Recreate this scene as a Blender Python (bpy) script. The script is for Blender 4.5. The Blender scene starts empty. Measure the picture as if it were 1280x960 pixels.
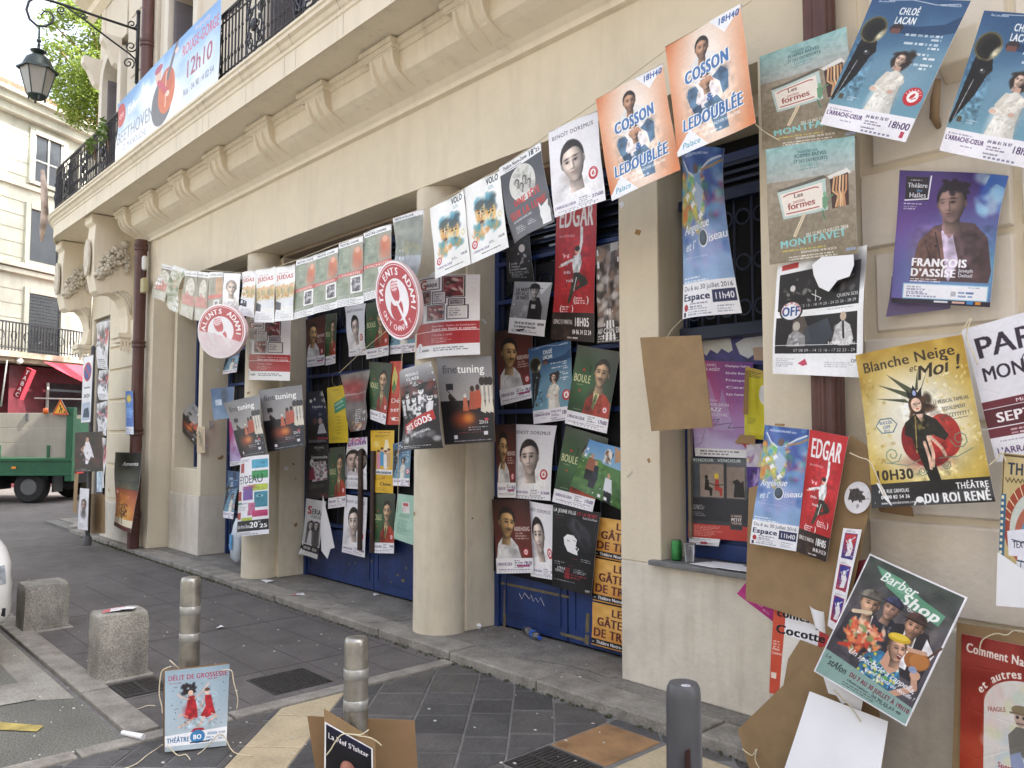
import bpy, math, random
import numpy as np
from mathutils import Vector, Matrix
random.seed(7)
R = math.radians
C = bpy.context.scene.collection
SC = bpy.context.scene

# ---------------------------------------------------------------- camera
YAW, TILT, EYE, FPX = R(47.3), R(3.43), 1.6, 1000.0
cd = bpy.data.cameras.new('camera'); cam = bpy.data.objects.new('camera', cd); C.objects.link(cam)
cam.location = (0, 0, EYE); cam.rotation_euler = (R(90) + TILT, 0, YAW)
cd.sensor_width = 36; cd.lens = 36 * FPX / 1280; cd.clip_start = .05; cd.clip_end = 800
SC.camera = cam
# ---------------------------------------------------------------- sky and sun
SUN_EL, SUN_AZ = R(52), math.atan2(.62, .79)      # azimuth from +X towards +Y: behind the theatre, to the right
w = bpy.data.worlds.new('World'); SC.world = w; w.use_nodes = True
nt = w.node_tree; bg = nt.nodes['Background']
sky = nt.nodes.new('ShaderNodeTexSky'); sky.sky_type = 'NISHITA'; sky.sun_disc = False
sky.sun_elevation = SUN_EL; sky.sun_rotation = R(90) - SUN_AZ
sky.dust_density = 4.0; sky.air_density = 1.0; sky.ozone_density = .6
hs = nt.nodes.new('ShaderNodeHueSaturation'); hs.inputs['Saturation'].default_value = .46
nt.links.new(sky.outputs[0], hs.inputs['Color'])
tint = nt.nodes.new('ShaderNodeMixRGB'); tint.blend_type = 'MULTIPLY'; tint.inputs[0].default_value = 1
tint.inputs[2].default_value = (1.0, 1.0, 1.0, 1)
nt.links.new(hs.outputs[0], tint.inputs[1]); nt.links.new(tint.outputs[0], bg.inputs['Color'])
bg.inputs['Strength'].default_value = .15
sd = bpy.data.lights.new('sun', 'SUN'); sd.energy = 3.4; sd.angle = R(.5); sd.color = (1, .95, .86)
so = bpy.data.objects.new('sun', sd); C.objects.link(so)
sdir = Vector((math.cos(SUN_AZ) * math.cos(SUN_EL), math.sin(SUN_AZ) * math.cos(SUN_EL), math.sin(SUN_EL)))
so.rotation_euler = sdir.to_track_quat('Z', 'Y').to_euler(); so.location = (0, 0, 20)
vs = SC.view_settings; vs.view_transform = 'Standard'; vs.look = 'None'; vs.gamma = 1; vs.exposure = 2.1
SC.cycles.max_bounces = 8; SC.cycles.diffuse_bounces = 4

# ---------------------------------------------------------------- measuring: a photo pixel seen on a wall plane, floor or cross plane
def ray(px, py):
    x = (px - 640) / FPX; y = (480 - py) / FPX
    f = math.cos(TILT) - y * math.sin(TILT); u = math.sin(TILT) + y * math.cos(TILT)
    s, c = math.sin(YAW), math.cos(YAW)
    return Vector((-s * f + c * x, c * f + s * x, u))
def P(px, py, Y):
    r = ray(px, py); return Vector((0, 0, EYE)) + r * (Y / r.y)
def G(px, py, z=0):
    r = ray(px, py); return Vector((0, 0, EYE)) + r * ((z - EYE) / r.z)
def PX(px, py, X):
    r = ray(px, py); return Vector((0, 0, EYE)) + r * (X / r.x)

# ---------------------------------------------------------------- mesh and object helpers
class MB:
    def __init__(s): s.v = []; s.f = []; s.m = []; s.uv = {}
    def add(s, vs, fs, mi=0):
        o = len(s.v); s.v += [tuple(v) for v in vs]
        for f in fs: s.f.append(tuple(i + o for i in f)); s.m.append(mi)
        return s
    def box(s, x0, x1, y0, y1, z0, z1, mi=0):
        return s.add([(x0,y0,z0),(x1,y0,z0),(x1,y1,z0),(x0,y1,z0),(x0,y0,z1),(x1,y0,z1),(x1,y1,z1),(x0,y1,z1)],
              [(0,3,2,1),(4,5,6,7),(0,1,5,4),(1,2,6,5),(2,3,7,6),(3,0,4,7)], mi)
    def extr(s, pts, d, mi=0):      # closed 3D outline swept by vector d
        n = len(pts); d = Vector(d)
        a = [Vector(p) for p in pts]
        fs = [tuple(range(n))[::-1], tuple(range(n, 2 * n))]
        for i in range(n): fs.append((i, (i + 1) % n, n + (i + 1) % n, n + i))
        return s.add(a + [p + d for p in a], fs, mi)
    def tube(s, pts, r, n=6, mi=0, cap=True):
        pts = [Vector(p) for p in pts]; rr = r if isinstance(r, (list, tuple)) else [r] * len(pts)
        rings = []; up = Vector((0, 0, 1)); pu = None
        for i, p in enumerate(pts):
            t = (pts[min(i + 1, len(pts) - 1)] - pts[max(i - 1, 0)]).normalized()
            if pu is None:
                a = up if abs(t.z) < .9 else Vector((1, 0, 0)); u = t.cross(a).normalized()
            else: u = (pu - t * pu.dot(t)).normalized()
            pu = u; v = t.cross(u)
            rings.append([p + (u * math.cos(k * math.tau / n) + v * math.sin(k * math.tau / n)) * rr[i] for k in range(n)])
        vs = [q for g in rings for q in g]; fs = []
        for i in range(len(rings) - 1):
            for k in range(n): fs.append((i*n+k, i*n+(k+1)%n, (i+1)*n+(k+1)%n, (i+1)*n+k))
        if cap: fs += [tuple(range(n))[::-1], tuple(range((len(rings)-1)*n, len(rings)*n))]
        return s.add(vs, fs, mi)
    def lathe(s, c, prof, n=20, mi=0, a0=0, a1=math.tau):    # prof: (radius, z)
        vs = []; fs = []; full = abs(a1 - a0 - math.tau) < 1e-6; m = n if full else n + 1
        for (r, z) in prof:
            for k in range(m):
                a = a0 + (a1 - a0) * k / n; vs.append((c[0] + r*math.cos(a), c[1] + r*math.sin(a), c[2] + z))
        for i in range(len(prof) - 1):
            for k in range(n):
                fs.append((i*m+k, i*m+(k+1)%m, (i+1)*m+(k+1)%m, (i+1)*m+k))
        if full:
            if prof[0][0] > 1e-4: fs.append(tuple(range(n))[::-1])
            if prof[-1][0] > 1e-4: fs.append(tuple(range((len(prof)-1)*n, len(prof)*n)))
        return s.add(vs, fs, mi)
    def blob(s, c, r, seg=8, rings=6, mi=0, jit=0):
        prof = []; vs = []; fs = []
        rx, ry, rz = (r, r, r) if not isinstance(r, (tuple, list)) else r
        for i in range(rings + 1):
            t = math.pi * i / rings
            for k in range(seg):
                a = math.tau * k / seg; j = 1 + random.uniform(-jit, jit)
                vs.append((c[0] + rx*math.sin(t)*math.cos(a)*j, c[1] + ry*math.sin(t)*math.sin(a)*j, c[2] + rz*math.cos(t)*j))
        for i in range(rings):
            for k in range(seg): fs.append((i*seg+k, (i+1)*seg+k, (i+1)*seg+(k+1)%seg, i*seg+(k+1)%seg))
        return s.add(vs, fs, mi)
    def mesh(s, name, mats, smooth=False, org=(0, 0, 0), ang=None):
        me = bpy.data.meshes.new(name)
        me.from_pydata([(v[0]-org[0], v[1]-org[1], v[2]-org[2]) for v in s.v], [], s.f)
        for m in (mats if isinstance(mats, (list, tuple)) else [mats]): me.materials.append(m)
        if any(s.m): me.polygons.foreach_set('material_index', s.m)
        if s.uv:
            ul = me.uv_layers.new(name='UVMap')
            for p in me.polygons:
                for li in p.loop_indices:
                    vi = me.loops[li].vertex_index; ul.data[li].uv = s.uv.get(vi, (0, 0))
        if smooth:
            me.polygons.foreach_set('use_smooth', [True] * len(me.polygons))
            if ang: me.set_sharp_from_angle(angle=R(ang))
        me.validate(); me.update(); return me
    def cen(s):
        a = np.array(s.v); lo = a.min(0); hi = a.max(0)
        return ((lo[0]+hi[0])/2, (lo[1]+hi[1])/2, lo[2])
def put(name, mb, mats, parent=None, smooth=False, ang=None, bevel=0, kind=None, label=None, cat=None, group=None, stay=False):
    org = (0, 0, 0) if stay else mb.cen()
    o = bpy.data.objects.new(name, mb.mesh(name, mats, smooth, org, ang)); C.objects.link(o)
    o.location = org
    if parent is not None:
        o.parent = parent; o.matrix_parent_inverse = Matrix.Translation(-Vector(world_loc(parent)))
    if bevel:
        b = o.modifiers.new('bevel', 'BEVEL'); b.width = bevel; b.segments = 2; b.limit_method = 'ANGLE'; b.angle_limit = R(40)
    if kind: o['kind'] = kind
    if label: o['label'] = label
    if cat: o['category'] = cat
    if group: o['group'] = group
    return o
def world_loc(o):      # nothing here is rotated or scaled, and every child's own location is already a world location
    return tuple(o.location)
def thing(name, label, cat, loc=(0, 0, 0), group=None):
    o = bpy.data.objects.new(name, None); C.objects.link(o); o.location = loc; o.empty_display_size = .1
    o['label'] = label; o['category'] = cat
    if group: o['group'] = group
    return o
def struct(name, mb, mats, **k): return put(name, mb, mats, kind='structure', **k)
def same(name, src, delta, parent):      # a copy that shares its mesh, moved by delta in world space
    o = src.copy(); C.objects.link(o); o.name = name; o.location = Vector(src.location) + Vector(delta)
    o.parent = parent
    if parent is not None: o.matrix_parent_inverse = Matrix.Translation(-Vector(world_loc(parent)))
    return o

# ---------------------------------------------------------------- materials
def nd(t, k, **kw):
    n = t.nodes.new(k)
    for a, b in kw.items(): setattr(n, a, b)
    return n
def mat(name, col, rough=.6, metal=0, var=.12, scale=4, bump=0, bscale=60, col2=None, stain=0, spec=.5, trans=0, alpha=1, detail=6):
    m = bpy.data.materials.new(name); m.use_nodes = True; t = m.node_tree; b = t.nodes['Principled BSDF']
    b.inputs['Roughness'].default_value = rough; b.inputs['Metallic'].default_value = metal
    b.inputs['Specular IOR Level'].default_value = spec
    if trans: b.inputs['Transmission Weight'].default_value = trans
    if alpha < 1: b.inputs['Alpha'].default_value = alpha
    tc = nd(t, 'ShaderNodeTexCoord'); geo = nd(t, 'ShaderNodeNewGeometry')
    n = nd(t, 'ShaderNodeTexNoise'); n.inputs['Scale'].default_value = scale; n.inputs['Detail'].default_value = detail
    t.links.new(geo.outputs['Position'], n.inputs['Vector'])
    r = nd(t, 'ShaderNodeValToRGB'); r.color_ramp.elements[0].position = .3; r.color_ramp.elements[1].position = .7
    c1 = [max(0, c * (1 - var)) for c in col]; c2 = col2 or [min(1, c * (1 + var)) for c in col]
    r.color_ramp.elements[0].color = (*c1, 1); r.color_ramp.elements[1].color = (*c2, 1)
    t.links.new(n.outputs['Fac'], r.inputs['Fac']); out = r.outputs['Color']
    if stain:
        mp = nd(t, 'ShaderNodeMapping'); mp.inputs['Scale'].default_value = (2.2, 2.2, .35)
        t.links.new(geo.outputs['Position'], mp.inputs['Vector'])
        n2 = nd(t, 'ShaderNodeTexNoise'); n2.inputs['Scale'].default_value = 2.4; n2.inputs['Detail'].default_value = 8
        n2.inputs['Roughness'].default_value = .65
        t.links.new(mp.outputs[0], n2.inputs['Vector'])
        r2 = nd(t, 'ShaderNodeValToRGB'); r2.color_ramp.elements[0].position = .50; r2.color_ramp.elements[1].position = .78
        r2.color_ramp.elements[0].color = (1, 1, 1, 1); r2.color_ramp.elements[1].color = (1 - stain, 1 - stain * 1.05, 1 - stain * 1.1, 1)
        t.links.new(n2.outputs['Fac'], r2.inputs['Fac'])
        mx = nd(t, 'ShaderNodeMixRGB', blend_type='MULTIPLY'); mx.inputs[0].default_value = 1
        t.links.new(out, mx.inputs[1]); t.links.new(r2.outputs['Color'], mx.inputs[2]); out = mx.outputs[0]
    t.links.new(out, b.inputs['Base Color'])
    if bump:
        n3 = nd(t, 'ShaderNodeTexNoise'); n3.inputs['Scale'].default_value = bscale; n3.inputs['Detail'].default_value = 5
        t.links.new(geo.outputs['Position'], n3.inputs['Vector'])
        bp = nd(t, 'ShaderNodeBump'); bp.inputs['Strength'].default_value = bump; bp.inputs['Distance'].default_value = .01
        t.links.new(n3.outputs['Fac'], bp.inputs['Height']); t.links.new(bp.outputs[0], b.inputs['Normal'])
    return m
def speckle(m, amount, scale, dark=.5, light=1.5):     # fine grains over the colour already there
    t = m.node_tree; b = t.nodes['Principled BSDF']; src = b.inputs['Base Color'].links[0].from_socket
    geo = nd(t, 'ShaderNodeNewGeometry'); n = nd(t, 'ShaderNodeTexNoise'); n.inputs['Scale'].default_value = scale; n.inputs['Detail'].default_value = 3
    t.links.new(geo.outputs['Position'], n.inputs['Vector'])
    r = nd(t, 'ShaderNodeValToRGB'); r.color_ramp.elements[0].position = .36; r.color_ramp.elements[1].position = .64
    r.color_ramp.elements[0].color = (dark,) * 3 + (1,); r.color_ramp.elements[1].color = (light,) * 3 + (1,)
    mx = nd(t, 'ShaderNodeMixRGB', blend_type='MULTIPLY'); mx.inputs[0].default_value = amount
    t.links.new(n.outputs['Fac'], r.inputs['Fac']); t.links.new(src, mx.inputs[1]); t.links.new(r.outputs['Color'], mx.inputs[2])
    t.links.new(mx.outputs[0], b.inputs['Base Color']); return m
def streak(m, amt, sx=14, sz=.5, lo=.60, hi=.82):      # thin run marks down a wall
    t = m.node_tree; b = t.nodes['Principled BSDF']; src = b.inputs['Base Color'].links[0].from_socket
    geo = nd(t, 'ShaderNodeNewGeometry'); mp = nd(t, 'ShaderNodeMapping'); mp.inputs['Scale'].default_value = (sx, sx, sz); n = nd(t, 'ShaderNodeTexNoise'); n.inputs['Scale'].default_value = 1; n.inputs['Detail'].default_value = 5
    t.links.new(geo.outputs['Position'], mp.inputs['Vector']); t.links.new(mp.outputs[0], n.inputs['Vector'])
    r = nd(t, 'ShaderNodeValToRGB'); r.color_ramp.elements[0].position = lo; r.color_ramp.elements[1].position = hi; r.color_ramp.elements[0].color = (1,1,1,1); r.color_ramp.elements[1].color = (1-amt, 1-amt*1.08, 1-amt*1.2, 1)
    mx = nd(t, 'ShaderNodeMixRGB', blend_type='MULTIPLY'); mx.inputs[0].default_value = 1
    t.links.new(n.outputs['Fac'], r.inputs['Fac']); t.links.new(src, mx.inputs[1]); t.links.new(r.outputs['Color'], mx.inputs[2]); t.links.new(mx.outputs[0], b.inputs['Base Color']); return m
CREAM = (.74, .655, .505)
m_wall = mat('painted_stucco', CREAM, .75, var=.035, scale=1.3, bump=.3, bscale=28, stain=.10)
m_plinth = mat('scuffed_stucco', (.69, .635, .54), .8, var=.08, scale=2.0, bump=.35, bscale=25, stain=.22)
m_corn = mat('cornice_stucco', (.76, .675, .53), .7, var=.04, scale=1.6, bump=.15, bscale=30, stain=.12)
m_carve = mat('carved_stone', (.60, .54, .44), .8, var=.15, scale=14, bump=.9, bscale=45)
m_pipe = mat('maroon_iron', (.095, .038, .031), .45, var=.2, scale=7, bump=.1)
m_blue = mat('blue_paint', (.013, .034, .135), .45, var=.3, scale=5, bump=.15, stain=.55)
m_blued = mat('shaded_blue_paint', (.008, .015, .045), .5, var=.2, scale=6)  # darker copy of the door blue, recess shade put into the colour
m_rust = mat('bare_primer', (.16, .13, .07), .8, var=.3, scale=20)
m_dark = mat('dark_interior', (.008, .008, .010), .85, var=.3, scale=3)
m_glass = mat('dark_door_glass', (.012, .014, .02), .08, var=.2, scale=2, spec=.6)
m_iron = mat('black_iron', (.018, .017, .022), .45, var=.2, scale=20)
m_handle = mat('brown_handle', (.045, .025, .02), .4, var=.15)
m_asph = speckle(mat('street_asphalt', (.118, .107, .104), .8, var=.20, scale=.9, bump=.5, bscale=90, stain=.38), .5, 70, .7, 1.3)
m_asph2 = speckle(mat('road_asphalt', (.15, .148, .128), .85, var=.2, scale=2, bump=.6, bscale=110), .7, 90, .5, 1.5)
m_slab = speckle(mat('concrete_step', (.215, .20, .18), .8, var=.22, scale=2.2, bump=.5, bscale=60, stain=.4), .5, 60, .65, 1.35)
m_kerb = speckle(mat('worn_kerbstone', (.27, .25, .22), .8, var=.25, scale=7, bump=.6, bscale=50, stain=.35), .5, 80, .7, 1.3)
m_conc = speckle(mat('pale_concrete', (.30, .285, .25), .85, var=.18, scale=3, bump=.4, bscale=70, stain=.3), .5, 60, .7, 1.3)
m_pav = [speckle(mat('dark_stone', c, .6, var=.22, scale=6, bump=.9, bscale=28), .4, 90, .7, 1.3) for c in ((.072,.070,.070),(.086,.082,.083),(.062,.060,.062),(.094,.087,.083))]
m_joint = mat('mortar_joint', (.17, .162, .154), .9, var=.25, scale=9, bump=.4)
m_crm = speckle(mat('cream_limestone', (.46, .38, .25), .7, var=.12, scale=4, bump=.3, bscale=40, stain=.25), .4, 60, .8, 1.2)
m_orange = mat('ochre_stone', (.30, .17, .08), .6, var=.3, scale=6, bump=.3, stain=.3)
m_gran = speckle(mat('granite_block', (.31, .295, .255), .85, var=.3, scale=6, bump=.9, bscale=70, stain=.5), .6, 110, .5, 1.35)
m_steel = mat('brushed_steel', (.36, .345, .31), .36, metal=.85, var=.25, scale=14, bump=.15, bscale=90, stain=.3)
m_band = mat('reflective_band', (.42, .42, .40), .35, metal=.5, var=.1, scale=40)
m_grey = mat('grey_plastic', (.085, .087, .095), .38, var=.12, scale=10)
m_card = mat('brown_cardboard', (.31, .205, .105), .85, var=.08, scale=6, bump=.1, bscale=30)
m_cardd = mat('darker_cardboard', (.24, .145, .07), .8, var=.08, scale=8, bump=.1)
m_paper = mat('paper_white', (.86, .86, .88), .7, var=.03, scale=6)
m_twine = mat('cream_twine', (.66, .58, .42), .9, var=.1, scale=80)
m_tape = mat('brown_tape', (.42, .25, .10), .3, var=.1, alpha=.85)

m_block = mat('rusticated_stucco', (.78, .71, .61), .75, var=.05, scale=1.6, bump=.3, bscale=28, stain=.16)
streak(m_corn, .20, 14, .8); streak(m_plinth, .16, 9, 1.4); streak(m_wall, .06, 8, 1.0, .62, .85); streak(m_block, .18, 7, 1.2)
speckle(m_wall, .10, 7, .75, 1.1); speckle(m_plinth, .22, 9, .7, 1.1); speckle(m_block, .14, 8, .75, 1.1); speckle(m_slab, .5, 5, .72, 1.2); speckle(m_asph, .45, 3.5, .75, 1.2); speckle(m_card, .25, 12, .8, 1.12); streak(m_card, .12, 60, 60)
m_col = streak(speckle(mat('column_stucco', (.715, .64, .50), .75, var=.05, scale=1.6, bump=.35, bscale=22, stain=.2), .16, 9, .72, 1.1), .14, 9, 1.2)

# ---------------------------------------------------------------- print: small pictures painted with numpy, used only as flat print on paper
_gl = {}
def _tmesh(s):
    cu = bpy.data.curves.new('t', 'FONT'); cu.body = s; cu.size = 1; cu.resolution_u = 3
    ob = bpy.data.objects.new('t', cu); me = bpy.data.meshes.new_from_object(ob)
    n = len(me.vertices); v = np.zeros(n * 3, np.float32); me.vertices.foreach_get('co', v); v = v.reshape(-1, 3)[:, :2]
    me.calc_loop_triangles(); tr = np.array([t.vertices[:] for t in me.loop_triangles], int).reshape(-1, 3)
    bpy.data.meshes.remove(me); bpy.data.objects.remove(ob); bpy.data.curves.remove(cu); return v, tr
EM = 48; DOTW = None
def glyph(ch):
    global DOTW
    if ch in _gl: return _gl[ch]
    if DOTW is None: DOTW = _tmesh('.')[0][:, 0].max()
    adv = _tmesh(ch + '.')[0][:, 0].max() - DOTW
    W = max(4, int(adv * EM) + 12); Hh = int(EM * 1.45); B = np.zeros((Hh, W), np.float32)
    if ch != ' ':
        v, tr = _tmesh(ch); p = np.stack([v[:, 0] * EM + 5, (1.08 - v[:, 1]) * EM], 1)
        for t in tr:
            a, b, c = p[t]; x0, y0 = np.floor(np.minimum(np.minimum(a, b), c)).astype(int); x1, y1 = np.ceil(np.maximum(np.maximum(a, b), c)).astype(int) + 1
            x0 = max(x0, 0); y0 = max(y0, 0); x1 = min(x1, W); y1 = min(y1, Hh)
            if x1 <= x0 or y1 <= y0: continue
            X, Y = np.meshgrid(np.arange(x0, x1) + .5, np.arange(y0, y1) + .5)
            d = (b[0]-a[0])*(c[1]-a[1]) - (b[1]-a[1])*(c[0]-a[0])
            if abs(d) < 1e-9: continue
            s = 1 if d > 0 else -1
            e = lambda q, r_: s * ((r_[0]-q[0])*(Y-q[1]) - (r_[1]-q[1])*(X-q[0]))
            B[y0:y1, x0:x1][(e(a, b) >= -.3) & (e(b, c) >= -.3) & (e(c, a) >= -.3)] = 1
    _gl[ch] = (B, adv * EM); return _gl[ch]
def tline(s, bold=0, sp=0):
    sp = sp + (0,.0,.03,.05,.06,.08)[int(bold)]
    L = sum(glyph(c)[1] + sp * EM for c in s) + 14; B = np.zeros((int(EM * 1.45), int(L) + 4), np.float32); x = 0
    for c in s:
        g, a = glyph(c); i = int(round(x)); wd = min(g.shape[1], B.shape[1] - i)
        B[:, i:i+wd] = np.maximum(B[:, i:i+wd], g[:, :wd]); x += a + sp * EM
    for k in range({0:0,1:1,2:1,3:2,4:2,5:3}[int(bold)]):
        B = np.maximum(B, np.roll(B, 1, 1)); B = np.maximum(B, np.roll(B, -1, 1))
        if k % 2: B = np.maximum(B, np.roll(B, 1, 0))
    return B, x
def hx(c):
    if isinstance(c, str): return np.array([int(c[i:i+2], 16) / 255 for i in (0, 2, 4)], np.float32)
    return np.array(c, np.float32)
def vnoise(h, w, cells, rng):
    gx = max(2, int(cells) + 1); gy = max(2, int(cells * h / w) + 1); g = rng.random((gy + 1, gx + 1)).astype(np.float32)
    y = np.linspace(0, gy - .001, h); x = np.linspace(0, gx - .001, w); yi = y.astype(int); xi = x.astype(int)
    fy = (y - yi)[:, None]; fx = (x - xi)[None]; fy = fy*fy*(3-2*fy); fx = fx*fx*(3-2*fx)
    a = g[np.ix_(yi, xi)]; b = g[np.ix_(yi, xi + 1)]; c = g[np.ix_(yi + 1, xi)]; d = g[np.ix_(yi + 1, xi + 1)]
    return (a*(1-fx)+b*fx)*(1-fy) + (c*(1-fx)+d*fx)*fy
class Art:       # units: 100 across, y downwards
    def __init__(s, asp=1.41, bg='ffffff', px=200, seed=1):
        s.w = px; s.h = int(px * asp); s.k = px / 100.; s.H = 100 * asp
        s.a = np.empty((s.h, s.w, 3), np.float32); s.a[:] = hx(bg); s.rng = np.random.default_rng(seed)
    def _box(s, x0, y0, x1, y1):
        k = s.k; return max(0, int(x0*k) - 1), max(0, int(y0*k) - 1), min(s.w, int(x1*k) + 2), min(s.h, int(y1*k) + 2)
    def _mix(s, b, cov, col):
        x0, y0, x1, y1 = b; r = s.a[y0:y1, x0:x1]; c = hx(col); r += (c - r) * cov[..., None]
    def rect(s, x0, y0, x1, y1, col, a=1):
        k = s.k; s_ = s.a[max(0,int(y0*k)):int(y1*k), max(0,int(x0*k)):int(x1*k)]; s_ += (hx(col) - s_) * a; return s
    def grad(s, x0, y0, x1, y1, c1, c2, vert=True, a=1):
        k = s.k; q = s.a[max(0,int(y0*k)):int(y1*k), max(0,int(x0*k)):int(x1*k)]; n = q.shape[0] if vert else q.shape[1]
        t = np.linspace(0, 1, max(n, 1))[:, None]; g = hx(c1) * (1 - t) + hx(c2) * t
        g = g[:, None] if vert else g[None]; q += (g - q) * a; return s
    def ell(s, cx, cy, rx, ry, col, rot=0, a=1, soft=0):
        m = max(rx, ry) * (1 + soft) + 1; b = s._box(cx-m, cy-m, cx+m, cy+m); x0, y0, x1, y1 = b
        if x1 <= x0 or y1 <= y0: return s
        X, Y = np.meshgrid((np.arange(x0, x1) + .5) / s.k - cx, (np.arange(y0, y1) + .5) / s.k - cy)
        c_, s_ = math.cos(R(rot)), math.sin(R(rot)); u = (X*c_ + Y*s_) / rx; v = (-X*s_ + Y*c_) / ry
        d = (np.sqrt(u*u + v*v) - 1)
        cov = np.clip(.5 - d * min(rx, ry) * s.k, 0, 1) if not soft else np.clip(.5 - d / (2 * soft), 0, 1)
        s._mix(b, cov.astype(np.float32) * a, col); return s
    def poly(s, pts, col, a=1):
        xs = [p[0] for p in pts]; ys = [p[1] for p in pts]; b = s._box(min(xs), min(ys), max(xs), max(ys)); x0, y0, x1, y1 = b
        if x1 <= x0 or y1 <= y0: return s
        cov = np.zeros((y1-y0, x1-x0), np.float32)
        for ox, oy in ((.25, .25), (.75, .25), (.25, .75), (.75, .75)):
            X, Y = np.meshgrid((np.arange(x0, x1) + ox) / s.k, (np.arange(y0, y1) + oy) / s.k); ins = np.zeros(X.shape, bool)
            for i in range(len(pts)):
                ax, ay = pts[i]; bx, by = pts[i-1]
                if ay == by: continue
                ins ^= ((ay > Y) != (by > Y)) & (X < (bx-ax)*(Y-ay)/(by-ay) + ax)
            cov += ins * .25
        s._mix(b, cov * a, col); return s
    def line(s, pts, w, col, a=1):
        xs = [p[0] for p in pts]; ys = [p[1] for p in pts]; b = s._box(min(xs)-w, min(ys)-w, max(xs)+w, max(ys)+w); x0, y0, x1, y1 = b
        if x1 <= x0 or y1 <= y0: return s
        X, Y = np.meshgrid((np.arange(x0, x1) + .5) / s.k, (np.arange(y0, y1) + .5) / s.k); D = np.full(X.shape, 1e9)
        for (ax, ay), (bx, by) in zip(pts, pts[1:]):
            dx, dy = bx-ax, by-ay; L = dx*dx + dy*dy + 1e-9; t = np.clip(((X-ax)*dx + (Y-ay)*dy) / L, 0, 1)
            D = np.minimum(D, np.hypot(X-ax-t*dx, Y-ay-t*dy))
        s._mix(b, np.clip(.5 + (w/2 - D) * s.k, 0, 1).astype(np.float32) * a, col); return s
    def text(s, t, x, y, h, col, w=None, bold=0, shear=0, rot=0, al='l', a=1, sp=0):   # y = baseline, h = capital height
        B, L = tline(t, bold, sp); sc = h / (EM * .73); sx = sc if w is None else w / max(L, 1)
        W = L * sx; ox = {'l': 0, 'c': -W/2, 'r': -W}[al]
        f = 1
        while min(sx, sc) * s.k * f < .55 and f < 16:
            hh, ww = B.shape[0]//2*2, B.shape[1]//2*2; B = B[:hh, :ww].reshape(hh//2, 2, ww//2, 2).mean((1, 3)); f *= 2
        c_, s_ = math.cos(R(rot)), math.sin(R(rot)); cs = []
        for u in (ox - sx*6, ox + W + sx*10):
            for v in (-1.1*EM*sc, .4*EM*sc): uu = u - v*shear; cs.append((x + uu*c_ - v*s_, y + uu*s_ + v*c_))
        b = s._box(min(q[0] for q in cs), min(q[1] for q in cs), max(q[0] for q in cs), max(q[1] for q in cs)); x0, y0, x1, y1 = b
        if x1 <= x0 or y1 <= y0: return s
        X, Y = np.meshgrid((np.arange(x0, x1) + .5) / s.k - x, (np.arange(y0, y1) + .5) / s.k - y)
        U = X*c_ + Y*s_; V = -X*s_ + Y*c_; U = U + V*shear
        gx = ((U - ox) / sx + 5) / f - .5; gy = (V / sc + 1.08*EM) / f - .5
        xi = np.floor(gx).astype(int); yi = np.floor(gy).astype(int); ok = (xi >= 0) & (yi >= 0) & (xi < B.shape[1]-1) & (yi < B.shape[0]-1)
        xi = np.clip(xi, 0, B.shape[1]-2); yi = np.clip(yi, 0, B.shape[0]-2); fx = gx - xi; fy = gy - yi
        cov = (B[yi, xi]*(1-fx) + B[yi, xi+1]*fx)*(1-fy) + (B[yi+1, xi]*(1-fx) + B[yi+1, xi+1]*fx)*fy
        s._mix(b, np.clip(cov * ok, 0, 1).astype(np.float32) * a, col); return s
    def arc(s, t, cx, cy, r, h, col, a0, a1, bold=1, inner=False):     # degrees, clockwise from the top
        n = len(t)
        for i, ch in enumerate(t):
            if ch == ' ': continue
            q = a0 + (a1 - a0) * i / max(1, n - 1); px_ = cx + r*math.sin(R(q)); py_ = cy - r*math.cos(R(q))
            s.text(ch, px_, py_, h, col, bold=bold, rot=q if not inner else q + 180, al='c')
        return s
    def small(s, x, y, w, n, h, col, a=.7, gap=1.9, al='l'):      # unreadable small print: rows of short dashes
        for i in range(n):
            u = x; lim = x + w * s.rng.uniform(.55, 1)
            while u < lim:
                d = s.rng.uniform(1.2, 5) * h * .8; s.rect(u, y + i*h*gap, min(u + d, lim), y + i*h*gap + h, col, a * s.rng.uniform(.6, 1)); u += d + h * .7
        return s
    def noise(s, amt, cells=6, col=None):
        n = vnoise(s.h, s.w, cells, s.rng)[..., None]
        if col is None: s.a += (n - .5) * amt
        else: s.a += (hx(col) - s.a) * np.clip((n - .5) * 2, 0, 1) * amt
        return s
    def blots(s, x0, y0, x1, y1, cols, n, r, a=.7, soft=.4):
        for i in range(n):
            q = s.rng.random(5); s.ell(x0+(x1-x0)*q[0], y0+(y1-y0)*q[1], r*(.4+q[2]), r*(.3+.6*q[3]), cols[i % len(cols)], q[4]*180, a, soft)
        return s
    def fold(s, x0, y0, x1, y1, amt=.3, cells=8, rot=0):      # soft cloth or skin modelling of what is printed there
        k = s.k; X0, Y0, X1, Y1 = max(0,int(x0*k)), max(0,int(y0*k)), min(s.w,int(x1*k)), min(s.h,int(y1*k))
        if X1-X0 < 3 or Y1-Y0 < 3: return s
        q = s.a[Y0:Y1, X0:X1]; h, w = q.shape[:2]; n = vnoise(h, w, cells, s.rng)*.6 + vnoise(h, w, cells*2.3, s.rng)*.4
        yy, xx = np.mgrid[0:h, 0:w]; e = np.minimum(np.minimum(xx, w-1-xx)/(w*.18), np.minimum(yy, h-1-yy)/(h*.18)).clip(0, 1)
        q *= (1 + (n - .5)*2*amt*e)[..., None]; return s
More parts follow.
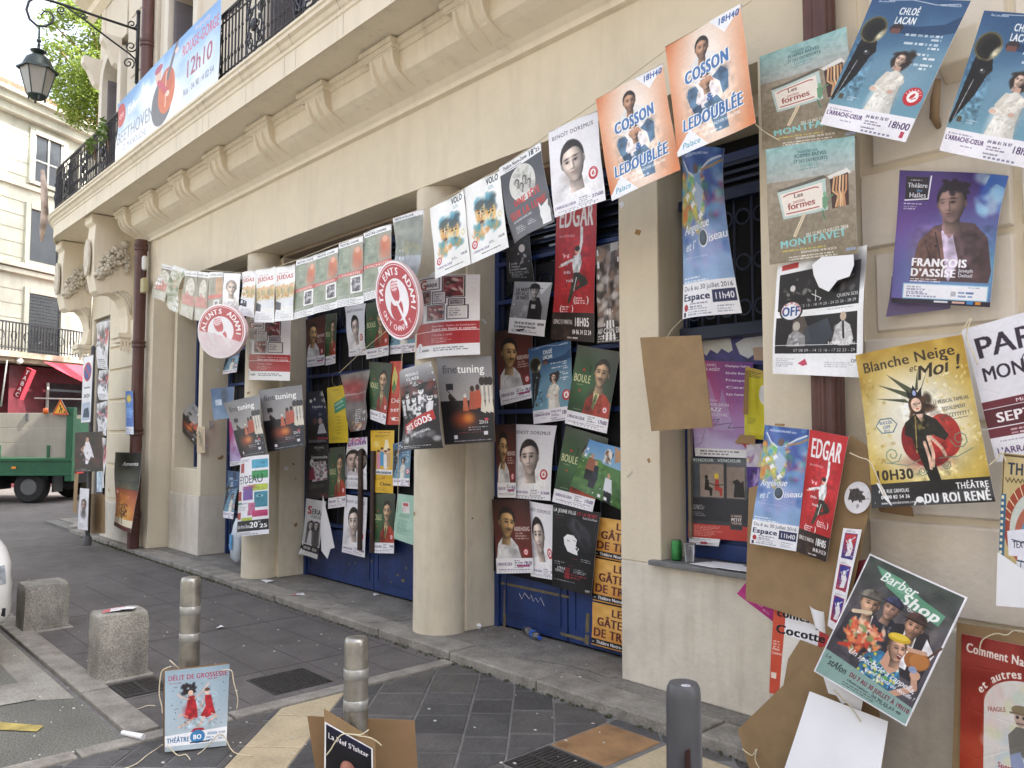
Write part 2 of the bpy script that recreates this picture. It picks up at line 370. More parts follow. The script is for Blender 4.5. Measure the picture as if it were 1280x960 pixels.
    def face(s, cx, cy, h, skin='d9b08c', hair='2c211b', rot=0, beard=0, shade=1, shirt=None, hat=None, tash=0, long=0, bald=0, turn=None):
        turn = s.rng.uniform(-.22,.22) if turn is None else turn
        w_ = h * s.rng.uniform(.335,.37); hh = h * .5; sk = hx(skin); hr = hx(hair)
        def T(x, y): c_, s_ = math.cos(R(rot)), math.sin(R(rot)); return (cx + x*w_*c_ - y*hh*s_, cy + x*w_*s_ + y*hh*c_)
        if shirt is not None:
            s.poly([T(-2.3, 3.2), T(-2.1, 1.75), T(-.9, 1.3), T(.9, 1.3), T(2.1, 1.75), T(2.3, 3.2)], shirt)
            s.fold(cx-2.3*w_, cy+1.2*hh, cx+2.3*w_, cy+3.2*hh, .25, 7)
        b = s._box(cx-h*.95, cy-h*.85, cx+h*.95, cy+h*1.05); x0, y0, x1, y1 = b
        if x1-x0 < 3 or y1-y0 < 3: return s
        X, Y = np.meshgrid((np.arange(x0, x1)+.5)/s.k - cx, (np.arange(y0, y1)+.5)/s.k - cy); c_, s_ = math.cos(R(rot)), math.sin(R(rot))
        u = (X*c_ + Y*s_)/w_; v = (-X*s_ + Y*c_)/hh; px_ = 1/(s.k*w_); reg = s.a[y0:y1, x0:x1]
        uf = (u - turn) * (1 + .25*np.abs(turn)*np.sign(u*turn+1e-6)) + .06*v*turn; eo = .0
        g = lambda a, b_, sx, sy: np.exp(-((uf-a)/sx)**2 - ((v-b_)/sy)**2)
        cov = lambda d, soft=1.2: np.clip(.5 - d/(px_*soft*2), 0, 1)[..., None]
        def lay(col, m): reg[...] = reg + (col - reg)*m
        N = vnoise(y1-y0, x1-x0, 9, s.rng); N2 = vnoise(y1-y0, x1-x0, max(6,(x1-x0)/2.6), s.rng)*.7 + .3*vnoise(y1-y0, x1-x0, 12, s.rng)
        # neck
        nk = np.abs(u)/(.56+.10*np.maximum(v-.9,0)) - 1; m = cov(np.maximum(nk*.56, np.maximum(v-1.62, .3-v)*.8))
        sh = (.72 - .35*np.clip(u*shade,-1,1) - .35*g(0,.85,.9,.3)); lay(sk*np.clip(sh,.2,1.1)[..., None], m)
        if long:
            d = np.sqrt((u/1.38)**2 + ((v-.3)/1.35)**2) - 1; lay(hr*(.6+.8*N2)[..., None], cov(d*1.2, 2.5))
        if not bald:
            d = np.sqrt((u/(1.09+.05*N))**2 + ((v+.22)/(.92+.05*N2))**2) - 1; lay(hr*(.65+.7*N2+.5*g(-.4*shade,-.75,.5,.3))[..., None], cov(d, 2))
        ear = np.minimum(np.sqrt(((u-1.0)/.14)**2+((v-.05)/.2)**2), np.sqrt(((u+1.0)/.14)**2+((v-.05)/.2)**2)) - 1; lay(sk*.62, cov(ear*.15))
        # head: a narrowing jaw, turned away from the light on one side
        wv = .98*np.sqrt(np.clip(1-(v*.97)**2, 0, 1))**.75*(1-.20*np.clip(v-.05, 0, 1)**1.3); d = np.abs(u) - wv
        nx = np.clip(u/np.maximum(wv,.05), -1, 1)
        L = .99 - .46*np.clip(nx*shade*.9+.15, 0, 1)**1.6 - .16*np.abs(nx)**4 - .10*np.clip(v,0,1)
        for e in (-1, 1):
            L -= .36*g(.38*e,-.08,.24,.11) + .08*g(.62*e,.35,.3,.3)
            L += .06*g(.5*e*1,.2,.22,.14)
        L -= .36*g(.17*shade,.12,.07,.22) + .20*g(.30*shade,.55,.25,.3) - .10*g(.45*-shade,.2,.3,.25)
        L -= .0*g(.16*shade,.16,.08,.2) + .30*g(0,.345,.17,.045) + .16*g(0,.66,.2,.05) - .12*g(-.03*shade,.12,.07,.26) - .10*g(-.1*shade,-.5,.5,.2) - .06*g(0,.85,.25,.1)
        col = sk*(np.clip(L, .12, 1.15)*(1+.06*(N-.5)))[..., None]
        if beard: bm = (np.clip((v-.28)/.25,0,1)*(1-.8*g(0,.52,.28,.07)))[..., None]*(.35+.5*N2[..., None])*beard*.8; col = col + (hr*1.1 - col)*np.clip(bm,0,.9)
        for e in (-1, 1):
            br = g(.42*e,-.25-.02*np.cos(u*3),.27,.045)*.85; col = col + (hr*.7 - col)*br[..., None]
            ew = g(.40*e,-.05,.13,.035)*.30; col = col + (np.array([.86,.84,.82],np.float32)*.85 - col)*ew[..., None]
            ey = g(.39*e,-.06,.085,.045)*.85 + g(.40*e,-.09,.19,.022)*.8 + g(.40*e,-.02,.15,.02)*.25; col = col + (np.array([.07,.05,.05],np.float32) - col)*np.clip(ey,0,1)[..., None]
        mo = g(0,.525,.27,.018)*.85 + .45*g(0,.565,.2,.04); col = col + (sk*np.array([.50,.24,.24],np.float32) - col)*np.clip(mo,0,1)[..., None]
        if tash: tm = (g(-.17,.44,.2,.045)+g(.17,.44,.2,.045))*.95; col = col + (hr - col)*np.clip(tm,0,1)[..., None]
        lay(col, cov(np.maximum(d, np.abs(v)-1.02)))
        if not bald:      # fringe over the forehead
            hl = -.52 - .20*np.cos(u*1.7) + .10*(N-.5) + .45*np.clip(np.abs(u)-.72,0,1)*2; d = np.maximum(v-hl, np.sqrt((u/1.09)**2+((v+.2)/.92)**2)-1)
            lay(hr*(.65+.7*N2+.6*g(-.35*shade,-.8,.4,.25))[..., None], cov(d, 2))
        if hat:
            hc = hx(hat); d = np.maximum(np.sqrt((u/1.18)**2+((v+.62)/.62)**2)-1, v+.42); lay(hc*(.75+.5*N-.25*nx*shade)[..., None], cov(d, 2)); d = np.sqrt((u/1.45)**2+((v+.46)/.09)**2)-1; lay(hc*.6, cov(d*.1))
        return s
    def logo(s, cx, cy, r, c1='c8202c'):
        s.ell(cx, cy, r, r*1.02, c1); s.ell(cx, cy, r*.6, r*.64, 'f4eeee'); s.ell(cx-r*.05, cy-r*.05, r*.17, r*.36, c1, 35); s.line([(cx, cy+r*.3), (cx+r*.35, cy+r*.1)], r*.1, c1)
        s.arc('TALENTS', cx, cy, r*.66, r*.24, 'ffffff', -70, 70, 1); return s
    def foot(s, y, hr, c='4a3468', tc='2a2a33'):      # the white strip with the venue's name
        H = s.H; s.rect(0, y, 100, H, 'f2f0f6'); d = H - y
        s.text("L'ARRACHE-CŒUR", 3, y + d*.48, d*.21, c, w=42, bold=2); s.small(52, y + d*.12, 22, 3, d*.08, tc, .6)
        s.text(hr, 76, y + d*.46, d*.28, c, w=21, bold=1); s.small(8, y + d*.72, 60, 1, d*.07, c, .5); s.small(50, y + d*.6, 44, 2, d*.07, tc, .5)
        for i in range(8): s.ell(24 + i*8, y + d*.87, 1, 1, tc, 0, .6)
        return s
    def done(s, name, rough=.42, px=None):
        q = s.a; m_ = q.mean(2, keepdims=True); q = m_ + (q - m_) * .90  # prints muted: laminate sheen put into their colours
        q = q * (1 + (vnoise(s.h, s.w, s.w / 7, s.rng)[..., None] - .5) * .035) + s.rng.normal(0, .010, q.shape[:2])[..., None]
        q = q + (vnoise(s.h, s.w, 2.5, s.rng)[..., None] - .5) * .07
        q = q + (q - .5) * .06 * (1 - np.abs(q - .5) * 2); s.a = (q * .965 + .012).astype(np.float32)
        img = bpy.data.images.new(name + '_print', s.w, s.h); b = np.ones((s.h, s.w, 4), np.float32); b[..., :3] = np.clip(s.a[::-1], 0, 1) * 1.02
        img.pixels.foreach_set(b.ravel()); img.update(); img.pack()
        m = bpy.data.materials.new(name + '_print'); m.use_nodes = True; t = m.node_tree; p = t.nodes['Principled BSDF']
        ti = nd(t, 'ShaderNodeTexImage', image=img); p.inputs['Roughness'].default_value = rough
        ti.extension = 'EXTEND'
        t.links.new(ti.outputs[0], p.inputs['Base Color'])
        geo = nd(t, 'ShaderNodeNewGeometry'); n = nd(t, 'ShaderNodeTexNoise'); n.inputs['Scale'].default_value = 7; n.inputs['Detail'].default_value = 2
        t.links.new(geo.outputs['Position'], n.inputs['Vector']); bp = nd(t, 'ShaderNodeBump'); bp.inputs['Strength'].default_value = .22; bp.inputs['Distance'].default_value = .02
        vo = nd(t, 'ShaderNodeTexVoronoi', feature='DISTANCE_TO_EDGE'); vo.inputs['Scale'].default_value = 4.5
        cr_ = nd(t, 'ShaderNodeMapRange'); cr_.inputs[2].default_value = .014; cr_.inputs[4].default_value = .16; ad = nd(t, 'ShaderNodeMath', operation='ADD')
        t.links.new(geo.outputs['Position'], vo.inputs['Vector']); t.links.new(vo.outputs['Distance'], cr_.inputs[0]); t.links.new(cr_.outputs[0], ad.inputs[0]); t.links.new(n.outputs['Fac'], ad.inputs[1])
        t.links.new(ad.outputs[0], bp.inputs['Height']); t.links.new(bp.outputs[0], p.inputs['Normal'])
        return m

PR = {}
def design(f): PR[f.__name__] = f; return f
_pm = {}
def pr(n):
    if n not in _pm: _pm[n] = PR[n]().done(n)
    return _pm[n]
def sitting_pair(c, x, y, k):      # a grinning man sitting behind another, arms round his neck, both in jeans
    def Q(*p): return [(x + a*k, y + b*k) for a, b in p]
    J, J2, S = '5f7f9e', '3f5c7c', 'e9e4e2'
    c.poly(Q((-14,30),(-18,12),(-8,2),(8,2),(19,10),(20,30),(10,40),(-10,42)), S)
    c.poly(Q((-27,44),(-24,36),(-14,36),(-6,52),(-4,70),(-14,72),(-24,58)), J); c.poly(Q((8,34),(22,28),(30,36),(28,56),(20,60),(18,44)), J)
    c.ell(x-20*k, y+42*k, 7*k, 7*k, J2, 0, .5, .4); c.ell(x+24*k, y+38*k, 7*k, 8*k, J2, 0, .5, .4)
    c.poly(Q((-12,44),(10,42),(16,52),(12,64),(-8,66),(-16,56)), 'eadfe0')
    c.poly(Q((-6,62),(12,58),(20,70),(22,100),(6,100),(0,76)), J); c.poly(Q((-22,62),(-10,60),(-6,80),(-12,84)), J2)
    c.face(x, y-5*k, 24*k, 'd09c7c', '241c1a', 6, .7, 1, turn=.12)
    c.face(x-1*k, y+35*k, 20*k, 'd2a284', '2c2220', -4, 0, 1)
    c.line(Q((-17,16),(-14,30),(-2,34)), 6*k, S); c.line(Q((17,14),(16,28),(4,34)), 6*k, S)
    for i in range(5): c.line(Q((-6+i*3, 33), (-3+i*3, 38)), 2.4*k, 'c48c6c')
    c.line(Q((-8,36),(4,33)), 3*k, 'd09a7a')
@design
def cosson():
    c = Art(1.38, 'f0c9a4', 360); c.grad(0,0,100,138,'f4d8bf','f3dfcd')
    for a in ((0,0),(0,70),(100,60),(100,138),(0,138)): c.ell(a[0], a[1], 30, 46, 'd96a30', 0, .85, .9)
    c.ell(50, 62, 38, 66, 'f9eee4', 0, .95, .6); sitting_pair(c, 47, 30, .98)
    c.fold(12,36,88,134,.30,9); c.poly([(60,0),(100,0),(100,2),(78,22)], 'f4f4fa'); c.text('18H40', 70, 10.5, 7.5, '3a62a8', w=27, bold=3, shear=.2)
    for dx, col in ((-1.1,'ffffff'),(1.1,'ffffff'),(0,'4a78b6')):
        c.text('COSSON', 20+dx, 58+dx, 15, col, w=60, bold=5, shear=.12, rot=-3); c.text('LEDOUBLÉE', 11+dx, 112+dx, 14.5, col, w=78, bold=5, shear=.12, rot=-1)
    c.text('&', 46, 89, 9, '3e6cae', bold=3); c.text('UN CON PEUT EN CACHER UN AUTRE', 14, 120, 3.4, 'ffffff', w=70, bold=2, rot=-1); c.small(36,124,26,1,2.6,'ffffff',.9)
    c.poly([(0,138),(0,132),(20,112),(42,138)], 'f2f4fb'); c.text('Palace', 8, 132, 7, '2e93b8', w=24, shear=.2); return c
@design
def benoit():
    c = Art(1.40, 'eceaf0', 240); c.grad(0,0,100,140,'e6e4ec','f3f1f6'); c.ell(50,75,42,50,'f8f7fa',0,.8,.6)
    c.poly([(8,118),(20,98),(38,88),(64,90),(84,100),(96,118),(96,126),(8,126)], 'efedef'); c.ell(18,108,14,20,'b9b5b8',20,.5,.7)
    c.face(45, 62, 60, 'f2dccf', '231b1a', -6, .2, 1, turn=-.18); c.fold(8,88,96,126,.14,8); c.ell(34,88,14,9,'a28f88',30,.5,.6)
    c.text('BENOÎT DOREMUS', 7, 18, 6.5, '3b3438', w=84, sp=.06); c.logo(82, 92, 9.5); c.foot(120, '21h00'); return c
@design
def fete():
    c = Art(1.44, '54545a', 220); c.grad(0,18,100,144,'4b4b52','6a6a70'); c.rect(0,0,100,17,'eeeef2')
    c.text('Théâtre Notre-Dame', 8, 11, 7, '1c1c22', w=58, bold=2); c.text('18', 70, 13, 10, '1c1c22', w=13, bold=3); c.text('H', 83, 7, 4.5, '1c1c22', bold=2); c.text('25', 87, 13, 7, '1c1c22', w=10, bold=2); c.small(12,13.5,52,1,1.5,'33333a')
    c.ell(47,50,31,33,'d9d8d2'); c.blots(22,24,72,76,['b5b4ae','c4c3bd','9b9a96'],26,6); [c.face(34+i*9, 46+(i%2)*10, 13, 'cfc9c2', '3c3a3a') for i in range(4)]
    c.text('UNE FÊTE', 22, 86, 13, 'c8342c', w=62, bold=5, rot=-4); c.text('SUR LA LUNE', 10, 108, 14, 'c8342c', w=84, bold=5, rot=-4)
    c.text('DE ROLAND DUBILLARD', 14, 115, 4, 'f0f0f0', w=44, bold=2, rot=-4); c.small(16,122,26,4,1.8,'e6e6e6'); c.small(46,120,22,3,1.8,'e6e6e6')
    c.ell(86,121,11,14,'eeeeee'); c.poly([(74,98),(80,108),(88,104),(96,100),(93,112),(97,118),(76,120)],'eeeeee'); c.rect(78,120,96,140,'eeeeee'); return c
@design
def volo():
    c = Art(1.44, 'f3f3f2', 220, seed=5); c.blots(28,34,78,60,['2e3f46','5aa6bf','86bccb','3c5560','3e90ad'],40,9,.7)
    for x, y, s_ in ((38,62,1),(66,70,-1)):
        c.ell(x,y,14,21,'e4b365',0,.9,.2); c.blots(x-12,y-18,x+12,y+20,['e9b44e','d98f3c','f0cf8a','c9813a','6aa6b4','fdf3dd'],34,5,.65); c.ell(x,y-18,15,8,'33454c',-10,.85,.3)
        for e in (-5,5): c.ell(x+e,y-4,3,2,'2a1f1a'); c.line([(x+e-3,y-9),(x+e+3,y-9)],1.6,'33261e')
        c.line([(x,y),(x+s_*2,y+7),(x-1,y+8)],1.4,'9a5a2a'); c.ell(x,y+14,6,3,'5a3a28'); c.ell(x,y+19,8,5,'6b4a33',0,.5,.5)
    c.blots(20,82,90,104,['2f93ad','56acc0','d88a3d','e0a14c'],34,8,.6)
    c.text('VOLO', 62, 15, 12, '23343b', w=32, bold=3); c.small(66,20,24,2,2,'4b8ea3'); c.text('VOLO', 10, 104, 13, 'e39b3a', w=38, bold=2, a=.75, rot=-6); c.text('L O', 76, 84, 12, 'e3c53a', w=18, bold=1, a=.7)
    c.logo(14,112,7.5); c.text("L'ARRACHE-CŒUR", 8, 128, 4.6, '554070', w=44, bold=2); c.text('16h30', 78, 120, 5, '3a3040', w=17, bold=1); c.small(52,118,22,2,1.6,'33333a'); c.small(30,133,60,1,1.6,'222228',.9); return c
@design
def faded():
    c = Art(2.0, '8b9088', 120, seed=9); c.rect(0,0,100,15,'e4e4e8'); c.text('THÉÂTRE NOTRE-DAME', 5, 11, 6.5, '33333a', w=66, bold=1)
    c.grad(0,15,100,130,'90948a','81877e'); c.grad(0,130,100,200,'9aa3ab','87909a'); c.noise(.12,5); c.blots(20,90,90,120,['a99c6a','9aa06e'],16,8,.35); c.small(20,140,60,6,2,'d9dde2',.5); c.blots(10,130,95,190,['b5bcc4'],8,12,.4); return c
@design
def judas():
    c = Art(2.7, 'f1efee', 110, seed=4); c.small(20,30,50,1,6,'c9a6a0',.8); c.text('JUDAS', 12, 62, 22, 'c03c38', w=78, bold=4, a=.85)
    c.noise(.05,4); c.grad(0,95,100,180,'d8b46e','c9c2a8',a=.7); c.blots(4,90,96,150,['d99a40','b98a4c','e6d29a','a8744a','efe6d2'],60,9,.65)
    for i in range(7): c.ell(10+i*13,100,5,8,'e0b48a'); c.ell(10+i*13,122,8,16,['b7a060','d2b070','8d8a68'][i%3],0,.8,.3)
    c.rect(0,160,100,200,'dfe3ea',.9); c.poly([(0,168),(30,180),(28,215),(0,210)],'4b4d58'); c.rect(0,215,100,270,'f4f4f6'); c.small(8,222,84,5,4,'8a8a92',.6); return c
@design
def ndrow():
    c = Art(2.5, '98a08e', 140, seed=11); c.rect(0,0,100,22,'f0f0f2'); c.text('NOTRE-DAME', 6, 17, 9, '4a4a52', w=80, bold=3); c.small(8,3,60,1,2.5,'55555c')
    c.grad(0,22,100,128,'8a9482','97a08c'); c.blots(4,30,52,120,['7f9078','a9b29a','6f8070','b6bca6'],26,10,.5); c.rect(52,24,100,124,'a8998a',.7); c.ell(80,62,17,26,'d9744a',0,.85,.25); c.ell(80,46,9,12,'e2a184'); c.ell(80,92,20,26,'cf6a4a',0,.7,.4)
    c.rect(0,124,100,138,'d9534a',.9); c.text('L’ORCHESTRE', 5, 136, 9, 'f6e8e4', w=86, bold=2)
    c.blots(0,140,48,205,['7c8a72','a2ab92','8d967e'],20,12,.5); c.rect(52,142,96,205,'f4f2f2'); c.rect(58,148,90,199,'6c6870'); c.blots(60,150,88,197,['b9b5bb','47434b','d9d6da'],20,7,.7)
    c.rect(0,205,100,222,'8d9684'); c.small(3,208,92,3,2.6,'eceee8',.8); c.rect(0,222,100,250,'f1f1f3'); c.small(4,226,90,4,3,'6a6a72',.7); return c
@design
def ovalface():
    c = Art(2.6, 'a39a88', 100, seed=3); c.rect(0,0,100,30,'eeeeee'); c.text('NOTRE-DAME', 6, 22, 9, '777777', w=84, bold=1); c.grad(0,30,100,260,'8f8877','b0a896'); c.ell(55,95,30,55,'d8d2c4'); c.blots(30,50,80,140,['b7b0a2','e7e2d6'],20,9,.6)
    c.rect(5,135,95,190,'d08a80',.8); c.poly([(10,190),(40,110),(90,190)],'c98078',.7); c.rect(0,195,100,260,'c0bcae',.8); c.small(8,205,80,6,4,'f2f0ea',.7); c.noise(.1,4); return c
@design
def leafy():
    c = Art(2.4, 'b9b8a4', 90, seed=13); c.rect(0,0,100,26,'ececea'); c.blots(0,30,100,200,['7f8a60','a7a98a','d9d6c8','c8a890','62704c'],50,16,.6); c.small(8,205,80,3,4,'f0f0f0',.7); return c
@design
def panelgrey():
    c = Art(2.5, 'a6a096', 90, seed=14); c.rect(0,0,100,28,'eeeeee'); c.text('NOTRE-DAME', 6, 20, 9, '666666', w=84, bold=2); c.rect(8,32,48,130,'a29c8c'); c.rect(52,32,96,120,'c79c78'); c.rect(0,122,100,142,'d9766c'); c.rect(40,150,80,210,'ecebea'); c.rect(48,158,72,205,'8a868a'); c.noise(.08,4); return c
@design
def oval_portrait():
    c = Art(2.4, 'f4f2f4', 90, seed=15); c.face(50,95,85,'ead2c2','8a7a74',0,0,1,shirt='eeeae8'); c.small(10,180,80,4,3,'b9b4bc',.6); return c
@design
def encore():
    c = Art(1.45, 'e9e5ea', 240, seed=8); R_ = 'b3242c'
    c.rect(6,4,50,24,'f3f1f4'); [c.line([(6,4),(50,4),(50,24),(6,24),(6,4)],1.4,'26242c')]; c.text('G', 8, 22, 17, R_, w=20, bold=4); c.text('RASQUE', 26, 19, 6, '26242c', w=21, bold=3)
    def fr(x0,y0,x1,y1,col): c.rect(x0,y0,x1,y1,'efecef'); c.rect(x0+1.5,y0+1.5,x1-1.5,y1-1.5,col); c.line([(x0,y0),(x1,y0),(x1,y1),(x0,y1),(x0,y0)],1.5,'1e1c24')
    fr(55,2,84,40,'6f1f28'); fr(6,27,34,50,'7c4a50'); fr(38,29,60,50,'cfc9cf'); fr(64,43,84,55,'8f8a92'); fr(8,54,18,82,'8a878f'); fr(28,53,58,79,'8c2f36'); fr(62,55,88,79,'ddd8d6')
    c.blots(58,6,81,36,['2a181c','a5525a','d8c8c0'],16,5,.8); c.blots(9,30,31,47,['2c2226','b18a86','5c2228'],12,4,.8); c.blots(31,56,55,76,['2a1a1e','caa59a','dcd3d0'],10,4,.8)
    c.small(41,33,16,4,2,'55505a'); c.small(65,60,20,4,2,'55505a'); c.small(66,46,16,2,2,'33303a')
    c.rect(0,84,100,124,R_); c.rect(0,99,100,100,'f0dfe0'); c.text('Pierre Notte · Théâtre du Rond-point', 38, 92, 3.4, 'f6e6e4', w=58, bold=1); c.text('Encore une heure si courte', 38, 98, 4.6, 'ffffff', w=59, bold=3); c.text('7-30 juillet à 16h05', 38, 108, 3.6, 'f6dcda', w=32, bold=2); c.small(38,112,34,3,1.6,'f6dcda')
    c.rect(0,124,100,145,'f0f0f4'); c.ell(12,125,7,7,'f0f0f4'); c.line([(12,122),(12,134)],1.3,'6a6ab0'); c.text('AVIGNON', 18, 134, 4, '20202a', w=16, bold=4); c.small(42,129,50,2,2,'4a4a58',.8); return c
@design
def finetuning():
    c = Art(1.38, '8c8988', 260, seed=6); c.grad(0,0,100,72,'7d7c80','a39e9b'); c.rect(0,70,100,138,'17131a')
    c.text('fine', 10, 26, 14, '4b4b50', w=27, bold=1); c.text('tuning', 38, 26, 14, 'f6f5f3', w=48, bold=2)
    c.rect(14,43,28,53,'2b2b30'); c.line([(14,52),(42,80)],1.4,'3a302c'); c.ell(24,72,6,8,'231b1b'); c.ell(20,64,3.5,5,'2d2523'); c.blots(12,78,96,90,['0f0c12'],14,6)
    for x, y, k, col in ((48,66,.8,'c96a4c'),(62,56,1.1,'b4553c'),(72,54,1.1,'c0543a')):
        c.ell(x,y-4*k,3.4*k,4.4*k,'3a2420' if x > 50 else 'd5cfc9'); c.poly([(x-4*k,y),(x+4*k,y),(x+7*k,y+26*k),(x-7*k,y+26*k)], col)
    for x in (80,88,95): c.poly([(x-3,40),(x+3,42),(x+2,60),(x+6,92),(x-4,88),(x-1,62)], 'd7cdbb'); c.ell(x,40,5,7,'2a2422')
    c.ell(44,100,20,12,'c8501e',0,.8,.7); c.ell(52,98,9,7,'e58a2a',0,.8,.6); c.text('22h15', 72, 108, 6, 'f2f0ee', w=17, bold=2); c.ell(86,101,4,2,'c8324a'); c.small(50,112,42,2,2,'c9c4c8'); c.small(30,120,60,1,1.6,'b23a4a')
    c.rect(20,124,27,130,'c8c4cc'); c.rect(80,120,88,126,'d9d6dc'); c.small(20,133,74,1,1.6,'d0d0d6'); return c
@design
def askehoug():
    c = Art(1.45, '4a1f1c', 180, seed=2); c.grad(0,0,100,116,'2a1815','6a2a24'); c.ell(66,60,50,50,'8a3228',0,.5,.9)
    c.poly([(2,118),(8,88),(24,72),(48,76),(64,92),(72,118)], 'dcdcde'); c.ell(56,112,14,24,'a3a0a4',-20,.5,.6); c.fold(2,70,74,115,.22,6); c.face(36,46,54,'e4b67c','15110f',6,.25,-1,tash=1,turn=.38)
    c.line([(36,80),(44,104)],1.2,'a8a4a6'); c.text('ASKEHOUG', 56, 62, 9, 'eadfd8', w=40, bold=3); c.small(58,66,36,3,2.6,'d9c2b8',.8); c.logo(84,104,7.5); c.foot(116, '19h30'); c.rect(58,129,92,133,'a83a78'); return c
@design
def chloe():
    c = Art(1.52, '4f7fa2', 320, seed=21); c.grad(0,0,100,126,'2f5583','6f9fb4'); c.noise(.05,3); c.ell(80,82,40,18,'9fbcc6',0,.35,.9); c.ell(92,60,26,12,'7fa5b8',0,.4,.9)
    c.poly([(100,16),(86,26),(62,30),(46,30),(44,38),(64,40),(84,38),(100,34)], '23466f'); c.ell(40,33,7,5,'3a3038',-10); [c.ell(36+i*2.4,36,1.6,3,'7a4e48') for i in range(4)]
    c.line([(20,3),(45,2),(70,6),(92,4)],.8,'e0e6ee',.8); c.text('Bleu Lune présente', 9, 5, 2.4, 'dfe7f0', w=18, bold=1); c.text('www.chloelacan.fr', 74, 7, 2.6, 'dfe7f0', w=20, bold=1)
    c.text('CHLOÉ', 36, 18, 8, 'f4f7fa', w=21, bold=4); c.text('LACAN', 35, 28, 8, 'f4f7fa', w=22, bold=4)
    for i, y in enumerate((38,47,58,69)): c.small(52+i*2,y,42,1,2.4,'e4edf4',.85); c.small(80,y+4,14,1,2.2,'ffffff',.9)
    c.poly([(7,39),(23,42),(28,60),(24,66),(18,88),(14,96),(6,112),(2,122),(0,118),(2,104)], '141318'); c.ell(16,36,14,15,'16140f'); c.ell(16,36,14,15,'b8ac70',0,.6,.1); c.ell(16,36,12.3,13.3,'2a261c'); c.ell(18,38,9,10,'0e0d0c',0,.9,.3); c.ell(25,42,3,7,'e7e2bf',30,.85,.5); c.line([(4,116),(12,72)],1,'8f8f96'); c.ell(18,62,3,3,'3c3c42'); c.ell(17,61,1.2,1.2,'c8c8cc')
    # woman in a white knitted dress, arms folded, seen from below
    c.ell(59,68,10,11,'2a211f',0,1,.12); c.blots(51,60,69,80,['2a211f','342825'],18,4.5,.9); c.face(58,66.5,15,'e2c0ac','2a211f',14,0,1,turn=-.25); c.poly([(56,73),(62,74),(62,80),(55,80)],'c49a86')
    c.poly([(50,82),(58,78),(66,82),(69,94),(68,110),(71,126),(40,126),(44,108),(45,96)], 'ddd9cf'); c.ell(50,110,9,22,'f3f0e8',8,.7,.5); c.ell(66,108,5,24,'a9a69e',0,.6,.6); c.blots(44,96,68,126,['efece4','c9c5bb','b8b4aa'],60,1.8,.5)
    c.poly([(66,82),(72,90),(66,98),(48,104),(40,102),(38,98),(50,92)], 'cfc9bd'); c.line([(66,86),(62,96),(42,101)],6,'e4dfd3'); c.line([(50,83),(44,94),(60,102)],5.5,'d3cdc0'); c.blots(46,84,68,98,['f3efe6','bdb7aa'],30,1.5,.5); c.ell(41,101,4,2.6,'d9b6a2'); c.ell(61,102,3.4,2.2,'cda592')
    c.fold(36,78,76,126,.10,7); c.fold(0,36,30,122,.5,8); c.logo(87,104,10); c.rect(8,112,13,118,'5b5340'); c.small(18,114,14,2,1.4,'d9dfe6',.6)
    c.rect(0,126,100,152,'f1eef6'); c.text("L'ARRACHE-CŒUR", 2, 138, 5.2, '4c2c68', w=42, bold=3); c.small(4,130,28,1,1.8,'8a80a0'); c.text('04 86 81 76 97', 47, 134, 3.6, '3a2a50', w=26, bold=2); c.small(48,137,24,2,1.5,'5a4a70'); c.text('18h00', 74, 140, 8, '43285f', w=24, bold=1); c.small(20,142,22,1,1.4,'5a4a70')
    c.text('www.latcc.fr', 46, 146, 2.4, '3a2a50', w=16, bold=1); [c.rect(48+i*5,148,51+i*5,150,'8a88a0') for i in range(7)]; c.rect(91,142,95,149,'c23a50'); return c
@design
def boule():
    c = Art(1.48, '33452c', 200, seed=22); c.grad(0,0,100,122,'4a4c42','29402a'); c.ell(30,70,36,44,'3f7c3c',0,.6,.9)
    c.poly([(36,122),(40,96),(56,80),(70,76),(86,82),(98,94),(100,122)], 'b0402a'); c.ell(52,104,10,26,'6e2418',10,.6,.6); c.poly([(56,78),(72,76),(66,98),(58,110)],'dfd59a'); c.poly([(60,82),(66,84),(62,112),(56,108)],'6f7a4a'); c.fold(34,76,100,121,.35,7); c.face(68,44,46,'dcb48a','2a201a',2,.2,1,tash=1,turn=-.12)
    c.text('BOULE', 4, 66, 15, 'e6dfa8', w=40, bold=2); c.small(12,70,26,1,2,'d6cf9a'); c.ell(25,43,3,3,'c0382e'); c.ell(22,82,2.4,2.4,'c0382e'); c.line([(40,34),(40,50)],1.4,'1c1a16'); c.small(14,116,26,1,1.6,'e6e6d0'); c.logo(88,108,7.5); c.foot(122, '17h00'); return c
def dancer(c, x, y, k, sh='efefef', tr='3c3a2c'):
    def Q(*p): return [(x + a*k, y + b*k) for a, b in p]
    c.line(Q((2,-2),(8,-30),(6,-58)), 7*k, sh); c.line(Q((-4,2),(-26,8),(-44,14)), 6*k, sh); c.poly(Q((-10,-4),(8,-6),(12,12),(6,34),(-8,36),(-14,14)), sh)
    c.poly(Q((-8,30),(6,30),(24,40),(30,54),(12,60),(6,44),(0,58),(-18,92),(-24,90),(-16,60)), tr); c.line(Q((26,50),(2,62)), 7*k, tr)
    c.ell(x-2*k, y-14*k, 6*k, 8*k, 'd2a084'); c.ell(x-2*k, y-18*k, 6.5*k, 5.5*k, '2a2018'); c.line(Q((-46,16),(-50,17)), 4*k, 'd2a084'); c.line(Q((0,40),(-6,66)), 2*k, 'f2f2f2')
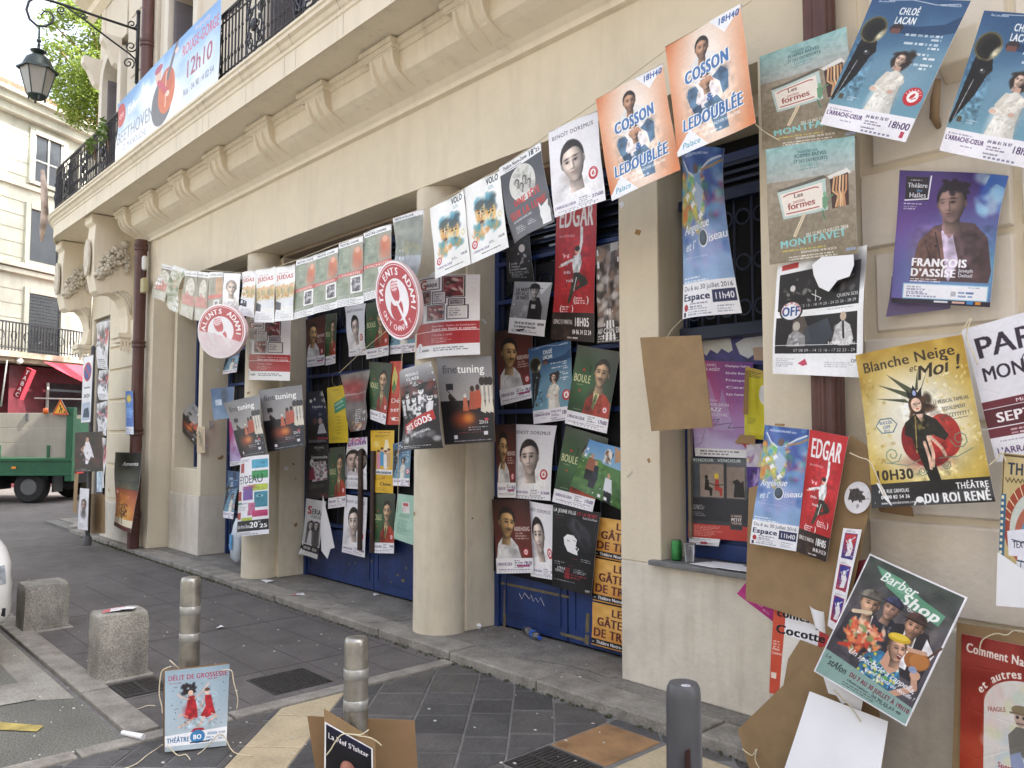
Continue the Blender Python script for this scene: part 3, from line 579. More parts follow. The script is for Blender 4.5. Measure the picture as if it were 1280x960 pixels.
@design
def edgar():
    c = Art(2.75, 'c8202a', 220, seed=23); c.grad(0,0,100,220,'cf2730','b81c22'); c.noise(.05,3)
    c.text('EDGAR', 8, 58, 44, 'f7f0f0', w=84, bold=3); c.text('BALADE ÉTERNELLE', 10, 78, 4.6, 'f4d0d0', w=38, bold=2)
    dancer(c, 58, 118, .95); c.blots(20,110,34,120,['f2e6e6'],5,3); [c.text(t, 14+i*8, 132+i*16, 7, 'f4e0e0', w=20, bold=3) for i, t in enumerate(('sel','très','rock'))]
    c.fold(8,60,96,214,.3,8)
    for x, y in ((56,196),(20,212)): c.text('(', x-4, y+7, 12, 'fbeeee', bold=1); c.text(')', x+28, y+7, 12, 'fbeeee', bold=1); c.small(x+2,y-2,24,3,2.4,'fbeeee',.95)
    c.rect(0,222,100,275,'2a1a18'); c.blots(0,224,40,270,['4a3a30','1c1412'],14,10,.5); c.text('ESPACE ST-MARTIAL', 4, 244, 9, 'f2ecea', w=48, bold=4); c.text('18H05', 56, 247, 17, 'ffffff', w=34, bold=3); c.text('04 86 34 52 24', 52, 262, 9, 'f6f2f0', w=42, bold=3); c.small(40,268,42,1,3,'f0e8e8',.9); return c
@design
def aucoin():
    c = Art(2.9, '5a5250', 120, seed=24); c.blots(0,10,100,240,['2b2422','8a7a70','cbbfb8','e6dfda','9c7c68','3a3030','b7a9a4'],110,18,.7); c.rect(60,2,90,26,'dcd6d0',.7); c.rect(0,242,100,290,'231c1c',.85); c.text('AU COIN DE', 3, 262, 17, 'f0ecea', w=94, bold=3); c.small(6,268,86,3,4,'e6e0de',.9); return c
@design
def lanuit():
    c = Art(1.32, 'b6b6ba', 180, seed=25); c.grad(0,0,100,92,'a9a9ae','8c8c92'); c.poly([(60,0),(100,0),(78,30)],'d9d9dc'); c.blots(4,60,44,88,['77777c','c2c2c6'],14,8,.5); c.rect(6,52,30,80,'8f8f94')
    c.poly([(44,92),(48,48),(58,36),(74,38),(84,60),(86,92)],'1c1c20'); c.face(60,22,30,'b9b4b2','17171a',0,0,1,hat='17171a'); c.fold(40,34,90,92,.3,6); c.rect(54,56,66,66,'dadade',.8)
    c.text('LA NUIT', 8, 24, 9, '141418', w=38, bold=4); c.text('EST-ELLE', 8, 34, 8, '141418', w=38, bold=4); c.text('LES FORÊTS', 8, 44, 8, '141418', w=38, bold=4)
    c.rect(0,92,100,132,'efeff4'); c.text('DU 8 AU 29 JUILLET · 20H50', 14, 106, 6, '141418', w=82, bold=3); c.text('À LA BARAQUE NAUTIQUE', 14, 115, 5.4, '141418', w=60, bold=3); c.small(8,120,84,2,2.2,'44444c'); return c
@design
def louvrebw():
    c = Art(1.75, '141318', 120, seed=26); c.grad(0,0,100,175,'1c1b24','0f0e12'); c.blots(20,20,92,95,['3a3a48','26262e'],18,10,.6); c.ell(66,44,12,16,'cfc9c8'); c.blots(50,60,90,100,['d8d4d4','8d8a90'],8,7,.7); c.rect(12,92,14,140,'d8d8dc'); c.text('21H30', 18, 104, 8, 'f0f0f0', w=24, bold=2); c.text('Théâtre', 18, 116, 8, 'f0f0f0', w=34, bold=2); c.text('LE PETIT LOUVRE', 18, 128, 7, 'f0f0f0', w=60, bold=3); c.small(18,134,70,5,3,'cfcfd6',.8); return c
@design
def angelique():
    c = Art(2.2, '4f74bd', 220, seed=27); c.grad(0,0,100,176,'34549c','8fb0dc'); c.noise(.14,5); c.blots(0,36,60,96,['f0b030','e8e04a','5ac070','e06a3a','f2d860'],26,10,.75)
    c.blots(0,40,30,100,['e9a53a','b9c84a','e8d35a','5aa36a'],22,9,.5); c.blots(55,50,100,92,['c83a5c','3f9c5c','7b3c8c','e0573e'],16,9,.5); c.blots(0,0,100,140,['6fb1e6','2f54ad','8cc7ee','4a4cae','a9d8f0'],56,11,.35); c.blots(10,100,90,160,['9fb6e6','b3a2d8','7a96d2'],26,14,.4)
    c.blots(0,44,62,112,['f0c838','e8e04a','58c070','e8763a','f4e070','3aa0d8'],34,7,.6)
    c.line([(8,14),(22,30),(40,38),(56,34),(78,20),(96,12)],3.5,'dbe3ee',.9); c.line([(60,32),(84,26),(98,18)],4,'b98d5a',.8); c.poly([(40,34),(56,32),(60,60),(50,84),(36,62)],'7da4d6',.9); c.poly([(44,44),(64,60),(50,88),(34,70)],'c9d6ea',.6); c.ell(46,28,7,7,'6e5a58')
    for x, y in ((10,62),(24,74),(30,56),(44,90)): c.poly([(x,y),(x+8,y-6),(x+14,y+1),(x+8,y+2),(x+5,y+7)],'f4f7fb')
    c.text('Angélique', 6, 112, 13, 'eef4fb', w=62, bold=1, shear=.3, rot=-6); c.text('et l’', 8, 134, 12, 'dce8f6', w=24, bold=1, shear=.3, rot=-6); c.ell(52,120,11,12,'f2f6fb',0,.95); c.ell(52,120,9,10,'39424e'); c.ell(50,118,8,9,'5d7288',0,.7,.5); c.text('iseau', 64, 127, 12, 'eef4fb', w=36, bold=1, shear=.2, rot=-8)
    c.text('ANGÉLIQUE MAUNIER dans', 14, 10, 4, 'dfe8f4', w=62, bold=1); c.small(6,142,60,1,2,'dfe8f4',.4); c.small(4,168,60,2,2.4,'f0f4fa',.8)
    c.rect(0,175,100,220,'eeeef4'); c.text('Du 6 au 30 juillet 2016', 4, 185, 6.5, '4a4a58', w=92); c.text('Espace', 3, 198, 9.5, '23284e', w=54, bold=4); c.rect(60,188,98,204,'2a2f5c'); c.text('11h40', 63, 200, 9, 'f4f4fa', w=32, bold=2)
    c.ell(9,207,4.4,4.6,'b3242c'); c.rect(4,213,9,219,'34283a'); c.small(18,202,36,2,2,'6a5a70'); c.small(14,209,50,3,1.8,'77778a'); c.small(66,208,28,3,1.8,'77778a'); return c
@design
def petites():
    c = Art(1.34, '9b8d78', 300, seed=28); c.grad(0,0,100,40,'8dbab9','a6a9a4'); c.grad(0,40,100,134,'988c7a','857860'); c.noise(.08,22); c.noise(.05,50); [c.line([(c.rng.uniform(2,98),c.rng.uniform(60,130)) for _ in range(2)], .35, '6f6350', .4) for _ in range(9)]
    c.text('THÉÂTRE DES', 38, 11, 3, '3b6e70', w=22, bold=1); c.text('FORMES BRÈVES', 34, 16, 4.4, '2f5f62', w=36, bold=2); c.text('ET DES ENTRESORTS', 33, 22, 4.2, '2f5f62', w=38, bold=2); c.text('D’OBJETS', 40, 27, 4, '5f9a9a', w=20, bold=1); c.small(36,29,30,1,1.3,'4b8a8a')
    c.poly([(14,49),(66,40),(70,43),(12,53)],'5f5a52'); c.poly([(12,52),(68,44),(70,80),(18,84)],'b9ccc6'); c.poly([(15,55),(64,48),(66,77),(20,81)],'efe3d6'); c.line([(19,58),(24,56),(56,52),(60,53)],1.2,'a8403c'); c.line([(22,78),(60,75)],1.2,'a8403c')
    c.text('Les', 31, 61, 5.4, '5b3a34', w=11, bold=1, rot=-5); c.text('petites', 30, 67, 4, 'a0564c', w=14, rot=-5); c.text('formes', 24, 74, 8, '9a3c36', w=32, bold=1, rot=-5)
    c.poly([(70,42),(92,36),(96,42),(74,47)],'dcd8d2'); c.poly([(73,46),(93,41),(93,78),(75,80)],'4a2f2a'); [c.line([(78+i*3.2,44),(76+i*3.6,60),(82+i*1.5,66),(79+i*2.5,78)],2,['d9a878','c48c60','e6bd90'][i%3]) for i in range(5)]
    c.ell(67,62,2.2,3,'7fae86'); c.poly([(64,65),(69,64),(70,74),(67,80),(64,76)],'6b9a76'); c.line([(70,68),(76,64)],1.6,'5b8f68'); c.line([(64,80),(66,90)],1.6,'4a7c5c')
    c.line([(42,82),(31,104)],3.8,'e2cfae'); c.line([(42,82),(31,104)],1,'bfa882')
    c.text('DU 12 AU 17 JUILLET 2016', 44, 107, 4, 'f4efe6', w=48, bold=2, rot=-4); c.text('MONTFAVET', 14, 117, 8.5, '86c7c4', w=76, bold=3, rot=-4); c.small(16,120,70,1,1.8,'d9c24a',.9); c.text('RÉSERVATIONS : 04 90 18 23 76', 38, 125.5, 2.6, 'f4efe6', w=40, bold=1); c.small(24,128,66,2,1.5,'f4efe6',.8); c.rect(88,126,98,129,'8f9ab8'); return c
@design
def offposter():
    c = Art(1.42, 'eeeef0', 260, seed=29); c.rect(6,2,26,9,'c03434'); c.rect(4,14,95,62,'111014'); c.rect(4,58,95,59,'e6e6e6'); c.rect(3,70,94,116,'131216')
    c.ell(72,24,30,20,'2c2a2e',0,.9,.5); c.blots(10,20,40,52,['7b7674','3a3638','b5afac'],14,3,.6); c.blots(60,24,92,50,['4a4548','8a8484'],10,4,.5); c.ell(20,34,3,4,'c8c2be'); c.line([(42,44),(52,50),(48,58),(42,54)],1,'e9e9ea'); c.line([(46,40),(46,56)],.9,'e9e9ea')
    c.poly([(22,70),(34,70),(44,100),(20,112)],'6d6055',.8); c.poly([(34,84),(60,74),(68,96),(50,112),(36,104)],'3b4450',.8); c.ell(26,82,4,6,'b9b0a6'); c.poly([(14,116),(18,92),(26,86),(36,94),(38,116)],'8f8d8e'); c.blots(16,90,36,114,['d6d4d6','6a686c','b0aeb2'],22,3,.7); c.ell(78,74,3.6,5,'c2a890'); c.poly([(66,104),(70,84),(78,78),(86,84),(90,100),(84,110)],'c6c4c4'); c.blots(68,84,88,104,['efeff0','9a9898'],20,2.5,.7); c.line([(78,80),(79,98)],2.2,'161418')
    c.text('QUIEN SOS', 70, 52, 4, 'eeeeee', w=24, bold=1); c.rect(4,53,95,60,'1b1a1e'); c.text('10 12 13 - 18 19 20 - 24 25 26 - 28 29', 24, 58.5, 3.4, 'eeeeee', w=68); c.rect(3,107,94,116,'1b1a1e'); c.text('HAMLET ou', 62, 106, 4.6, 'eeeeee', w=30, bold=1); c.text('07 08 09 - 14 15 16 - 17 22 23 - 29', 24, 113.5, 3.6, 'eeeeee', w=68); c.rect(3,105,94,106,'dedee2')
    c.ell(19,62,13,13,'23222a'); c.ell(19,62,11,11,'e9e9ee'); c.text('OFF', 9, 68, 12, '2a4f8e', w=20, bold=3); c.arc('DU 7 AU 30 JUILLET', 19, 62, 8.4, 3, 'b03030', -95, 95, 1)
    c.small(60,64,30,1,1.2,'8a8a92'); c.small(4,122,22,5,1.2,'9a9aa2'); c.poly([(30,128),(38,122),(41,129),(36,131)],'c83a5c'); c.small(60,126,30,3,1.2,'9a9aa2'); c.text('OFF', 88, 126, 4, '33333a', w=8); return c
@design
def francois():
    c = Art(1.36, '5a3f8f', 300, seed=30); c.grad(0,0,100,136,'3a2a70','6b52a8'); c.ell(20,60,60,40,'7b4fa0',0,.6,.9); c.ell(95,100,60,40,'5fb3c4',0,.8,.9); c.ell(60,110,50,20,'6f8cbe',0,.6,.9)
    c.blots(78,2,110,40,['4f7fd0','8fc6ee','2f4fb0','b9e0f4'],26,8,.6); c.poly([(86,0),(100,0),(100,14),(92,10),(82,18)],'3f6cc0')
    c.poly([(18,112),(24,72),(38,56),(56,50),(78,52),(92,66),(98,100),(96,112)], '5a4348'); c.poly([(46,60),(56,58),(66,92),(58,112),(48,96)],'b9a8c4'); c.poly([(24,74),(38,58),(46,62),(54,100),(50,112),(22,112)],'6b4c46'); c.ell(32,84,12,20,'7e5a50',0,.5,.7); c.line([(40,62),(50,96)],1.4,'3a2a30'); c.line([(30,70),(38,90)],1,'3f2e34'); c.ell(42,76,1.4,1.4,'2c2028'); c.ell(36,104,1.2,1.2,'2c2028')
    c.poly([(46,46),(60,44),(62,60),(54,68),(46,58)],'8a6a70'); c.fold(16,48,100,114,.4,9); c.face(54,32,38,'b08c84','1d1626',-6,.25,1,turn=-.34); c.blots(44,10,68,22,['1d1626','251c2e'],20,4,.9); c.ell(46,34,4,10,'b4928c',0,.6,.6)
    c.rect(7,6,30,30,'2b2834'); c.line([(7,30),(30,28),(32,5)],1.4,'efeff6'); c.text('Théâtre', 9, 17, 5, 'efeff6', w=20, bold=2); c.text('des', 18, 21, 3, '6fb0e0', w=6, bold=1); c.text('Halles', 11, 27, 5.4, 'efeff6', w=17, bold=2); c.small(12,9,16,1,1,'efeff6'); c.small(6,33,30,1,1.3,'efeff6',.9); c.small(6,36,22,2,1.2,'efeff6',.7)
    c.text('FRANÇOIS', 19, 97, 8.5, 'f7f4fa', w=56, bold=5); c.text('D’ASSISE', 19, 107.5, 8.5, 'f7f4fa', w=46, bold=5); c.text('Joseph', 67, 102, 3.8, 'e6ecf6', w=14, bold=2); c.text('Delteil', 67, 107, 3.8, 'e6ecf6', w=14, bold=2); c.small(19,110,36,2,1.2,'f0ecf6',.9)
    c.rect(12,115,97,131,'8fc8e6'); c.rect(13,116,96,130,'f2f2f8'); c.small(16,118,24,3,1.4,'8a8ab0',.9); c.small(16,125,36,2,1.4,'7a7aa8',.9); c.rect(62,122,67,127,'b8b8c4'); c.small(69,122,20,2,2,'4a6aa8',.9); c.small(78,117,16,1,1.2,'6a6a8a'); c.rect(0,131,100,136,'2c2238'); c.rect(46,132,60,134,'d8d8e0'); c.rect(64,132,76,134,'e0b0a0'); c.rect(78,131.5,84,134.5,'3a8ad0'); c.rect(86,131.5,91,134.5,'e8902c'); return c
@design
def neige():
    c = Art(1.36, 'c7a63e', 340, seed=31); c.grad(0,0,100,112,'b8912f','c9a844'); c.noise(.16,9); c.ell(48,64,40,42,'efe6c4',0,.95,.55); c.ell(52,70,34,36,'f4efe0',0,.9,.5)
    c.blots(60,24,100,110,['e9d27a','f6e9ac','d8b84a','fff6cf'],90,1.6,.55); c.blots(0,20,24,110,['f0e0a0','dcbc58','9a7420'],50,2,.4)
    c.text('Blanche Neige', 6, 18, 9.5, '3b2d1a', w=86, bold=2, rot=-2); c.text('et', 50, 24, 6, '4a3c24', w=7, shear=.4, rot=-6); c.text('Moi !', 56, 32, 12, '33281a', w=38, bold=1, shear=.35, rot=-8)
    c.ell(56,84,21,21,'a31f22'); c.ell(70,80,14,18,'b52a26'); c.ell(45,82,13,18,'8e1a1e'); c.ell(64,74,8,9,'d85a4a',0,.6,.7); c.ell(52,100,18,6,'6a1014',0,.6,.6)
    for a in ([(46,46),(18,30),(44,40)],[(48,44),(28,22),(50,38)],[(46,50),(14,42),(42,46)],[(56,42),(68,20),(58,40)],[(52,40),(58,22),(55,40)]): c.poly(a, '4d5138')
    c.ell(52,52,8,9,'4a3020'); c.blots(44,46,62,62,['4a3020','2c2018','5a3a26'],14,4,.9); c.ell(51,52,4.6,6,'e4bca4'); c.line([(48.5,51),(50.5,51.4)],.7,'221a14'); c.line([(52.5,51.4),(54.5,51)],.7,'221a14'); c.line([(50.5,55.5),(52.5,55.5)],.9,'a03030'); c.poly([(45,46),(44,38),(48,42),(51,35),(54,42),(58,38),(57,46)],'17161e'); c.ell(51,42,1.6,2.4,'9fb0e0')
    c.poly([(48,60),(56,60),(66,66),(74,80),(70,84),(60,78),(56,92),(44,92),(42,80),(36,76),(38,66)],'23211c'); c.poly([(49,60),(56,60),(53,68)],'e4bca4'); c.blots(46,64,58,78,['4a4430','8a7a3c','15130f'],12,2.4,.8); c.line([(48,62),(44,92)],.8,'b9a050')
    c.poly([(44,88),(56,90),(62,122),(54,126),(50,112)],'15130f'); c.line([(56,80),(58,94),(56,104)],3,'dcae94'); c.line([(58,80),(66,90),(68,96)],2.8,'e3b89e'); c.line([(52,84),(54,98),(54,106)],2.6,'e0b298')
    c.fold(34,38,80,124,.4,10)
    for cx, cy, r, s_ in ((22,92,8,1),(82,84,8,-1),(46,108,4,1),(68,104,4,-1)): c.line([(cx + s_*r*(1-t/14)*math.cos(t*.9), cy + r*(1-t/14)*math.sin(t*.9)) for t in range(12)], .8, '6f8a74')
    c.line([(14,98),(34,102),(46,98)],.7,'6f8a74'); c.line([(62,98),(78,98),(92,92)],.7,'6f8a74')
    c.text('LE MUSICAL FAMILIAL', 66, 54, 3.2, '5a5346', w=30, bold=1, rot=-3); c.text('TOTALEMENT', 72, 60, 3.2, '5a5346', w=20, bold=1, rot=-3); c.text('CRAZZYYYYY !', 70, 66, 3.4, '5a5346', w=24, bold=2, rot=-3); c.line([(70,68.5),(92,66.5)],.4,'5a5346')
    c.poly([(10,66),(15,60),(26,60),(31,66),(26,73),(15,73)],'5a7a8a'); c.poly([(11,66),(15.6,61),(25.4,61),(30,66),(25.4,72),(15.6,72)],'efeac8'); c.text('SUCCÈS', 14, 65, 2.6, '3b4c9a', w=12, bold=1); c.text('OFF', 17, 69, 3, '3b4c9a', w=7, bold=1); c.text('2015', 17, 71.8, 2.2, '3b4c9a', w=6)
    c.text('10H30', 4, 113, 9, '2a2118', w=34, bold=3); c.rect(0,116,100,136,'1c1b1e'); c.poly([(30,136),(56,128),(100,118),(100,132),(60,136)],'6a6a70',.5)
    c.text('4 BIS RUE GRIVOLAS', 6, 124, 3.4, 'f4f4f4', w=26, bold=3); c.text('04 90 82 54 36', 8, 129, 3.2, 'f4f4f4', w=24, bold=3); c.text('www.theatreduroirene.com', 8, 133.5, 2.6, 'f4f4f4', w=28, bold=2); c.text('THÉÂTRE', 72, 124, 5.4, 'ffffff', w=26, bold=4); c.text('DU ROI RENÉ', 44, 134, 8, 'ffffff', w=54, bold=5); c.ell(40,131,3.4,2.6,'efefef'); c.line([(37,132),(35,135)],1.2,'efefef'); c.line([(43,132),(44,135)],1.2,'efefef'); return c
@design
def parmon():
    c = Art(1.5, 'e7e6ee', 260, seed=32); c.text('PAR', 8, 36, 24, '2c2036', w=62, bold=1); c.text('MON', 8, 62, 16, '2c2036', w=46, bold=1); c.line([(62+12*math.cos(t/3), 54+14*math.sin(t/3)) for t in range(20)],1,'2c2036'); c.small(50,72,40,1,2.4,'a6a2b0',.6)
    c.rect(0,84,100,92,'6f1f30'); c.rect(0,93,100,113,'5a1626'); c.rect(0,114,100,124,'6f1f30'); c.text('Mise en scène', 36, 90, 4, 'f0e6ea', w=48, bold=2); c.text('SEPTUOR', 12, 108, 11, 'f6f0f4', w=80, bold=3); c.small(24,117,40,2,2,'f0e6ea',.9); c.text("L'ARRACHE-CŒUR", 4, 142, 7, '4c2c68', w=88, bold=2); c.small(10,128,50,1,1.6,'9a92a8'); return c
@design
def nouveau():
    c = Art(1.5, 'c9b27c', 240, seed=33); c.line([(2,150),(2,2),(98,2)],2,'5a4326'); c.text('THÉÂTRE', 10, 20, 12, '24304a', w=84, bold=4)
    for i in range(14): c.line([(6+i*7,24),(10+i*7,28),(13+i*7,24)],1.4,'5c4a28'); 
    c.ell(60,68,54,44,'a8432c'); c.ell(62,72,46,38,'c9cfc6'); c.ell(64,80,40,36,'b44a30',0,.8); c.ell(66,86,34,34,'5f93b4')
    for a in range(-80,60,12): c.line([(60+46*math.sin(R(a)),72-38*math.cos(R(a))),(60+56*math.sin(R(a)),70-46*math.cos(R(a)))],1.4,'e9dcb0')
    c.rect(0,40,9,150,'3c6a8a'); [c.rect(1,42+i*6,5,45+i*6,'efe3c0') for i in range(18)]
    c.ell(66,66,13,15,'e8d6cc'); c.poly([(48,60),(56,48),(78,50),(84,62),(66,56)],'dfe2ea'); c.poly([(30,100),(46,84),(84,84),(100,110),(100,150),(20,150)],'e9e9f0'); c.poly([(12,76),(60,70),(100,84),(100,100),(16,100)],'e6e6f2'); c.line([(20,84),(90,92)],1,'33406a'); c.text('TEXTE DE', 22, 92, 7, '23262e', w=40, bold=2, rot=-3); c.line([(36,104),(30,150)],1.2,'2a3a5c'); c.line([(52,104),(56,150)],1.2,'2a3a5c'); c.line([(30,104),(80,108)],1.4,'2a3a5c'); return c
@design
def barber():
    c = Art(1.41, '57505e', 340, seed=34); c.rect(0,0,100,141,'e6e4ea'); c.rect(1.5,1.5,98.5,139.5,'4b4650'); c.grad(1.5,1.5,98.5,60,'3b4540','575058'); c.noise(.12,8); c.blots(6,20,94,60,['6b6468','8a8078','3c3840'],26,7,.4)
    c.poly([(12,8),(40,10),(64,20),(90,26),(88,38),(60,34),(30,24)],'5f9a7c'); c.poly([(16,10),(36,12),(60,24),(40,24)],'79b294',.7)
    c.text('Barber', 20, 20, 11, 'eef4ee', w=38, bold=2, shear=.25, rot=3); c.text('Shop', 46, 32, 12, 'f4f8f4', w=40, bold=3, shear=.25, rot=6); c.text('Quartet', 56, 36.5, 3, 'eef4ee', w=16, bold=2, rot=6)
    c.poly([(4,96),(6,66),(18,56),(32,56),(44,70),(44,98)],'2d2a38'); c.poly([(20,58),(30,58),(32,80),(22,82)],'eae6e8'); c.poly([(22,60),(26,60),(26,76),(20,70)],'c43a2a')
    c.poly([(34,92),(36,60),(48,52),(60,60),(60,90)],'262838'); c.blots(38,58,58,84,['8a8c9c','1a1c28'],20,1.5,.7)
    c.poly([(50,100),(52,54),(66,48),(84,50),(94,66),(94,100)],'2a2630'); c.poly([(62,50),(74,50),(78,92),(64,92)],'ece8ea'); c.poly([(84,54),(96,66),(92,84),(84,78)],'e6e2e6')
    c.fold(2,50,98,126,.3,14); c.face(22,48,25,'e0ae8c','4a382c',-8,0,1,hat='6f6a60',turn=.2); c.face(43,43,22,'cf9f88','463832',6,0,1,hat='343a5c',turn=-.2); c.face(69,49,24,'dba484','3b2a22',0,.7,1,hat='4a3230',turn=-.1)
    c.ell(84,78,12,10,'a8642e',-20); c.ell(86,78,9,7.5,'c07a38',-20); c.line([(92,70),(99,56)],2,'5a3a24'); c.line([(72,72),(88,68)],4,'cfa184')
    c.blots(12,68,46,100,['e2542c','f08a50','f4a878','d83a2a','f6c8a8','7f9a60','ea6a48'],120,3.4,.9); c.line([(10,62),(26,56)],4,'d9c0a0')
    c.poly([(36,128),(38,96),(50,86),(66,86),(76,100),(78,128)],'2f6f94'); c.blots(38,90,74,126,['5fb04a','f0d83a','3a8ac0','1f3f6a','f2f2ea','49a0c8'],130,2.2,.9); c.poly([(56,80),(70,80),(72,96),(66,104),(54,98)],'d49c80')
    c.face(63,77,24,'e2ae90','5a3c28',-14,0,-1,turn=.34); c.ell(61,66,11,4.6,'d8ae18',-10); c.ell(60.5,64.6,9,3.2,'f0cc38',-10); c.ell(68,83,2.2,2.6,'7a2a28',-10); c.line([(66.4,82),(69.6,82.4)],.9,'f4f0ec'); c.line([(74,122),(92,104),(88,94)],6,'cf9a80'); c.ell(88,92,5,4.5,'d8a488'); c.ell(84,88,4,3.4,'8aa0c8',0,.9)
    c.text('Un spectacle a cappella,', 22, 104, 6.5, 'f4f2f6', w=72, bold=1, shear=.25, rot=4); c.text('quand déjanté qui décoiffe !', 44, 112, 4.4, 'f0eef4', w=52, bold=1, shear=.25, rot=4)
    c.poly([(1.5,112),(98.5,122),(98.5,139.5),(1.5,139.5)],'86a8a0'); c.text('Le', 4, 120, 4.6, '33443e', w=6, shear=.2); c.text('stAfon', 9, 126, 8, '23302c', w=20, bold=2, shear=.15, rot=4); c.text('DU 7 AU 30 JUILLET À 19H10', 33, 126, 5, '7a1f3a', w=64, bold=4, rot=3); c.text('réservation : 04 90 25 63 48', 33, 131.5, 3, '28323a', w=58, bold=1, rot=3); c.small(30,134,64,2,1.2,'33403c',.7); return c
@design
def narvalo():
    c = Art(1.45, 'b23318', 300, seed=35); c.grad(0,0,100,145,'8f1f18','c4441c'); c.noise(.14,5); c.text('Comment Narvalo', 5, 14, 8, 'f4e6dc', w=80, bold=3, rot=3); c.arc('et autres contes', 60, 78, 50, 7.5, 'f4e6dc', -48, 40, 3)
    c.rect(24,54,100,124,'e4ddd6'); c.ell(62,54,38,24,'e4ddd6'); c.blots(28,34,98,120,['d8cfc8','efe9e0','bcd4dc','d8dca8','e9c8c0'],50,7,.5); c.ell(62,44,10,5,'d0d8c8')
    c.text('FRAGILE', 28, 60, 4, 'a34a40', w=18, bold=1, rot=-8); c.ell(60,60,6,8,'c9a896'); c.ell(60,54,9,4,'8a7a5c'); c.line([(50,57),(70,57)],1.6,'7a6a4e'); c.ell(57,60,1.6,1.4,'3a3a44'); c.ell(63,60,1.6,1.4,'3a3a44'); c.line([(56.5,65),(63.5,65)],1.4,'7a6a64')
    c.poly([(50,92),(48,76),(56,68),(66,68),(76,78),(80,92)],'77736a'); c.poly([(64,86),(84,74),(90,80),(72,94)],'5a6470'); c.poly([(50,92),(60,88),(66,104),(74,120),(64,120),(52,108)],'8f9cc0'); c.poly([(62,92),(78,90),(88,112),(80,116)],'7f8cb4')
    c.blots(76,60,100,110,['c8dce4','e0c070','b05848','dfe8e0'],26,4,.6); c.rect(72,46,84,54,'c23a60'); c.text('Spectacle musical', 38, 104, 4.6, 'a82a3c', w=48, bold=2, rot=5); c.text('Tout public', 44, 111, 4.6, 'a82a3c', w=32, bold=2, rot=5); c.ell(36,114,3,4,'c89878'); c.ell(74,124,10,4,'7fae5c'); c.text('Espace Roseau', 4, 136, 5, 'f4e6dc', w=44, bold=2, rot=4); c.small(6,138,50,2,1.6,'f4e6dc',.7); return c
@design
def confess():
    c = Art(1.6, 'e9e6ea', 260, seed=36); c.rect(0,0,20,160,'cf4a30'); c.rect(76,0,100,160,'c23a3a'); c.rect(20,0,78,66,'efeef2'); c.poly([(20,56),(78,64),(78,160),(20,160)],'dcd6cc')
    c.text('confess', 6, 28, 15, '1a1620', w=64, bold=3); c.text('_i', 72, 34, 14, '1a1620', w=20, bold=3); c.text('Cocotte', 6, 56, 15, '1a1620', w=84, bold=3); c.small(3,70,16,3,2.4,'f6e0d8'); c.text('Avec', 2, 86, 5, 'f4e2dc', w=13, bold=1); c.text('Gutierrez', 2, 93, 5, 'f4e2dc', w=17, bold=1); c.rect(2,124,12,134,'f0d8c8'); return c
@design
def gateau():
    c = Art(.95, 'dd9a3e', 220, seed=37); c.ell(50,40,60,50,'e8b35c',0,.8,.8); c.ell(50,80,60,20,'c97a2c',0,.5,.8); c.noise(.1,6)
    c.text('LE', 50, 24, 17, '5a1c22', w=22, bold=3, al='c'); c.text('GÂTEAU', 50, 49, 19, '5a1c22', w=80, bold=3, al='c'); c.text('DE TROIE', 50, 74, 19, '5a1c22', w=94, bold=3, al='c'); c.rect(0,80,100,93,'1c1a20'); c.text('Théâtre Notre-Dame', 10, 89.5, 7.4, 'f6f2f0', w=72, bold=3); c.small(2,86,6,1,3,'f0f0f0'); return c
@design
def jeunefille():
    c = Art(1.75, '0f0e12', 220, seed=38); c.text('LA JEUNE FILLE', 2, 14, 8, 'f2f0f2', w=50, bold=3); c.text('ET LA MORT', 54, 14, 8, 'b02430', w=42, bold=3); c.text('Ariel Dorfman', 66, 20, 5, 'f2f0f2', w=30, bold=1); c.small(6,20,26,1,1.8,'8a8a90'); c.small(8,26,18,1,2,'a02a30')
    for i, (x, y, r) in enumerate(((58,44,22),(66,52,24),(72,66,20),(52,34,14))): c.ell(x,y,r,r*.55,'4a4852',30+i*12,.7,.5); c.ell(x+3,y+3,r*.7,r*.35,'15141a',30+i*12,.8,.4)
    c.poly([(28,80),(26,66),(34,58),(48,58),(56,66),(54,80),(62,84),(58,92),(60,98),(50,97),(36,94)],'f1f0f2'); c.line([(34,70),(40,72)],1.2,'3a3a40'); c.line([(48,68),(53,70)],1,'3a3a40'); c.poly([(53,84),(60,82),(58,90)],'15141a')
    c.small(46,106,22,1,2.4,'a02a30'); c.small(68,104,26,2,2,'e6e6ea'); c.small(6,118,24,2,2.4,'e6e6ea'); c.small(40,122,14,1,2.2,'c03038'); c.text('ESPACE', 8, 140, 6, 'f2f2f4', w=22, bold=2); c.text('19H', 12, 134, 6, 'f2f2f4', w=20, bold=2); c.rect(32,128,44,152,'7c1c26'); c.small(32,140,60,2,3,'c03038',.9); c.small(52,128,40,3,1.8,'e6e6ea'); c.small(4,156,88,1,2,'e6e6ea'); c.text('OFF', 84, 170, 4.5, 'f2f2f4', w=12, bold=2); return c
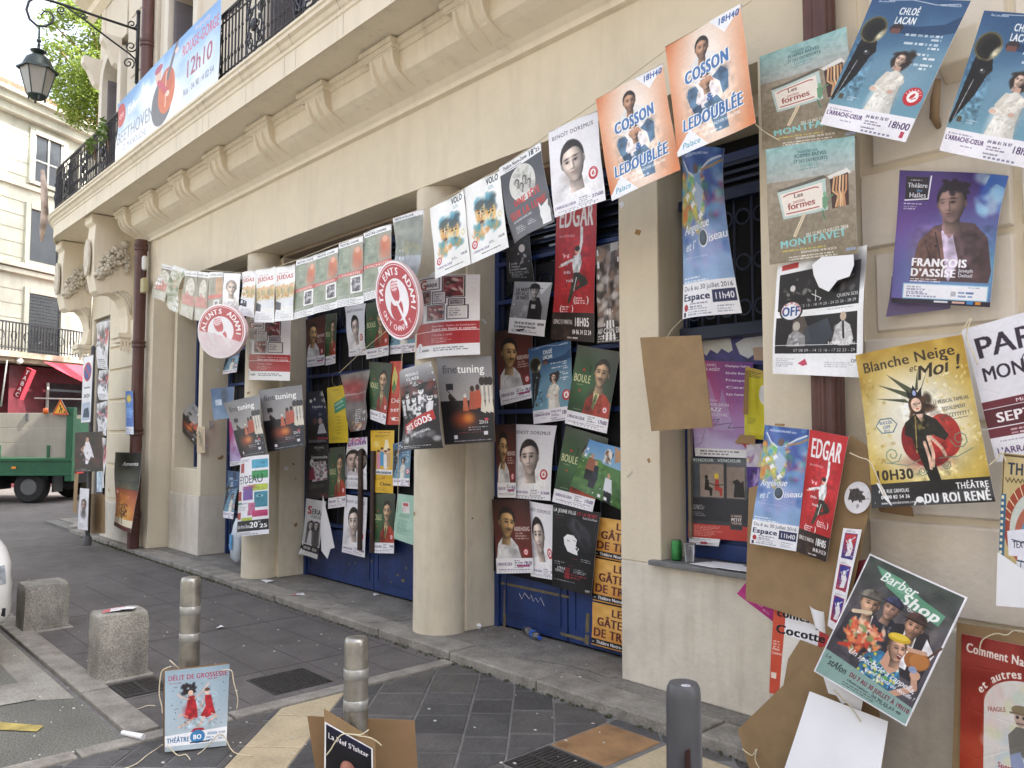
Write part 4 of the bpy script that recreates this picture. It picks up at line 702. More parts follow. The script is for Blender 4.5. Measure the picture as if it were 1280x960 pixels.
@design
def vendeur():
    c = Art(1.36, '4a4e58', 260, seed=39); c.grad(0,0,100,136,'5c5e66','34363e'); c.text('VENDEUR', 10, 6, 5.4, 'cfe8e4', w=36, bold=2); c.text('VENDEUR', 52, 6, 5.4, 'cfe8e4', w=38, bold=2)
    c.rect(4,10,22,70,'4c535e'); c.rect(22,10,62,66,'9a8a80'); c.rect(66,14,96,66,'8d7d74'); c.rect(62,8,67,68,'2e2e34'); c.noise(.05,12)
    def sil(x,y,k,col): c.ell(x,y,4*k,5*k,col); c.poly([(x-3*k,y+4*k),(x+5*k,y+6*k),(x+6*k,y+22*k),(x+14*k,y+26*k),(x+12*k,y+44*k),(x+8*k,y+44*k),(x+6*k,y+32*k),(x-5*k,y+30*k)],col)
    sil(33,32,.72,'120f12'); sil(50,32,.72,'b8342c'); c.ell(50,30,4,5,'e6c43a'); c.line([(36,42),(50,46),(60,44)],1.4,'120f12'); c.poly([(78,64),(80,44),(76,38),(84,34),(90,40),(94,36),(96,64)],'1c171a')
    c.rect(0,68,100,106,'2b2d36'); c.small(4,80,26,3,1.6,'e6e6ec'); c.small(4,92,34,3,1.4,'c8c8d0'); c.rect(72,92,92,112,'4a3834'); c.text('LE GRAND', 74, 97, 3.6, 'f0ece8', w=17, bold=2); c.text('PETIT', 74, 104, 5.6, 'f0ece8', w=17, bold=3); c.text('THÉÂTRE', 74, 109, 3.6, 'f0ece8', w=17, bold=2)
    c.poly([(0,112),(72,112),(72,118),(92,118),(92,112),(100,112),(100,136),(0,136)],'c43a34'); c.small(4,115,56,7,1.4,'f0c4bc',.7); return c
@design
def jazz():
    c = Art(1.75, '9a8cc4', 240, seed=40); c.grad(0,0,100,175,'b23a8c','b4a6dc'); c.ell(0,30,50,60,'e8508a',0,.8,.8); c.ell(100,10,50,40,'5a3c94',0,.7,.9)
    for x, y, w_, h_ in ((30,50,20,60),(52,70,18,56),(12,90,18,50)): c.poly([(x-w_,y+h_),(x,y-20),(x+w_,y+h_)],'c8bce8',.45)
    c.text('RUE DES CARMES', 2, 10, 5, 'f6eef8', w=42, bold=1); c.text('JUILLET/3 AOÛT', 2, 18, 5.4, 'f6eef8', w=48, bold=3); [c.text(t, 96, 10+i*13, 4.4, 'f8f4fc', w=38, bold=3, al='r') for i, t in enumerate(('Champian Fulton','Airelle Besson','François','Cecil','Kyle Eastwood'))]
    c.text('25ème', 30, 74, 4.4, 'efe8f8', w=14); c.text('AVIGNON', 30, 83, 6, 'efe8f8', w=32, bold=1); c.text('JAZZ', 28, 92, 7, 'ffffff', w=22, bold=4); c.text('FESTIVAL', 30, 101, 6, 'efe8f8', w=30, bold=1); c.line([(28,110),(46,106),(36,118),(66,112),(60,122),(96,118)],1.4,'5a5270',.8); c.ell(30,150,26,18,'d6cef0',0,.6,.5); c.ell(70,156,24,14,'cfc4ec',0,.6,.5)
    c.rect(0,160,100,175,'eeeef2'); c.poly([(82,148),(98,148),(90,158)],'c23a4a'); c.rect(74,146,96,150,'c23a4a'); c.small(10,164,80,2,2.6,'44444c',.8); c.line([(20,128),(14,150),(4,156)],1.2,'6a6080',.6); return c
@design
def yellow():
    c = Art(2.4, 'e8dc2c', 120, seed=41); c.grad(0,0,100,30,'c9a84a','d8c23a'); c.small(20,12,60,4,3,'4a4a2a',.8); c.ell(94,84,26,34,'f2f2f0'); c.ell(100,88,6,8,'2a2a44'); c.small(14,170,46,6,2,'6a6a2a',.7); c.noise(.05,4); return c
@design
def feydeau():
    c = Art(2.55, 'efeef4', 200, seed=42); cols = ['4aa6c8','3c9a5c','7a5aa8','b8cc4a','c86a94','b84a4a','3f8aa0','8a6ac0','c83a70']
    rc = [(60,12,98,40,0),(60,48,98,74,1),(10,20,30,50,5),(52,92,98,112,3),(28,96,62,140,2),(66,116,98,166,6),(0,110,20,140,5),(0,146,22,176,1),(46,150,68,190,4),(22,150,44,168,7),(60,176,98,196,8),(0,178,20,200,5),(24,196,60,206,3)]
    for x0,y0,x1,y1,k in rc: c.rect(x0,y0,x1,y1,cols[k]); c.blots(x0+2,y0+2,x1-2,y1-2,[hx(cols[k])*.7,hx(cols[k])*1.2],8,4,.35)
    c.small(12,8,44,2,2.6,'77778a'); c.text('FEYDEAU', 2, 86, 26, '23232c', w=86, bold=0); c.text('LA JOUE', 20, 104, 13, 'c03a5a', w=52, bold=1); c.rect(0,152,48,176,'f2f1f6'); c.small(4,156,40,4,2.6,'8a8a9a'); c.ell(80,130,9,4,'8ac4d0'); c.ell(80,130,3,3,'1f3a48')
    c.rect(0,206,100,240,'23222a'); c.text('Théâtre Notre-Dame', 2, 230, 13, 'f4f2f6', w=52, bold=3); c.text('20', 54, 230, 19, 'ffffff', w=22, bold=4); c.text('H', 76, 216, 7, 'ffffff', w=6, bold=2); c.text('25', 80, 232, 13, 'ffffff', w=18, bold=3); c.rect(0,240,100,255,'eeeef4'); c.small(6,244,80,2,2.6,'66667a'); return c
@design
def gods():
    c = Art(1.85, '3a383c', 220, seed=43); c.grad(0,0,100,40,'b9b9be','6a686c'); c.rect(0,40,100,185,'242226'); c.blots(0,36,100,70,['8a3a34','5a4a4a','a04a40'],22,10,.5); c.text('MIDDLE', 30, 20, 7, 'f0f0f2', w=34, bold=4); c.text('CLASS', 32, 30, 7, 'f0f0f2', w=32, bold=4); c.blots(34,34,66,44,['e6e6e8'],8,3,.7)
    for x, y in ((12,72),(30,62),(48,74),(66,58),(84,74),(38,90),(60,96)): c.ell(x,y,6,8,'e6e4e4'); c.ell(x,y-6,6,4,'1a181a'); c.ell(x-2,y,1.2,1.2,'2a2828'); c.ell(x+2,y,1.2,1.2,'2a2828'); c.poly([(x-7,y+9),(x+7,y+9),(x+5,y+34),(x-6,y+34)],['dedce0','8f8d92','3c3a40'][int(x)%3])
    c.blots(4,60,96,120,['f0f0f0','1c1a1c','cac8cc'],50,4,.6); c.poly([(8,128),(90,102),(94,122),(12,150)],'c03030'); c.text('90\'S GODS', 16, 145, 15, 'ffffff', w=76, bold=4, rot=-16); c.blots(10,142,96,168,['9a989c','c9c7cb','55535a'],30,7,.6); c.text('TOUR MONDIAL', 30, 158, 6, 'e6e6ea', w=56, bold=3, rot=-14); c.rect(0,172,100,185,'141216'); c.small(10,176,80,2,2,'e6e6ea'); return c
@design
def hamlet():
    c = Art(2.6, '1c1c2c', 130, seed=44); c.ell(50,90,50,60,'2c3a6a',0,.7,.8); c.text('Hamlet', 26, 84, 14, 'f0f0f4', w=56, bold=2); c.small(34,88,36,1,3,'e6e6ea'); c.small(60,110,20,3,3,'e6e6ea',.8); c.ell(20,48,7,9,'e8e8ec'); c.ell(40,40,5,8,'d8d8dc'); c.ell(40,150,12,16,'7a4a3a',0,.9,.4); c.ell(66,150,10,16,'c9a8a0'); c.poly([(60,170),(80,160),(94,210),(50,214)],'e2e2ea'); c.poly([(10,240),(16,170),(40,160),(50,240)],'2a2422'); c.rect(50,232,100,240,'c23050'); c.small(10,244,80,3,3,'e6e6ea',.8); return c
@design
def cercle():
    c = Art(2.8, 'e8c81e', 130, seed=45); c.poly([(32,84),(94,58),(98,112),(36,136)],'2f9a76'); c.text('cercle', 38, 100, 15, 'eaf6ee', w=48, bold=2, rot=-22); c.text('création', 42, 118, 11, 'eaf6ee', w=50, bold=2, rot=-22); c.small(28,14,40,2,3,'a48c1c'); [c.small(44,150+i*16,34,2,2.4,'8f7a1a',.8) for i in range(6)]; c.small(8,250,84,4,2.6,'8f7a1a',.5); return c
@design
def curled():
    c = Art(2.4, '77706e', 120, seed=46); c.grad(0,0,100,240,'8a8482','6a6464'); c.ell(30,60,50,30,'c23c40',0,.7,.6); c.rect(0,84,100,90,'c6c2c0',.6); c.ell(50,104,40,14,'b5484a',0,.6,.6); c.small(34,150,28,8,4,'e8e4e2',.9); c.blots(10,200,94,236,['b03a3c','c9a060','d8d0c0'],14,10,.6); c.noise(.12,6); return c
@design
def leafred():
    c = Art(4.6, 'd0402c', 90, seed=47); c.grad(0,0,100,460,'d84a34','c43a28'); c.poly([(40,30),(70,110),(60,190),(30,230),(20,120)],'d8c86a'); c.poly([(44,130),(64,190),(40,240),(24,190)],'4f7a3c'); [c.text(t, 24, 300+i*64, 34, 'f4eeea', w=70, bold=2) for i, t in enumerate(('Dé','ser','t'))]; return c
@design
def scara():
    c = Art(2.3, '19171c', 130, seed=48); c.text('AIDAS', 36, 18, 9, 'eeeeee', w=46, bold=2); c.small(44,22,30,2,2.4,'cccccc'); c.text('Scaramouche', 22, 60, 13, 'f0f0f0', w=74, bold=3); c.ell(24,78,9,16,'e6e6ea'); c.poly([(22,76),(88,72),(92,150),(26,160)],'cfc9d0'); c.blots(26,74,90,150,['2a2630','7a2a44','e6e2e6','4a4450','b0a8b4'],60,6,.7); c.poly([(14,110),(30,94),(40,150),(10,150)],'8a2444'); c.ell(22,180,12,14,'5a5660',0,.6,.4); c.small(30,170,60,3,3,'8a8a6a'); c.rect(0,206,100,230,'2a1c22'); c.small(60,210,36,3,3,'d03050'); return c
@design
def affin():
    c = Art(2.4, 'e8e6ea', 140, seed=49); c.text('affinités', 4, 40, 22, '7a2a8c', w=92, bold=3, rot=-6); c.blots(10,0,90,24,['c23a6a','e9e6ea','8a3a9a'],16,8,.6); c.small(8,48,84,1,2.6,'77707c'); c.face(34,106,88,'d8bcb0','2a2220',0,0,1); c.ell(74,104,27,52,'221b1c'); c.face(74,108,72,'dcc0b4','221b1c',2,0,1); c.rect(0,170,100,240,'e9e9ee'); c.poly([(8,176),(30,150),(60,168),(90,156),(100,176)],'c9c4cc'); c.rect(4,186,18,202,'33303a'); c.text('THÉÂTRE', 22, 198, 8, '44404c', w=50, bold=2); c.small(20,208,70,5,2.6,'77707c'); return c
@design
def coloc():
    c = Art(2.7, 'e6b31c', 140, seed=50); c.text('THÉÂTRE DES', 30, 12, 6, '5a4210', w=56, bold=2); c.small(20,20,70,2,3,'5a4210'); c.ell(26,60,16,16,'f0cc58',0,.8,.4); c.small(18,50,20,4,3,'f6e6b0'); c.poly([(64,40),(76,40),(88,140),(52,140)],'f0e8d8',.8)
    for i, (x, y, col) in enumerate(((34,96,'d88aa0'),(50,84,'4a9ac8'),(66,96,'e6e6ea'),(80,88,'c8a070'))): c.ell(x,y,7,9,'d8a888'); c.ell(x,y-6,7,5,'5a3a24'); c.poly([(x-9,y+9),(x+9,y+9),(x+8,y+70),(x-8,y+70)],col); 
    c.rect(10,170,96,192,'eeeef0'); c.text('Colocataires', 14, 187, 13, '23324a', w=78, bold=3); c.small(10,206,60,2,3,'6a4e10'); c.small(50,196,20,3,3,'b03030'); c.text('Chien', 40, 238, 14, '3a2a10', w=50, bold=4); c.small(10,248,80,3,3,'6a4e10'); return c
@design
def serial():
    c = Art(2.3, 'd6d6d8', 140, seed=51); c.text('S', 12, 60, 34, 'b8242e', w=22, bold=3); c.text('ERIAL', 34, 58, 22, '2a2a30', w=62, bold=3); c.text('TUEUSES', 30, 74, 12, '4a4a50', w=66, bold=1); c.poly([(14,180),(16,96),(36,84),(60,90),(88,86),(96,180)],'6a686c'); c.face(36,108,34,'cfc6c2','2a2628',0,0,1,long=1); c.face(68,104,34,'cfc6c2','1e1a1c',0,0,1,long=1); c.poly([(24,190),(30,128),(44,124),(54,190)],'d8d6da'); c.poly([(56,190),(60,126),(84,124),(92,190)],'4a484e'); c.rect(0,186,100,212,'1c1a1e'); c.text('19H30 · 21H', 10, 204, 12, 'f0f0f0', w=78, bold=3); return c
@design
def mint():
    c = Art(2.9, 'a9d0bc', 120, seed=52); c.poly([(28,50),(66,44),(70,110),(36,112)],'efe6e6'); c.poly([(32,54),(60,50),(62,70),(36,72)],'c85a5a'); c.small(34,78,28,4,4,'c07a7a'); c.small(20,124,60,3,4,'4a7a64'); [c.small(14,160+i*24,66,3,4,'5a8a74',.7) for i in range(4)]; return c
@design
def banner():
    c = Art(.42, 'b9d4f0', 400, seed=53); c.grad(0,0,100,42,'6fa2dc','eef4fb'); c.blots(0,8,100,34,['f4f8fd','ffffff','cfe2f6'],40,7,.4); c.rect(0,28,60,42,'f4f6fb',.8)
    c.ell(4,10,5.5,8,'c8343c'); c.text('OFF', 1.5, 12, 3.4, 'ffffff', w=6, bold=2); c.text('Edwing', 12, 14, 6, 'ffffff', w=22, bold=1, shear=.2); c.text('BEETHOVEN', 1, 31, 9, '8a92a8', w=41, bold=2); c.text('CE MANOUCHE', 8, 37.5, 4.4, '9aa0b4', w=26, bold=2); c.blots(30,8,44,24,['ffffff','e6eef8'],14,4,.7)
    c.ell(50,26,10,13,'6a6870',20); c.ell(55,22,8,12,'d86a3a',16); c.ell(56,17,6,7,'c85a30',16); c.line([(57,16),(66,-1)],2.4,'6a5a58'); c.line([(56,12),(53,30)],.6,'f0e0c8'); c.ell(48,10,3,4,'e0b8a0'); c.ell(48,6,4,2.4,'b0485a'); c.line([(48,14),(55,22)],3,'c8485a'); c.ell(65,5,1.8,1.6,'e6c8b8'); c.ell(56,24,1.8,1.6,'e6c8b8')
    c.text('Rouge-gorge', 80, 4, 2.6, 'f4c0c0', w=12); c.text('ROUGE-GORGE', 70, 12, 6, 'd0505c', w=29, bold=2); c.text('12h10', 72, 25, 9, 'a04a5c', w=22, bold=1, shear=.1); c.text('Rés : 04 90 14 02 54', 70, 33, 3.6, '5a5a6a', w=26); return c
@design
def delit():
    c = Art(1.36, '9fb4c4', 300, seed=54); c.grad(0,0,100,136,'8fa8ba','b2c2cc'); c.text('DÉLIT DE GROSSESSE', 5, 18, 8.5, 'a8203c', w=92, bold=2); c.small(6,22,30,1,2.2,'8a5a68',.8); c.small(66,20,28,1,2.2,'8a5a68',.8); [c.ell(c.rng.uniform(8,94),c.rng.uniform(28,100),.8,.8,'2a3038') for i in range(46)]
    c.blots(28,28,46,42,['1c1820','2a2024'],26,4,.9); c.ell(40,42,4,5,'e2bca6'); c.poly([(36,48),(46,46),(50,66),(52,84),(40,86),(30,82),(34,64)],'b8202c'); c.line([(46,52),(58,42),(68,28)],2,'dfb49e'); c.line([(38,52),(26,48),(20,42)],2,'dfb49e'); c.line([(36,82),(26,76),(22,80)],2.6,'dfb49e'); c.line([(46,84),(34,92),(22,98)],2.6,'dfb49e'); c.ell(40,72,10,12,'c8323c',0,.6,.5); c.ell(45,74,4,10,'8a141e',0,.5,.6)
    c.ell(66,42,3.6,5,'d8ae98'); c.ell(66,38.5,4,3,'5a4438'); c.poly([(62,48),(72,48),(76,66),(80,80),(66,86),(56,82),(64,66)],'b8202c'); c.line([(62,52),(56,66),(62,70)],2,'dfb49e'); c.line([(62,84),(56,96),(50,102)],2.6,'dfb49e'); c.line([(74,80),(82,84),(70,92)],2.6,'dfb49e'); c.poly([(36,112),(46,102),(60,102),(68,110),(56,116)],'b02030')
    c.fold(26,40,84,106,.3,8); c.rect(0,110,100,128,'eef0f6'); c.poly([(0,110),(100,104),(100,112),(0,112)],'eef0f6'); c.text('THÉÂTRE', 3, 122, 8, '3a6a9c', w=36, bold=3); c.ell(52,116,12,11,'3a86c0'); c.text('BO', 45, 120, 8, 'ffffff', w=14, bold=4); c.text('AVIGNON', 68, 115, 5, '3a6a9c', w=16, bold=2); c.small(66,118,20,2,2.2,'3a6a9c'); c.text('21H30', 86, 114, 3.6, '33506a', w=11, bold=2); c.small(86,118,11,2,1.8,'5a7a94'); c.rect(40,124,72,126,'1c1c24'); return c
@design
def nef():
    c = Art(1.4, '14131a', 240, seed=55); c.rect(0,0,100,140,'ececf0'); c.rect(3,3,97,137,'15141a'); c.grad(3,3,97,40,'1a1a3a','141318'); c.text('La Nef S’Ishtar', 7, 26, 11, 'f4f0f0', w=84, bold=2); c.ell(48,74,16,20,'a06a5a'); c.ell(44,68,8,10,'c89080',0,.8,.5); c.ell(62,90,18,20,'7a4438',0,.8,.6); return c
@design
def blacktree():
    c = Art(2.35, '2a2c2a', 220, seed=56); c.grad(0,0,100,110,'222422','4a4e44'); c.noise(.1,5); c.text('Amenta', 40, 42, 13, 'f0f0f0', w=50, bold=1, shear=.3, rot=-4); c.ell(30,66,60,20,'55594c',0,.5,.8); c.rect(0,88,100,90,'16140f',.6)
    c.grad(0,112,100,235,'8a2c12','d0621a'); c.ell(50,170,44,50,'e08a2a',0,.8,.6); c.ell(50,186,36,26,'f2c45a',0,.8,.6); c.poly([(0,204),(100,200),(100,222),(0,226)],'e8d8b8'); c.text('Rouge', 30, 140, 17, 'e88a3a', w=48, shear=.2)
    c.line([(50,216),(50,196)],4,'24100a'); [c.line([(50,200),(50+22*math.sin(R(a)),200-30*math.cos(R(a)))],1.6,'24100a') for a in range(-70,80,22)]; c.blots(24,154,76,192,['5a1a10','3a120c','7a2414'],70,3.4,.9); c.rect(0,222,100,235,'5a1810'); c.logo(16,124,6,'c87848'); return c
@design
def dancerblack():
    c = Art(1.35, '2a1a1a', 200, seed=57); c.blots(0,0,100,120,['3a2220','1c1416','5a2c22','2a1a1c'],40,14,.6); [c.rect(60+i%3*8,20+i*8,96,23+i*8,'5a2a1c',.6) for i in range(10)]; c.poly([(40,30),(52,32),(60,52),(72,90),(60,84),(50,110),(42,108),(40,84),(30,64)],'e6e0e6'); c.ell(46,26,6,8,'c89a80'); c.line([(38,44),(24,58),(34,70)],4,'c89a80'); c.blots(20,60,74,100,['d8d0dc','8a6a64','efeaf2'],18,5,.6); c.rect(0,122,100,135,'1a1416'); c.small(4,125,60,2,2.4,'e6e0e0'); return c
@design
def smallportrait():
    c = Art(2.7, 'dcdae0', 110, seed=58); c.noise(.05,4); c.ell(50,130,30,44,'a8a4ac',0,.6,.5); c.face(50,110,70,'b89888','3a302e',0,1,1); c.ell(50,170,26,26,'4a464c',0,.8,.5); c.small(14,230,70,4,4,'8a8892'); return c
@design
def noparking():
    c = Art(2.4, 'e6e6ea', 160, seed=59); c.line([(1,1),(99,1),(99,239),(1,239),(1,1)],3,'77777e'); c.ell(50,58,38,34,'b8303c'); c.ell(50,58,31,27,'34509c'); c.line([(26,38),(74,78)],8,'b8303c'); c.rect(20,112,80,118,'8a8a92'); c.text('24/24', 20, 150, 14, '3a3a42', w=60, bold=3); c.rect(10,168,90,232,'aab8cc'); c.poly([(18,220),(30,190),(70,186),(86,210),(86,222)],'33445c'); return c
@design
def skyslim():
    c = Art(3.4, '4a74c0', 110, seed=60); c.ell(60,60,26,30,'e8c23a',0,.9,.3); c.rect(10,130,90,210,'6a94d8'); c.blots(10,100,90,260,['8ab0e8','3a5aa8'],16,14,.5); c.rect(0,280,100,340,'e6e8f0'); c.small(10,290,80,5,6,'4a5a8a'); return c
@design
def stickers():
    c = Art(5.4, 'f0eef4', 130, seed=61)
    for k, (a, b) in enumerate((('c8303c','3a3a8c'),('3a3a9c','b83048'),('3a3a9c','b83048'))):
        y = 24 + k*170; c.rect(16,y,86,y+136,b); c.rect(20,y+4,82,y+132,a); c.grad(20,y+40,82,y+132,a,b); c.ell(50,y+40,9,12,'f0eef2'); c.poly([(34,y+60),(60,y+44),(74,y+70),(66,y+118),(36,y+124),(44,y+88)],'eeeaf0'); c.line([(30,y+40),(44,y+60)],5,'e8e4ee'); c.line([(60,y+30),(74,y+18)],5,'e8e4ee'); c.blots(26,y+20,78,y+120,['8a8ac0','f4f0f6','7a3050'],20,5,.5); c.small(20,y-14,60,2,3,'55506a')
    return c
@design
def magenta():
    c = Art(.8, 'b8207c', 140, seed=62); c.ell(62,14,12,9,'d878b0'); c.ell(62,14,9,7,'b8207c'); c.ell(60,56,7,6,'e0a0c8'); c.ell(60,56,5,4,'b8207c'); c.line([(20,50),(26,40),(24,58)],1.4,'f0d0e4'); c.small(70,60,20,2,3,'f0d0e4'); return c
@design
def sheep():
    c = Art(1.0, 'ebe9ee', 140, seed=63); c.poly([(18,36),(30,24),(52,24),(66,38),(78,44),(80,54),(66,56),(60,66),(54,56),(40,58),(34,70),(28,60),(16,56)],'3a3436'); c.blots(20,28,64,56,['3a3436','4a4446'],26,8,.9); c.line([(78,52),(92,48),(94,52)],1,'3a3436'); c.poly([(48,74),(56,68),(62,76),(54,86)],'8a8890',.7); return c
@design
def talents():
    c = Art(1.0, 'b8222c', 260, seed=64); c.ell(50,50,50,50,'f0e6e8'); c.ell(50,50,47,47,'b8222c'); c.ell(50,50,45.5,45.5,'f0e6e8'); c.ell(50,50,44.5,44.5,'b8222c'); c.ell(50,50,27,27,'ece6ea'); c.ell(50,62,14,15,'b8222c'); c.ell(50,42,12,18,'ece6ea',28); c.ell(46,40,9,14,'c2303a',-28); c.ell(44,34,8,7,'e8c4c8',-28); [c.line([(38,30+i*4),(52,26+i*4)],.8,'c2303a') for i in range(4)]; c.line([(50,54),(70,78)],5,'ece6ea')
    c.arc('TALENTS ADAMI', 50, 50, 32, 10, 'f4ecee', -98, 98, 3); c.arc('ON Y CHANTE ?', 50, 50, 39, 7, 'f4ecee', 232, 128, 2, inner=True); return c
@design
def talents_pale():
    c = talents_(); c.poly([(0,48),(40,56),(100,72),(100,100),(0,100)], 'd3c4c6', .9); c.ell(50,84,40,30,'d8ccce',0,.5,.6); return c  # glare over the lower half painted into the print
talents_ = PR['talents']
@design
def landscape():
    c = Art(1.1, '6a9ac8', 200, seed=65); c.grad(0,0,100,40,'5c94d0','8ab4d8'); c.grad(0,40,100,110,'5a8a4a','3f6a34'); c.blots(0,36,60,60,['4a7a3a','6a9a4a'],24,7,.7); c.blots(0,50,100,105,['4f7f40','6a9650','345a2c'],50,8,.5)
    for x, y, col in ((36,52,'2a3440'),(24,40,'a0604a'),(72,66,'d8dce4')): c.ell(x,y-8,4,5,'c89878'); c.poly([(x-8,y-3),(x+8,y-3),(x+10,y+24),(x-9,y+24)],col); c.poly([(x-8,y+22),(x+9,y+22),(x+6,y+44),(x-6,y+44)],'23252c')
    c.ell(64,20,10,12,'e6dcd2'); c.blots(56,10,76,34,['8a6a50','efe8e0','3a3026'],14,5,.8); c.poly([(78,0),(96,6),(98,24),(84,30)],'b98a60'); return c
@design
def purplebw():
    c = Art(3.4, '3a2c6a', 100, seed=66); c.rect(0,0,100,90,'c9c0d8'); c.blots(0,0,100,80,['eeeaf4','8a4a9a','e8dc5a','e6e6ea'],16,16,.6); c.rect(0,90,100,180,'4a2a8c'); c.blots(20,100,90,170,['8a6ac8','d8c8e8','2a1a4a'],14,14,.6); c.rect(0,180,100,340,'1c1a20'); c.blots(0,190,100,330,['8a888e','d8d6dc','2a282c'],24,12,.6); c.small(10,300,80,4,6,'f0f0f0',.9); return c
@design
def torn():
    c = Art(.5, '33347c', 200, seed=67); c.blots(0,14,100,50,['3a2c78','4a3c8c','2a2458'],24,9,.7)
    c.poly([(4,6),(52,2),(56,30),(50,34),(40,28),(34,36),(24,30),(18,40),(8,30)],'cfd0cc'); c.poly([(60,20),(72,12),(100,8),(100,40),(88,34),(78,42),(66,36)],'c9cccf'); c.poly([(84,26),(100,24),(100,44),(86,44)],'b89a80'); return c
@design
def palestrip():
    c = Art(.4, 'e6e6ec', 120, seed=68); c.small(4,6,90,3,5,'7a7a88'); c.rect(40,22,64,34,'c23a50'); return c
@design
def redslice():
    c = Art(1.6, '5a1420', 140, seed=69); c.grad(0,0,100,160,'7a1c2a','2a1016'); c.small(8,120,70,6,4,'d8c0c4',.7); return c
@design
def tabac():
    c = Art(3.0, 'a01c2c', 120, seed=70); c.line([(2,2),(98,2),(98,298),(2,298),(2,2)],4,'7a1420'); [c.text(ch, 50, 62+i*56, 42, 'f2e8ea', w=56, bold=3, al='c') for i, ch in enumerate('TABAC')]; return c
@design
def works():
    c = Art(.9, 'e09a1c', 120, seed=71); c.poly([(50,2),(98,88),(2,88)],'b8301c'); c.poly([(50,16),(86,80),(14,80)],'e8a41e'); c.ell(48,38,5,5,'1c1814'); c.line([(48,42),(54,56),(46,66),(44,76)],5,'1c1814'); c.line([(54,56),(60,76)],5,'1c1814'); c.line([(50,46),(64,58)],3.4,'1c1814'); c.line([(60,50),(72,72)],2,'1c1814'); c.poly([(66,78),(76,68),(84,78)],'1c1814'); return c
@design
def flyers():
    c = Art(1.4, 'dcdce0', 140, seed=72); c.blots(4,10,96,100,['2a2830','8a888e','c03040','e8e8ec','4a4850','b8b6bc'],40,14,.7); c.small(8,112,80,5,3,'33333a'); return c
@design
def bluecard():
    c = Art(1.5, '46648e', 120, seed=73); c.grad(0,0,100,150,'3f5f8c','6a86a4'); c.ell(60,40,14,40,'23344e',0,.7,.4); c.rect(18,56,46,84,'d8e2ee',.85); c.small(20,60,24,4,3,'3f5f8c'); c.noise(.06,4); return c
@design
def litter():
    c = Art(.7, 'e6e2e6', 90, seed=74); c.rect(0,0,40,70,'c8485a'); c.small(46,10,46,5,4,'6a6a78'); return c
@design
def graffiti():
    c = Art(1.4, 'cdb795', 140, seed=75); [c.line([(c.rng.uniform(10,90),c.rng.uniform(10,130)) for _ in range(3)],2.4,'5a5248',.8) for _ in range(10)]; c.line([(30+20*math.cos(t),40+14*math.sin(t)) for t in np.linspace(0,6.3,14)],2.4,'4a443c'); return c

# ================================================================ GROUND
W, PV, DP, SL = 3.96, 3.69, 4.32, .06       # facade plane, projecting end bays, door plane, height of the step
struct('ground', MB().add([(-300,-300,-.02),(300,-300,-.02),(300,300,-.02),(-300,300,-.02)], [(0,1,2,3)]), m_asph2)
struct('street', MB().add([(-60,1.6,0),(-4.53,1.6,0),(-4.53,40,0),(-60,40,0)], [(0,1,2,3)]), m_asph)
struct('road', MB().add([(-60,-12,0),(-4.53,-12,0),(-4.53,1.41,0),(-60,1.41,0)], [(0,1,2,3)]), m_asph2)
pave = struct('pavement', MB().box(-4.40,6,-12,3.56,-.05,-.004), m_joint)
# faint joints of the large worn slabs in the street
b = MB()
for k in range(6):
    y = 1.8 + k*.33; b.box(-8 - k*.6, -4.56, y - .002, y + .002, 0, .0025)
for k in range(3):
    x = -5.15 - k*1.3; b.box(x - .002, x + .002, 1.66, 3.5, 0, .0027)
struct('street_joints', b, mat('street_joint', (.088,.08,.08), .9, var=.2))
# strip of granite crossing the street, kerb of the parking bay, pale concrete channel
def band(name, pts, z, m, n_=1, parent=None, gap=.008):      # straight run of stones between two edges, each stone its own object
    (a0, a1), (b0, b1) = pts
    for i in range(n_):
        t0, t1 = i / n_, (i + 1) / n_
        L = math.hypot(a1[0]-a0[0], a1[1]-a0[1]); g = gap / L
        q = [(a0[0]+(a1[0]-a0[0])*t, a0[1]+(a1[1]-a0[1])*t) for t in (t0+g, t1-g)]; r_ = [(b0[0]+(b1[0]-b0[0])*t, b0[1]+(b1[1]-b0[1])*t) for t in (t0+g, t1-g)]
        o = [(*q[0],-.04),(*q[1],-.04),(*r_[1],-.04),(*r_[0],-.04)]; dz = random.uniform(-.003,.003)
        mb = MB().add(o + [(p[0],p[1],z+dz) for p in o], [(0,3,2,1),(4,5,6,7),(0,1,5,4),(1,2,6,5),(2,3,7,6),(3,0,4,7)])
        put(name, mb, m, parent, bevel=.006)
kerb_run = struct('bay_kerb', MB().box(-60,-4.53,1.40,1.62,-.06,-.01), m_joint)
band('kerb_stone', (((-12.5,1.44),(-4.53,1.44)),((-12.5,1.6),(-4.53,1.6))), .022, m_kerb, 9, kerb_run)
struct('crossing_bed', MB().box(-4.54,-4.39,-1,3.56,-.06,-.012), m_joint)
band('strip_stone', (((-4.525,-.4),(-4.53,3.54)),((-4.41,-.4),(-4.415,3.54))), .008, m_kerb, 5, pave)
struct('channel', MB().add([(-60,1.22,.002),(-5.50,1.22,.002),(-5.40,1.40,.002),(-60,1.40,.002)], [(0,1,2,3)]), m_conc)
struct('bay_line', MB().add([(-6.25,-4,.006),(-5.95,-4,.006),(-5.52,1.23,.006),(-5.95,1.23,.006)], [(0,1,2,3)]), m_conc)
struct('yellow_marking', MB().add([(-5.40,.86,.006),(-5.28,.80,.006),(-4.93,1.10,.006),(-5.0,1.15,.006)], [(0,1,2,3)]), mat('worn_yellow_paint', (.42,.33,.10), .8, var=.35, scale=14))
